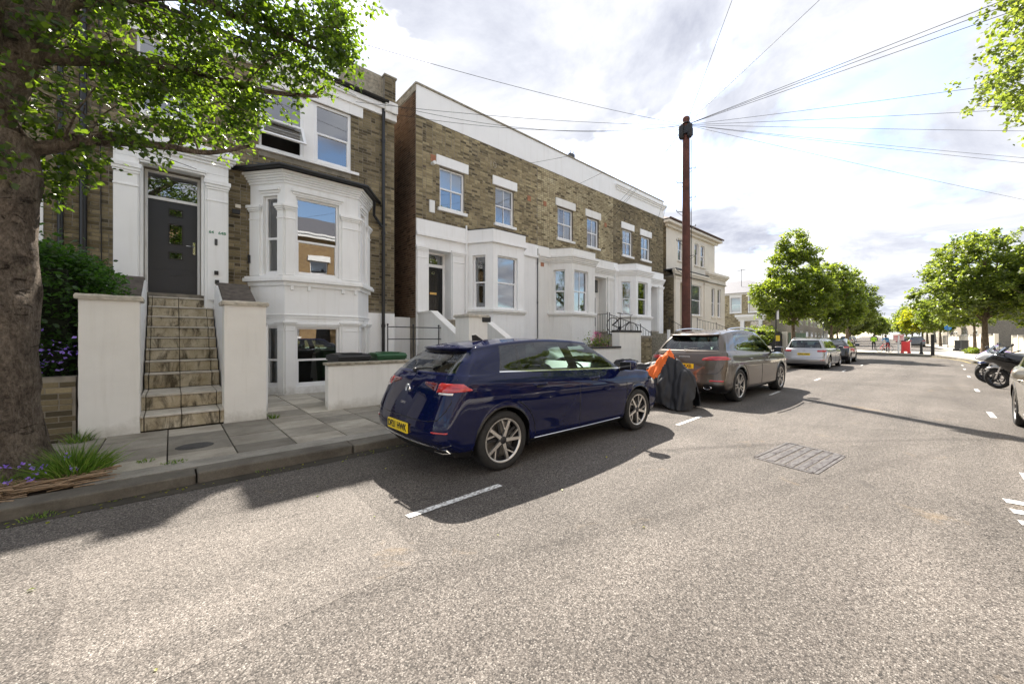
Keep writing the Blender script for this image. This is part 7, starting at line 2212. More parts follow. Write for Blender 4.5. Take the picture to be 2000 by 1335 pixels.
# distant terraces
def far_terrace(u0, u1, v0, v1, h, label, n, facing):
    o = empty('distant_terrace', (0, 0, 0), label=label, cat='houses')
    mb = MB(); b = [far(u0, v0), far(u1, v0), far(u1, v1), far(u0, v1)]
    mb.prism([(q[0], q[1]) for q in b], 0, h); mb.build('wall', M['mortar_mid'], o)
    mb = MB(); vm = (v0 + v1) / 2
    A = [far(u0, v0), far(u1, v0), far(u1, v1), far(u0, v1), far(u0, vm), far(u1, vm)]
    vs = [(q[0], q[1], h + 0.01) for q in A[:4]] + [(q[0], q[1], h + 2.2) for q in A[4:]]
    mb.add(vs, [(0,1,5,4), (3,4,5,2), (0,4,3), (1,2,5)]); mb.build('roof', M['tile_brown'], o)
    for k in range(n):
        u = u0 + (u1 - u0) * (k + 0.5) / n; q = far(u, vm); chimney(o, q[0], q[1], h + 1.6, 1.6, 4, w=1.8)
        vf = v1 if facing < 0 else v0
        for zz in (1.2, 4.4):
            for du in (-1.2, 1.2):
                a = far(u + du - 0.5, vf); b_ = far(u + du + 0.5, vf); f = fr2(b_[:2], a[:2]) if facing < 0 else fr2(a[:2], b_[:2])
                mb = MB(); mb.box(-0.1, f.L + 0.1, 0, 0.05, zz - 0.1, zz + 1.7, fr=f); w_ = mb.build('window', M['stucco'], o)
                mb = MB(); mb.box(0.03, f.L - 0.03, 0.051, 0.06, zz, zz + 1.6, fr=f); mb.build('pane', M['gloss_black'], w_)
far_terrace(42, 130, -19, -12.5, 8.4, 'distant brown brick terrace with chimneys above the right trees', 9, -1)
far_terrace(24, 110, 14, 21, 7.0, 'distant brick terrace hidden behind the left trees', 9, 1)
# ================================================================== TREES AND PLANTS
def leaf_mesh(P, size, mat, name, droop=0.25, shape=4, up=0.5, seed=0, dirs=None):
    """P: (n,3) leaf positions. Each leaf is one folded island of 2 (rhombus) or 4 (pointed) faces."""
    rng = np.random.default_rng(seed)
    n = len(P)
    nrm = rng.normal(size=(n, 3)); nrm[:, 2] = np.abs(nrm[:, 2]) + up; nrm /= np.linalg.norm(nrm, axis=1, keepdims=True)
    d = rng.normal(size=(n, 3)); d[:, 2] -= droop; d -= nrm * (d * nrm).sum(1, keepdims=True); d /= np.linalg.norm(d, axis=1, keepdims=True)
    if dirs is not None:
        d = dirs / np.linalg.norm(dirs, axis=1, keepdims=True); nrm = np.cross(d, rng.normal(size=(n, 3))); nrm /= np.linalg.norm(nrm, axis=1, keepdims=True)
    t_ = np.cross(nrm, d)
    s = (size * rng.uniform(0.65, 1.25, n))[:, None]
    if shape == 4:
        loc = [(0, 0, 0), (0.30, 0.34, 0.07), (0.72, 0.26, 0.05), (1.0, 0, -0.10), (0.72, -0.26, 0.05), (0.30, -0.34, 0.07), (0.5, 0, -0.03)]
        F = [(0, 1, 6), (1, 2, 6), (2, 3, 6), (3, 4, 6), (4, 5, 6), (5, 0, 6)]
    elif shape == 2:
        loc = [(0, 0, 0), (0.5, 0.36, 0.08), (1.0, 0, -0.08), (0.5, -0.36, 0.08)]
        F = [(0, 1, 2), (0, 2, 3)]
    else:
        loc = [(0, 0.05, 0), (1, 0, 0), (0, -0.05, 0)]; F = [(0, 1, 2)]
    V = np.stack([P + d * s * a + t_ * s * b + nrm * s * c for a, b, c in loc], 1)
    k = len(loc); V = V.reshape(-1, 3)
    Fi = (np.array(F)[None] + (np.arange(n) * k)[:, None, None]).reshape(-1, 3)
    me = bpy.data.meshes.new(name)
    me.vertices.add(len(V)); me.vertices.foreach_set('co', V.ravel())
    me.loops.add(Fi.size); me.loops.foreach_set('vertex_index', Fi.ravel().astype(np.int32))
    me.polygons.add(len(Fi)); me.polygons.foreach_set('loop_start', np.arange(0, Fi.size, 3, dtype=np.int32)); me.polygons.foreach_set('loop_total', np.full(len(Fi), 3, dtype=np.int32))
    me.materials.append(M[mat]); me.update(calc_edges=True)
    return me

def limb(mb, pts, r0, r1, n=10, wob=0.0):
    pts = [Vector(p) for p in pts]; m = len(pts)
    out = []; rr = []
    sub = 5
    for i in range(m - 1):
        a = pts[max(i-1, 0)]; b = pts[i]; c = pts[i+1]; d = pts[min(i+2, m-1)]
        for k in range(sub):
            t_ = k / sub
            q = 0.5 * ((2*b) + (c - a) * t_ + (2*a - 5*b + 4*c - d) * t_*t_ + (3*b - a - 3*c + d) * t_**3)
            out.append(q + Vector([random.uniform(-wob, wob) for _ in range(3)]))
    out.append(pts[-1])
    for i in range(len(out)): rr.append(r0 + (r1 - r0) * i / (len(out) - 1))
    mb.tube([tuple(p) for p in out], rr, n)
    return out

# --- the big street tree on the left
TR = empty('street_tree', (-1.25, 6.40, 0), label='big street tree with thick grey trunk at the left edge', cat='tree')
def T(x, y, z): return (x + 1.13, y - 6.28, z)
mb = MB()
rings_ = [(0.0, 0.47, 0.50), (0.12, 0.41, 0.45), (0.4, 0.36, 0.39), (0.9, 0.335, 0.35), (1.6, 0.315, 0.32), (2.3, 0.31, 0.31), (2.8, 0.33, 0.32), (3.1, 0.36, 0.34), (3.4, 0.33, 0.33)]
n = 40; vs = []; fs = []
zz = np.linspace(0, 3.4, 60)
for i, z in enumerate(zz):
    rx = np.interp(z, [r[0] for r in rings_], [r[1] for r in rings_])
    for k in range(n):
        a = 2*PI*k/n
        p = Vector((math.cos(a) * 1.3, math.sin(a) * 1.3, z * 0.8))
        bulge = 0.035 * mnoise.noise(p * 1.7) + 0.014 * mnoise.noise(p * 6) + 0.10 * math.exp(-z / 0.25) * max(0, math.sin(a * 4 + 1)) 
        for (kz, ka, kr) in ((1.05, -0.2, 0.07), (1.75, -0.9, 0.05), (2.2, -0.4, 0.06), (2.75, -0.75, 0.08)):
            dd = ((z - kz) / 0.13) ** 2 + ((math.atan2(math.sin(a - ka), math.cos(a - ka))) / 0.35) ** 2
            bulge += kr * (math.exp(-dd) * 0.9 - 0.7 * math.exp(-dd * 4))
        r_ = rx + bulge
        vs.append((r_ * math.cos(a) + 0.0 * z, r_ * math.sin(a) + 0.02 * z, z))
fs = [(i*n+k, i*n+(k+1) % n, (i+1)*n+(k+1) % n, (i+1)*n+k) for i in range(59) for k in range(n)]
mb.add(vs, fs, 0, True)
mb.build('trunk', M['bark'], TR)
branches = [
    ([T(-1.15, 6.3, 3.2), T(-1.05, 6.3, 4.0), T(-0.7, 6.35, 5.0), T(-0.5, 6.4, 6.2), T(-0.3, 6.3, 7.6)], 0.26, 0.10),
    ([T(-1.2, 6.2, 3.1), T(-1.45, 6.1, 4.1), T(-1.7, 5.9, 5.4), T(-1.9, 5.6, 7.0)], 0.22, 0.08),
    ([T(-1.0, 6.3, 3.25), T(-0.78, 6.3, 3.35), T(-0.45, 6.3, 3.55), T(0.0, 6.42, 3.70), T(0.45, 6.5, 3.80), T(0.85, 6.4, 3.98)], 0.075, 0.018),
    ([T(-0.95, 6.35, 4.2), T(-0.6, 6.3, 4.35), T(-0.1, 6.3, 4.55), T(0.45, 6.4, 4.72), T(1.0, 6.35, 4.75), T(1.6, 6.25, 4.9)], 0.085, 0.02),
    ([T(-0.75, 6.3, 4.85), T(-0.3, 6.25, 5.15), T(0.25, 6.2, 5.45), T(0.9, 6.3, 5.55), T(1.7, 6.3, 5.6)], 0.10, 0.02),
    ([T(-1.1, 6.2, 4.0), T(-0.9, 5.6, 4.7), T(-0.5, 5.0, 5.2), T(0.1, 4.6, 5.7)], 0.10, 0.02),
    ([T(-0.6, 6.4, 5.6), T(0.2, 6.6, 6.4), T(1.0, 6.8, 7.0)], 0.09, 0.02),
    ([T(-1.1, 6.4, 4.0), T(-1.5, 7.3, 4.8), T(-1.6, 8.2, 5.6)], 0.10, 0.02),
    ([T(-1.0, 6.5, 4.4), T(-0.4, 7.2, 4.8), T(0.3, 7.9, 5.2), T(0.9, 8.3, 5.5)], 0.08, 0.018),
    ([T(-1.5, 6.0, 4.6), T(-2.4, 5.6, 5.2), T(-3.2, 5.3, 5.6)], 0.09, 0.02),
]
br_pts = []
for pts, r0, r1 in branches:
    mb = MB(); o_ = limb(mb, pts, r0, r1, 10, 0.006); mb.build('branch', M['bark'], TR); br_pts.append((o_, r0))
# twigs with leaves
rnd = random.Random(5)
leafP = []
mb = MB()
for bi, (o_, r0) in enumerate(br_pts):
    ntw = 24 if bi in (2, 3, 4) else 15
    for k in range(ntw):
        f = 0.18 + 0.82 * (k + rnd.random()) / ntw
        q = o_[min(len(o_) - 1, int(f * (len(o_) - 1)))]
        nxt = o_[min(len(o_) - 1, int(f * (len(o_) - 1)) + 1)]
        base_d = (o_[-1] - o_[0]).normalized()
        d = Vector((rnd.gauss(0, 1), rnd.gauss(0, 1), rnd.gauss(0.1, 0.7))).normalized() * 0.8 + base_d * 0.7
        d.normalize()
        L = rnd.uniform(0.35, 0.9)
        mid_ = q + d * L * 0.5 + Vector((0, 0, 0.05)); end = q + d * L + Vector((0, 0, -0.05))
        wx_ = end.x - 1.13; wy_ = end.y + 6.28
        if wx_ > 2.0 + 0.2 * rnd.random(): continue
        if end.z < np.interp(wx_, [-1.2, -0.6, 0.1, 0.6, 0.85, 1.1, 1.45, 2.0], [2.6, 2.9, 3.82, 3.98, 4.25, 4.55, 5.0, 5.25]): continue
        mb.tube([tuple(q), tuple(mid_), tuple(end)], [0.012, 0.008, 0.004], 5)
        for t_ in range(3):
            c0 = q.lerp(end, rnd.uniform(0.3, 1.0))
            e2 = c0 + Vector((rnd.gauss(0, 0.2), rnd.gauss(0, 0.2), rnd.gauss(-0.02, 0.14)))
            mb.tube([tuple(c0), tuple(e2)], [0.006, 0.003], 4, cap=False)
            for j in range(rnd.randint(22, 40)):
                c = c0.lerp(e2, rnd.uniform(0.2, 1.1))
                leafP.append((c.x + rnd.gauss(0, 0.085), c.y + rnd.gauss(0, 0.085), c.z + rnd.gauss(-0.02, 0.07)))
# hanging sprig low beside the trunk
for (cx, cy, cz, sp, nn) in ((-0.72, 6.55, 3.18, 0.13, 190), (-0.55, 6.6, 3.42, 0.12, 120), (-0.78, 6.5, 2.92, 0.08, 60), (-1.02, 5.88, 3.05, 0.10, 80)):
    for j in range(nn):
        leafP.append((cx + 1.13 + rnd.gauss(0, sp), cy - 6.28 + rnd.gauss(0, sp * 0.7), cz + rnd.gauss(0, sp * 0.8)))
mb.build('twigs', M['bark'], TR)
# outer drapes of foliage that make the crown's ragged right and lower edge
drape = [(1.2, 6.3, 5.05, 0.28, 520), (1.55, 6.25, 5.35, 0.25, 460), (1.75, 6.2, 5.75, 0.22, 420), (1.80, 6.2, 6.15, 0.22, 360), (0.85, 6.4, 4.85, 0.26, 500), (0.5, 6.4, 4.55, 0.25, 420), (1.3, 6.35, 4.55, 0.16, 220), (1.62, 6.3, 4.95, 0.13, 170),
         (0.2, 6.4, 4.3, 0.25, 320), (-0.2, 6.4, 4.15, 0.22, 250), (0.7, 6.45, 4.08, 0.18, 260), (0.35, 6.45, 3.95, 0.15, 140), (1.0, 6.3, 5.6, 0.3, 500), (0.4, 6.3, 5.9, 0.35, 500), (-0.3, 6.2, 5.6, 0.35, 420), (1.5, 6.2, 6.0, 0.3, 450), (1.0, 6.3, 6.4, 0.35, 420), (-0.4, 6.0, 5.0, 0.3, 320), (0.1, 6.35, 5.0, 0.22, 220), (1.85, 6.2, 5.5, 0.12, 160), (0.95, 6.4, 4.35, 0.14, 180), (1.45, 6.35, 4.75, 0.14, 160), (1.95, 6.15, 5.95, 0.12, 130)]
for (cx, cy, cz, sp, nn) in drape:
    sub = [(cx + rnd.gauss(0, sp), cy + rnd.gauss(0, sp), cz + rnd.gauss(0, sp * 0.8)) for _ in range(max(4, nn // 22))]
    for j in range(nn):
        c = rnd.choice(sub); leafP.append((c[0] + 1.13 + rnd.gauss(0, 0.075), c[1] - 6.28 + rnd.gauss(0, 0.075), c[2] + rnd.gauss(0, 0.06)))
for k in range(70):
    cx, cy, cz = -1.0 + rnd.gauss(0, 1.5), 6.0 + rnd.gauss(0, 1.2), 6.6 + rnd.gauss(0, 0.7)
    if cx > 1.7 or cz < 5.6: continue
    for j in range(40): leafP.append((cx + 1.13 + rnd.gauss(0, 0.12), cy - 6.28 + rnd.gauss(0, 0.12), cz + rnd.gauss(0, 0.1)))
LP = np.array(leafP)
# crown trimmed so leaf shadows miss the road; nothing hangs low before the porch
wx_, wy_ = LP[:, 0] - 1.25, LP[:, 1] + 6.40
gx_, gy_ = wx_ - 0.489 * LP[:, 2] / 0.98, wy_ - 0.757 * LP[:, 2] / 0.98
keep = ~((gx_ > -0.179 * gy_ - 0.15) & (gy_ < 4.75) & (gy_ > 0.4))
dd_ = wx_ * 0.7112 + wy_ * 0.703; px_ = 1100 + 757 * (wx_ * 0.703 - wy_ * 0.7112) / dd_; py_ = 660 - 757 * (LP[:, 2] - 1.456) / dd_
low = np.interp(wx_ - 0.18 * (wy_ - 6.3), [-1.2, -0.6, 0.1, 0.6, 0.85, 1.1, 1.45, 2.0], [2.5, 2.6, 3.82, 3.98, 4.25, 4.55, 5.0, 5.25])
keep &= LP[:, 2] > low + 0.06 * np.sin(wx_ * 23)
LP = LP[keep]
hole = np.array([mnoise.noise(Vector((q[0] * 2.4, q[1] * 2.4, q[2] * 2.4))) for q in LP]) + np.random.default_rng(8).normal(0, 0.06, len(LP))
LP = LP[(hole < 0.16) | (LP[:, 0] > 2.75)]
LP = np.concatenate([LP, LP[::4] + np.random.default_rng(4).normal(0, 0.05, LP[::4].shape)])
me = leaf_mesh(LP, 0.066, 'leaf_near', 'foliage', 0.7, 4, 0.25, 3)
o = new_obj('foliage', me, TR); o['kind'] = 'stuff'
print('near leaves', len(leafP))

def clump_tree(label, loc, trunk_h, trunk_r, blobs, nclump, perclump, leaf, mat, cl_r=0.35, seed=0, name='tree', group=None, limbs=True, kindc='foliage'):
    """blobs: list of (x, y, z, rx, ry, rz) relative to the base; clumps sit towards their surface, gaps stay open"""
    o = empty(name, loc, label=label, cat='tree', group=group)
    rng = np.random.default_rng(seed); rd = random.Random(seed)
    mb = MB()
    c0 = blobs[0]
    lean = (rd.uniform(-0.1, 0.1), rd.uniform(-0.1, 0.1))
    limb(mb, [(0, 0, 0), (lean[0]*0.5, lean[1]*0.5, trunk_h*0.5), (lean[0], lean[1], trunk_h), (lean[0]*1.5, lean[1]*1.5, c0[2] + c0[5]*0.4)], trunk_r, trunk_r*0.25, 12, 0.01)
    mb.build('trunk', M['bark_far'], o)
    P = []; vol = np.array([b[3]*b[4]*b[5] for b in blobs]) ** (2/3); vol /= vol.sum()
    centers = []
    for b, v in zip(blobs, vol):
        m = int(nclump * v)
        u = rng.normal(size=(m, 3)); u /= np.linalg.norm(u, axis=1, keepdims=True)
        r_ = rng.uniform(0.35, 1.0, m) ** 0.45
        r_ *= (1 + 0.16 * np.sin(u[:, 0]*5 + b[0]) * np.cos(u[:, 1]*6 + u[:, 2]*4 + seed))
        c = np.array(b[:3]) + u * r_[:, None] * np.array(b[3:])
        centers.append(c)
    centers = np.concatenate(centers)
    if limbs:
        mb = MB()
        for i in rng.choice(len(centers), min(26, len(centers)), replace=False):
            c = centers[i]; s0 = (lean[0], lean[1], trunk_h * rd.uniform(0.85, 1.1) + (c[2] - trunk_h) * 0.25)
            m_ = ((s0[0] + c[0]) / 2, (s0[1] + c[1]) / 2, (s0[2] + c[2]) / 2 + 0.1)
            mb.tube([s0, m_, tuple(c)], [trunk_r * 0.3, trunk_r * 0.16, 0.01], 6)
        mb.build('branches', M['bark_far'], o)
    k = np.repeat(np.arange(len(centers)), perclump)
    g = rng.normal(size=(len(k), 3)); g /= np.linalg.norm(g, axis=1, keepdims=True); g *= (rng.uniform(0, 1, len(k)) ** 0.5)[:, None]
    P = centers[k] + g * np.array([cl_r, cl_r, cl_r * 0.62]) * np.repeat(rng.uniform(0.6, 1.35, len(centers)), perclump)[:, None]
    me = leaf_mesh(P, leaf, mat, kindc, 0.3, 2, 0.7, seed)
    q = new_obj('crown', me, o); q['kind'] = 'stuff'
    return o

# right-hand trees
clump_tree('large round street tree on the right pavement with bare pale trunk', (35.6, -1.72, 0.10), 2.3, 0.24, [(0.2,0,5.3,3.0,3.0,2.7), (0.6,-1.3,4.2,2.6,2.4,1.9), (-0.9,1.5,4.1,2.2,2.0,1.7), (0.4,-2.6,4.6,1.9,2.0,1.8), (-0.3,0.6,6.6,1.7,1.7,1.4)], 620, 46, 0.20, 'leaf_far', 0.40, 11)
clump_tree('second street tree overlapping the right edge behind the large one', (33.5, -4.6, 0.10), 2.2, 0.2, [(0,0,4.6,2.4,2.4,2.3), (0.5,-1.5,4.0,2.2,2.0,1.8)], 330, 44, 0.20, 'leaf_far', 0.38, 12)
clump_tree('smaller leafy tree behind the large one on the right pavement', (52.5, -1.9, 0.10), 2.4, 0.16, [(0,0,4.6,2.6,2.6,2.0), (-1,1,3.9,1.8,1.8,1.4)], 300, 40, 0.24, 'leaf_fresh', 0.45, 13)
# trees left of the far street
clump_tree('tall conical green tree standing in front of the corner villa', (33.6, 8.3, 0.05), 2.4, 0.22, [(0,0,4.5,2.6,2.6,2.0), (0.1,0.1,6.6,2.1,2.1,2.0), (0.0,-0.1,8.3,1.2,1.2,1.5), (1.2,-0.9,4.6,1.8,1.8,1.8), (-1.1,0.8,4.4,2.0,2.0,1.6)], 640, 44, 0.20, 'leaf_fresh', 0.36, 14)
clump_tree('broad green tree right of the tall conical one', (46.5, 8.3, 0.10), 2.3, 0.22, [(0,0,5.2,2.6,2.6,2.6), (0.8,-1.0,4.4,2.2,2.0,2.0), (0.2,0,7.6,1.7,1.7,1.5)], 420, 42, 0.24, 'leaf_fresh', 0.42, 15)
clump_tree('dark tree behind the broad green tree on the left', (60.0, 8.9, 0.1), 3.0, 0.25, [(0,0,6.3,2.7,2.7,2.6), (1,-1,5.2,2.2,2.2,2.0), (0.4,0,8.8,1.7,1.7,1.4)], 420, 40, 0.27, 'leaf_far', 0.5, 16)
clump_tree('pale greyish street tree over the parked far cars', (*far(26, 7.2)[:2], 0.2), 2.4, 0.2, [(0,0,4.9,3.4,3.4,2.3), (1.2,-1.3,4.2,2.4,2.2,1.7)], 380, 38, 0.30, 'leaf_dull', 0.55, 17)
clump_tree('upright green tree in the middle distance above the blue cars', (*far(48, 6.0)[:2], 0.4), 2.6, 0.25, [(0,0,5.3,3.6,3.6,3.0), (0.5,0.4,8.2,2.0,2.0,1.8), (0,-2,4.6,2.6,2.6,2.0)], 420, 38, 0.36, 'leaf_far', 0.65, 18)
clump_tree('yellow leaved tree in the distance beyond the cyclists', (*far(42, -5.6)[:2], 0.3), 2.4, 0.22, [(0,0,5.0,3.6,3.6,2.4), (0,1.8,4.2,2.4,2.2,1.7)], 380, 38, 0.34, 'leaf_yellow', 0.6, 19)
clump_tree('fresh yellow green tree right of the yellow leaved one', (*far(24, -5.4)[:2], 0.2), 2.3, 0.2, [(0,0,4.8,3.1,3.1,2.5), (0.3,-1.0,6.4,2.0,2.0,1.6)], 400, 38, 0.28, 'leaf_fresh', 0.5, 20)
for k, (u, v, lb) in enumerate([(75, 7.0, 'hazy tree on the far left of the street end'), (95, 6.5, 'farthest tree left of the street end'), (120, 1.0, 'farthest tree closing the street end'), (75, -5.8, 'far tree behind the yellow leaved tree'), (105, -6.5, 'farthest tree on the right of the street end'), (150, -2.0, 'tree mass right of centre closing the view'), (150, 8.0, 'tree mass left of centre closing the view'), (135, 14.0, 'tree mass far left behind the street end'), (60, -6.4, 'mid distance tree between yellow tree and lamp')]):
    clump_tree(lb, (*far(u, v)[:2], 0.5), 2.6, 0.25, [(0,0,5.2,4.0,4.0,3.0), (0,0,7.6,2.4,2.4,1.6)], 220, 34, 0.5, 'leaf_far', 0.8, 30 + k)
# bushes by the side street
clump_tree('light green bush in front of the corner villa', (38.6, 13.0, 0), 0.5, 0.06, [(0,0,1.5,1.9,1.6,1.1), (0.8,-0.6,1.7,1.2,1.2,0.9)], 160, 40, 0.16, 'leaf_fresh', 0.30, 40, name='bush', limbs=False)
clump_tree('low bush behind the dark fence near tree trunks', (43.5, 13.5, 0), 0.5, 0.06, [(0,0,1.5,1.8,1.6,1.2)], 120, 38, 0.18, 'leaf_fresh', 0.32, 41, name='bush', limbs=False)
clump_tree('dark shrub beside the steps of the cream villa', (18.6, 9.3, 0), 0.3, 0.04, [(0,0,0.9,0.9,0.7,0.7)], 90, 38, 0.08, 'leaf_hedge', 0.16, 42, name='shrub', limbs=False)
clump_tree('small green plants under the right-hand tree trunks', (49.5, -1.6, 0.1), 0.2, 0.03, [(0,0,0.25,1.1,0.5,0.28)], 60, 30, 0.12, 'leaf_fresh', 0.16, 43, name='shrub', limbs=False)

# the overhanging tree at the upper right (its trunk stands beyond the frame)
ov = empty('street_tree', (14.6, -4.1, 0.1), label='overhanging green branch tips at the upper right edge of photo', cat='tree')
mb = MB(); limb(mb, [(0,0,0), (0.05,0,2.5), (0,0.05,5.2)], 0.24, 0.15, 14, 0.01); mb.build('trunk', M['bark'], ov)
rd = random.Random(9); P = []; mb = MB()
for k in range(330):
    a = rd.uniform(0, 2*PI); zc = rd.uniform(5.7, 11.0); f_ = (zc - 8.4) / 2.9
    rr_ = (3.45 + 0.35 * math.sin(a * 5 + zc)) * math.sqrt(max(0.05, 1 - f_ * f_)) * (0.45 + 0.55 * rd.random() ** 0.5)
    c = (rr_ * math.cos(a), rr_ * math.sin(a), zc)
    if k % 3 == 0: mb.tube([(0, 0, 5.0 + (c[2] - 5) * 0.25), (c[0]*0.5, c[1]*0.5, (5.4 + c[2]) / 2 + 0.15), c], [0.05, 0.025, 0.006], 6)
    for j in range(4):
        e = (c[0] + rd.gauss(0, 0.22), c[1] + rd.gauss(0, 0.22), c[2] + rd.gauss(0, 0.14))
        for q in range(22): P.append((e[0] + rd.gauss(0, 0.10), e[1] + rd.gauss(0, 0.10), e[2] + rd.gauss(0, 0.07)))
mb.build('branches', M['bark'], ov)
o = new_obj('crown', leaf_mesh(np.array(P), 0.11, 'leaf_far', 'foliage', 0.5, 4, 0.4, 8), ov); o['kind'] = 'stuff'

# --- hedge left of the gate pier
hg = empty('hedge', (-1.9, 9.0, 0), label='dense dark green hedge with violet flowers left of the gate pier', cat='hedge')
rng = np.random.default_rng(3)
cc = []
while len(cc) < 900:
    x, y, z = rng.uniform(-1.9, 1.28), rng.uniform(-0.62, 1.0), rng.uniform(0.85, 3.3)
    topz = 3.05 - 0.62 * max(0, (x - 0.0)) - 0.12 * math.sin(x * 5)
    if x > 0.95 and z < 1.9: continue
    if z > topz + 0.1: continue
    if x > 1.05 and y < -0.35: continue
    edge = min(y + 0.62, topz - z, 1.3 - x)
    if edge > 0.28 and rng.random() < 0.75: continue
    cc.append((x, y, z))
cc = np.array(cc); k = np.repeat(np.arange(len(cc)), 46)
P = cc[k] + rng.normal(size=(len(k), 3)) * np.array([0.09, 0.09, 0.075])
o = new_obj('foliage', leaf_mesh(P, 0.062, 'leaf_hedge', 'foliage', 0.2, 4, 0.6, 5), hg); o['kind'] = 'stuff'
P = np.array([(rng.normal(cx, 0.10), -0.74 + rng.normal(0, 0.05), rng.normal(cz, 0.07)) for cx, cz in ((0.45, 1.10), (0.75, 1.12), (0.88, 1.28), (0.15, 1.02), (0.62, 1.35), (-0.3, 1.15)) for _ in range(26)])
o = new_obj('flowers', leaf_mesh(P, 0.05, 'petal_violet', 'flowers', 0.1, 2, 0.2, 6), hg); o['kind'] = 'stuff'
mb = MB(); mb.box(-1.8, 0.9, -0.45, 0.8, 0.5, 2.4); mb.build('inner_shade', M['hedge_inner_shade'], hg)  # added near-black box, stands in for the shade deep in the foliage

def grass_tuft(name, label, loc, n, rad, h, mat='grass', cat='grass', wid=0.10, kind=None, parent=None):
    rng = np.random.default_rng(abs(hash(name + label)) % 1000 if False else len(label) + n)
    r_ = rad * rng.uniform(0, 1, n) ** 0.6; a = rng.uniform(0, 2*PI, n)
    B = np.stack([r_ * np.cos(a), r_ * np.sin(a), np.zeros(n)], 1)
    lean = np.stack([np.cos(a) * r_ / rad * 0.6 + rng.normal(0, 0.25, n), np.sin(a) * r_ / rad * 0.6 + rng.normal(0, 0.25, n), np.ones(n)], 1)
    H_ = h * rng.uniform(0.4, 1.1, n) * (1 - 0.5 * r_ / rad)
    t_ = np.cross(lean, rng.normal(size=(n, 3))); t_ /= np.linalg.norm(t_, axis=1, keepdims=True)
    w = 0.004 + 0.02 * h * wid
    V = np.stack([B - t_ * w, B + t_ * w, B + lean * (H_ * 0.55)[:, None] + t_ * w * 0.8, B + lean * (H_ * 0.55)[:, None] - t_ * w * 0.8, B + lean * H_[:, None] * 1.0 + np.stack([lean[:, 0], lean[:, 1], -np.abs(lean[:, 0]) * 0.5], 1) * (H_ * 0.25)[:, None]], 1).reshape(-1, 3)
    F = [];
    for i in range(n): b = 5*i; F += [(b, b+1, b+2, b+3), (b+3, b+2, b+4)]
    me = bpy.data.meshes.new(name); me.from_pydata(V.tolist(), [], F); me.materials.append(M[mat])
    o = new_obj(name, me, parent, loc)
    if not parent: tag(o, label, cat)
    o['kind'] = kind or 'stuff'
    return o
grass_tuft('grass_tuft', 'tall bright green grass growing against the tree base by the kerb', (-0.66, 6.0, 0.09), 1300, 0.17, 0.42)
grass_tuft('grass_tuft', 'low green grass and weeds in the soil left of the tree base', (-1.12, 6.0, 0.08), 360, 0.18, 0.24)
for (x, y, n, rd_, h, lb) in ((0.02, 5.98, 70, 0.10, 0.05, 'tiny grass growing in the pavement joint beyond the manhole'), (-0.20, 6.25, 60, 0.08, 0.05, 'small grass strip beside the tall grass tuft'), (1.22, 8.08, 70, 0.07, 0.14, 'small weed at the foot of the right gate pier'), (-0.85, 8.05, 120, 0.12, 0.22, 'weed between the brick wall and the tree'), (-0.75, 5.22, 60, 0.10, 0.04, 'flattened weed in the gutter at lower left'), (0.75, 5.29, 30, 0.12, 0.03, 'fine moss and grass along the kerb foot')):
    grass_tuft('weed', lb, (x, y, 0.1 if y > 5.4 else 0.01), n, rd_, h)
# dry cut stalks on the soil
mb = MB(); rd = random.Random(2)
for k in range(300):
    x, y = rd.uniform(-1.5, -0.62), rd.uniform(5.61, 5.9); a = rd.gauss(0.2, 0.7); L = rd.uniform(0.08, 0.32)
    z = 0.10 + rd.random() * 0.08
    mb.tube([(x, y, z), (x + L * math.cos(a), y + L * math.sin(a) * 0.5, z + rd.uniform(-0.01, 0.03))], rd.uniform(0.003, 0.008), 4, cap=False)
q = mb.build('dry_stalks', M['dry_twig']); q['kind'] = 'stuff'; tag(q, 'heap of dry brown stalks on the soil beside the kerb', 'dead plants')
P = np.array([(rd.uniform(-1.15, -0.62), rd.uniform(5.72, 5.85), rd.uniform(0.18, 0.36)) for _ in range(12) for _k in range(1)]); P = np.repeat(P, 9, 0) + np.random.default_rng(1).normal(0, 0.012, (108, 3))
q = new_obj('flowers', leaf_mesh(P, 0.026, 'petal_violet', 'flowers', 0, 2, 0.2, 7)); q['kind'] = 'stuff'; tag(q, 'small violet flowers scattered at the tree base', 'flowers')
# fallen leaves and grit in the gutter and on the road
rng = np.random.default_rng(12)
P = np.array([(rng.uniform(-0.9, 3.0), 5.3 - abs(rng.normal(0, 0.12)), 0.008) for _ in range(70)] + [(rng.uniform(-0.6, 5), rng.uniform(1.5, 4.8), 0.008) for _ in range(12)])
q = new_obj('fallen_leaves', leaf_mesh(P, 0.03, 'leaf_yellow', 'fallen_leaves', 0, 2, 6.0, 13)); q['kind'] = 'stuff'; tag(q, 'few yellowed fallen leaves in the gutter', 'leaves')
# pink flowers behind the low dark topped wall
pf = empty('flowering_plant', (10.8, 8.85, 0.9), label='pink flowering hydrangea behind the dark topped wall', cat='plant')
rng = np.random.default_rng(21)
heads = [(-0.25,0.0,0.62), (-0.1,0.1,0.74), (0.02,0.0,0.66), (-0.3,0.1,0.5), (-0.2,0,0.30), (0.05,0,0.26), (0.25,0,0.30), (0.42,0,0.27), (-0.45,0,0.28), (0.12,0.1,0.42), (0.55, 0, 0.24), (-0.55,0,0.22)]
P = np.concatenate([np.array(h_) + rng.normal(0, 0.045, (60, 3)) for h_ in heads]); q = new_obj('flowers', leaf_mesh(P, 0.035, 'petal_pink', 'flowers', 0, 2, 0.2, 9), pf); q['kind'] = 'stuff'
P = rng.normal(0, 1, (900, 3)) * np.array([0.35, 0.12, 0.16]) + np.array([0, 0.05, 0.30]); q = new_obj('foliage', leaf_mesh(P, 0.07, 'leaf_fresh', 'foliage', 0.2, 2, 0.5, 10), pf); q['kind'] = 'stuff'
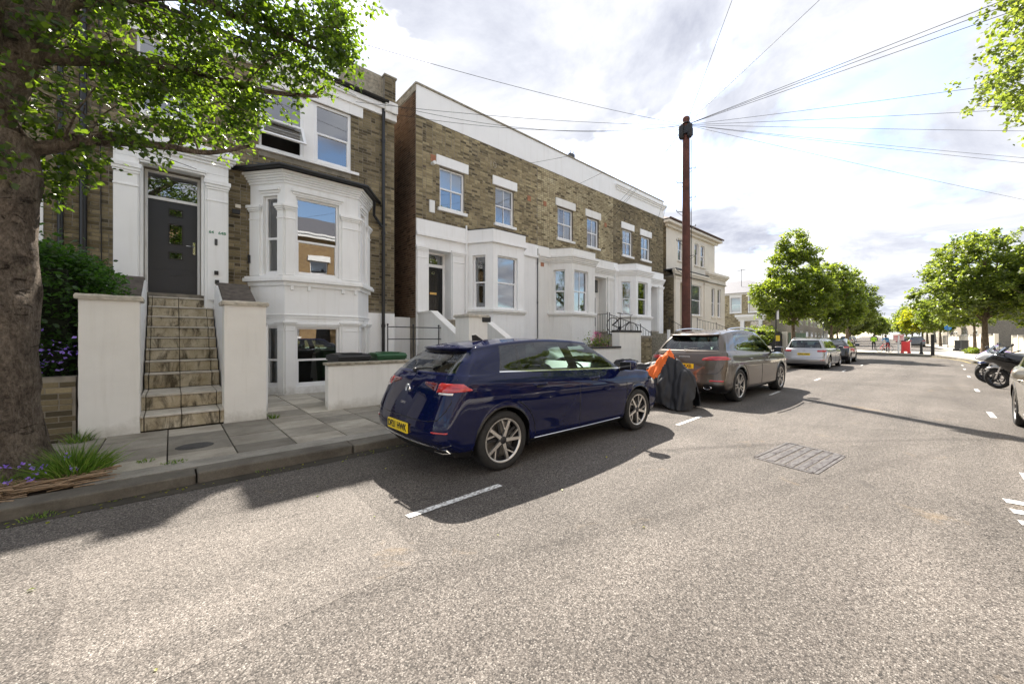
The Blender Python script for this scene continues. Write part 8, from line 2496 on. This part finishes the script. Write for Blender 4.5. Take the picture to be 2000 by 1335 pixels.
mb = MB()
for k in range(12): mb.tube([(rd.uniform(-0.3, 0.3), 0.05, -0.1), (rd.uniform(-0.4, 0.4), 0.05, 0.5)], 0.008, 5)
mb.build('stems', M['plastic_green'], pf)

# ================================================================== HOUSES ACROSS THE STREET (seen in glass and paint)
def opposite(x0, w, label):
    o = empty('opposite_house', (0, 0, 0), label=label, cat='house', group='sunlit terraced houses across the street behind the camera')
    F = Fr(x0 + w, -9.2, PI)
    ups = [(0.9, 1.9, 5.3, 6.9), (3.1, 4.1, 5.3, 6.9)]
    dn = [(2.6, 4.4, 1.6, 3.6), (0.7, 1.6, 1.0, 3.4)]
    mb = MB(); wall_face(mb, F, 0, w, 0, 8.6, ups + dn, mi=0, reveal=0.4, mi_room=1)
    for (a, b) in ((0, 1),): pass
    mb.add([(x0, -9.2, 0), (x0, -18, 0), (x0, -18, 8.6), (x0, -9.2, 8.6)], [(0,1,2,3)]); mb.add([(x0+w, -9.2, 0), (x0+w, -18, 0), (x0+w, -18, 8.6), (x0+w, -9.2, 8.6)], [(0,1,2,3)])
    mb.build('wall', [M['brick_opposite'], M['room_dark']], o, fix=False)
    for h in ups + dn[:1]: window(o, F, h[0], h[1], h[2], h[3], sill=(0.1, 0.08, 0.12), blind=0.4)
    mb = MB()
    for h in ups + dn: mb.box(h[0] - 0.15, h[1] + 0.15, 0, 0.08, h[3], h[3] + 0.35, fr=F)
    mb.box(0, w, 0, 0.12, 4.3, 4.6, fr=F); mb.box(0, w, 0, 0.25, 8.4, 8.75, fr=F); mb.build('stone_trim', M['stucco'], o)
    mb = MB(); mb.box(0.72, 1.58, -0.2, -0.14, 1.0, 3.4, fr=F); mb.build('front_door', M['door_black'], o)
    mb = MB(); mb.add([(x0, -8.9, 8.6), (x0+w, -8.9, 8.6), (x0+w, -13.5, 11.0), (x0, -13.5, 11.0)], [(0,1,2,3)]); mb.add([(x0, -13.5, 11.0), (x0+w, -13.5, 11.0), (x0+w, -18, 8.6), (x0, -18, 8.6)], [(0,1,2,3)]); mb.build('roof', M['slate'], o, fix=False)
    mb = MB(); mb.box(x0, x0 + w, -5.5, -5.3, 0, 0.9); mb.build('front_wall', M['stucco_garden'], o)
    return o
t = NT('brick_opposite'); p = t.pos()
bk = t.node('ShaderNodeTexBrick'); mp = t.node('ShaderNodeMapping'); mp.inputs['Rotation'].default_value = (R(90), 0, 0)
t.l.new(p, mp.inputs[0]); t.l.new(mp.outputs[0], bk.inputs[0])
for k, v in (('Scale', 1.0), ('Brick Width', 0.225), ('Row Height', 0.075), ('Mortar Size', 0.006)): bk.inputs[k].default_value = v
bk.inputs['Color1'].default_value = (0.33, 0.22, 0.10, 1); bk.inputs['Color2'].default_value = (0.24, 0.15, 0.075, 1); bk.inputs['Mortar'].default_value = (0.28, 0.24, 0.18, 1)
M['brick_opposite'] = t.fin(bk.outputs[0], 0.9, 0, 0.2)
for k, lb in enumerate(['nearest behind the left rear', 'directly behind the camera', 'behind the camera to the right', 'opposite the terrace', 'opposite the far terraced house', 'opposite the cream villa']):
    opposite(-12 + 5.2 * k, 5.2 - 0.01, 'sunlit yellow brick house across the street, ' + lb)

# ================================================================== thin summer haze is left out: the far trees stay clear
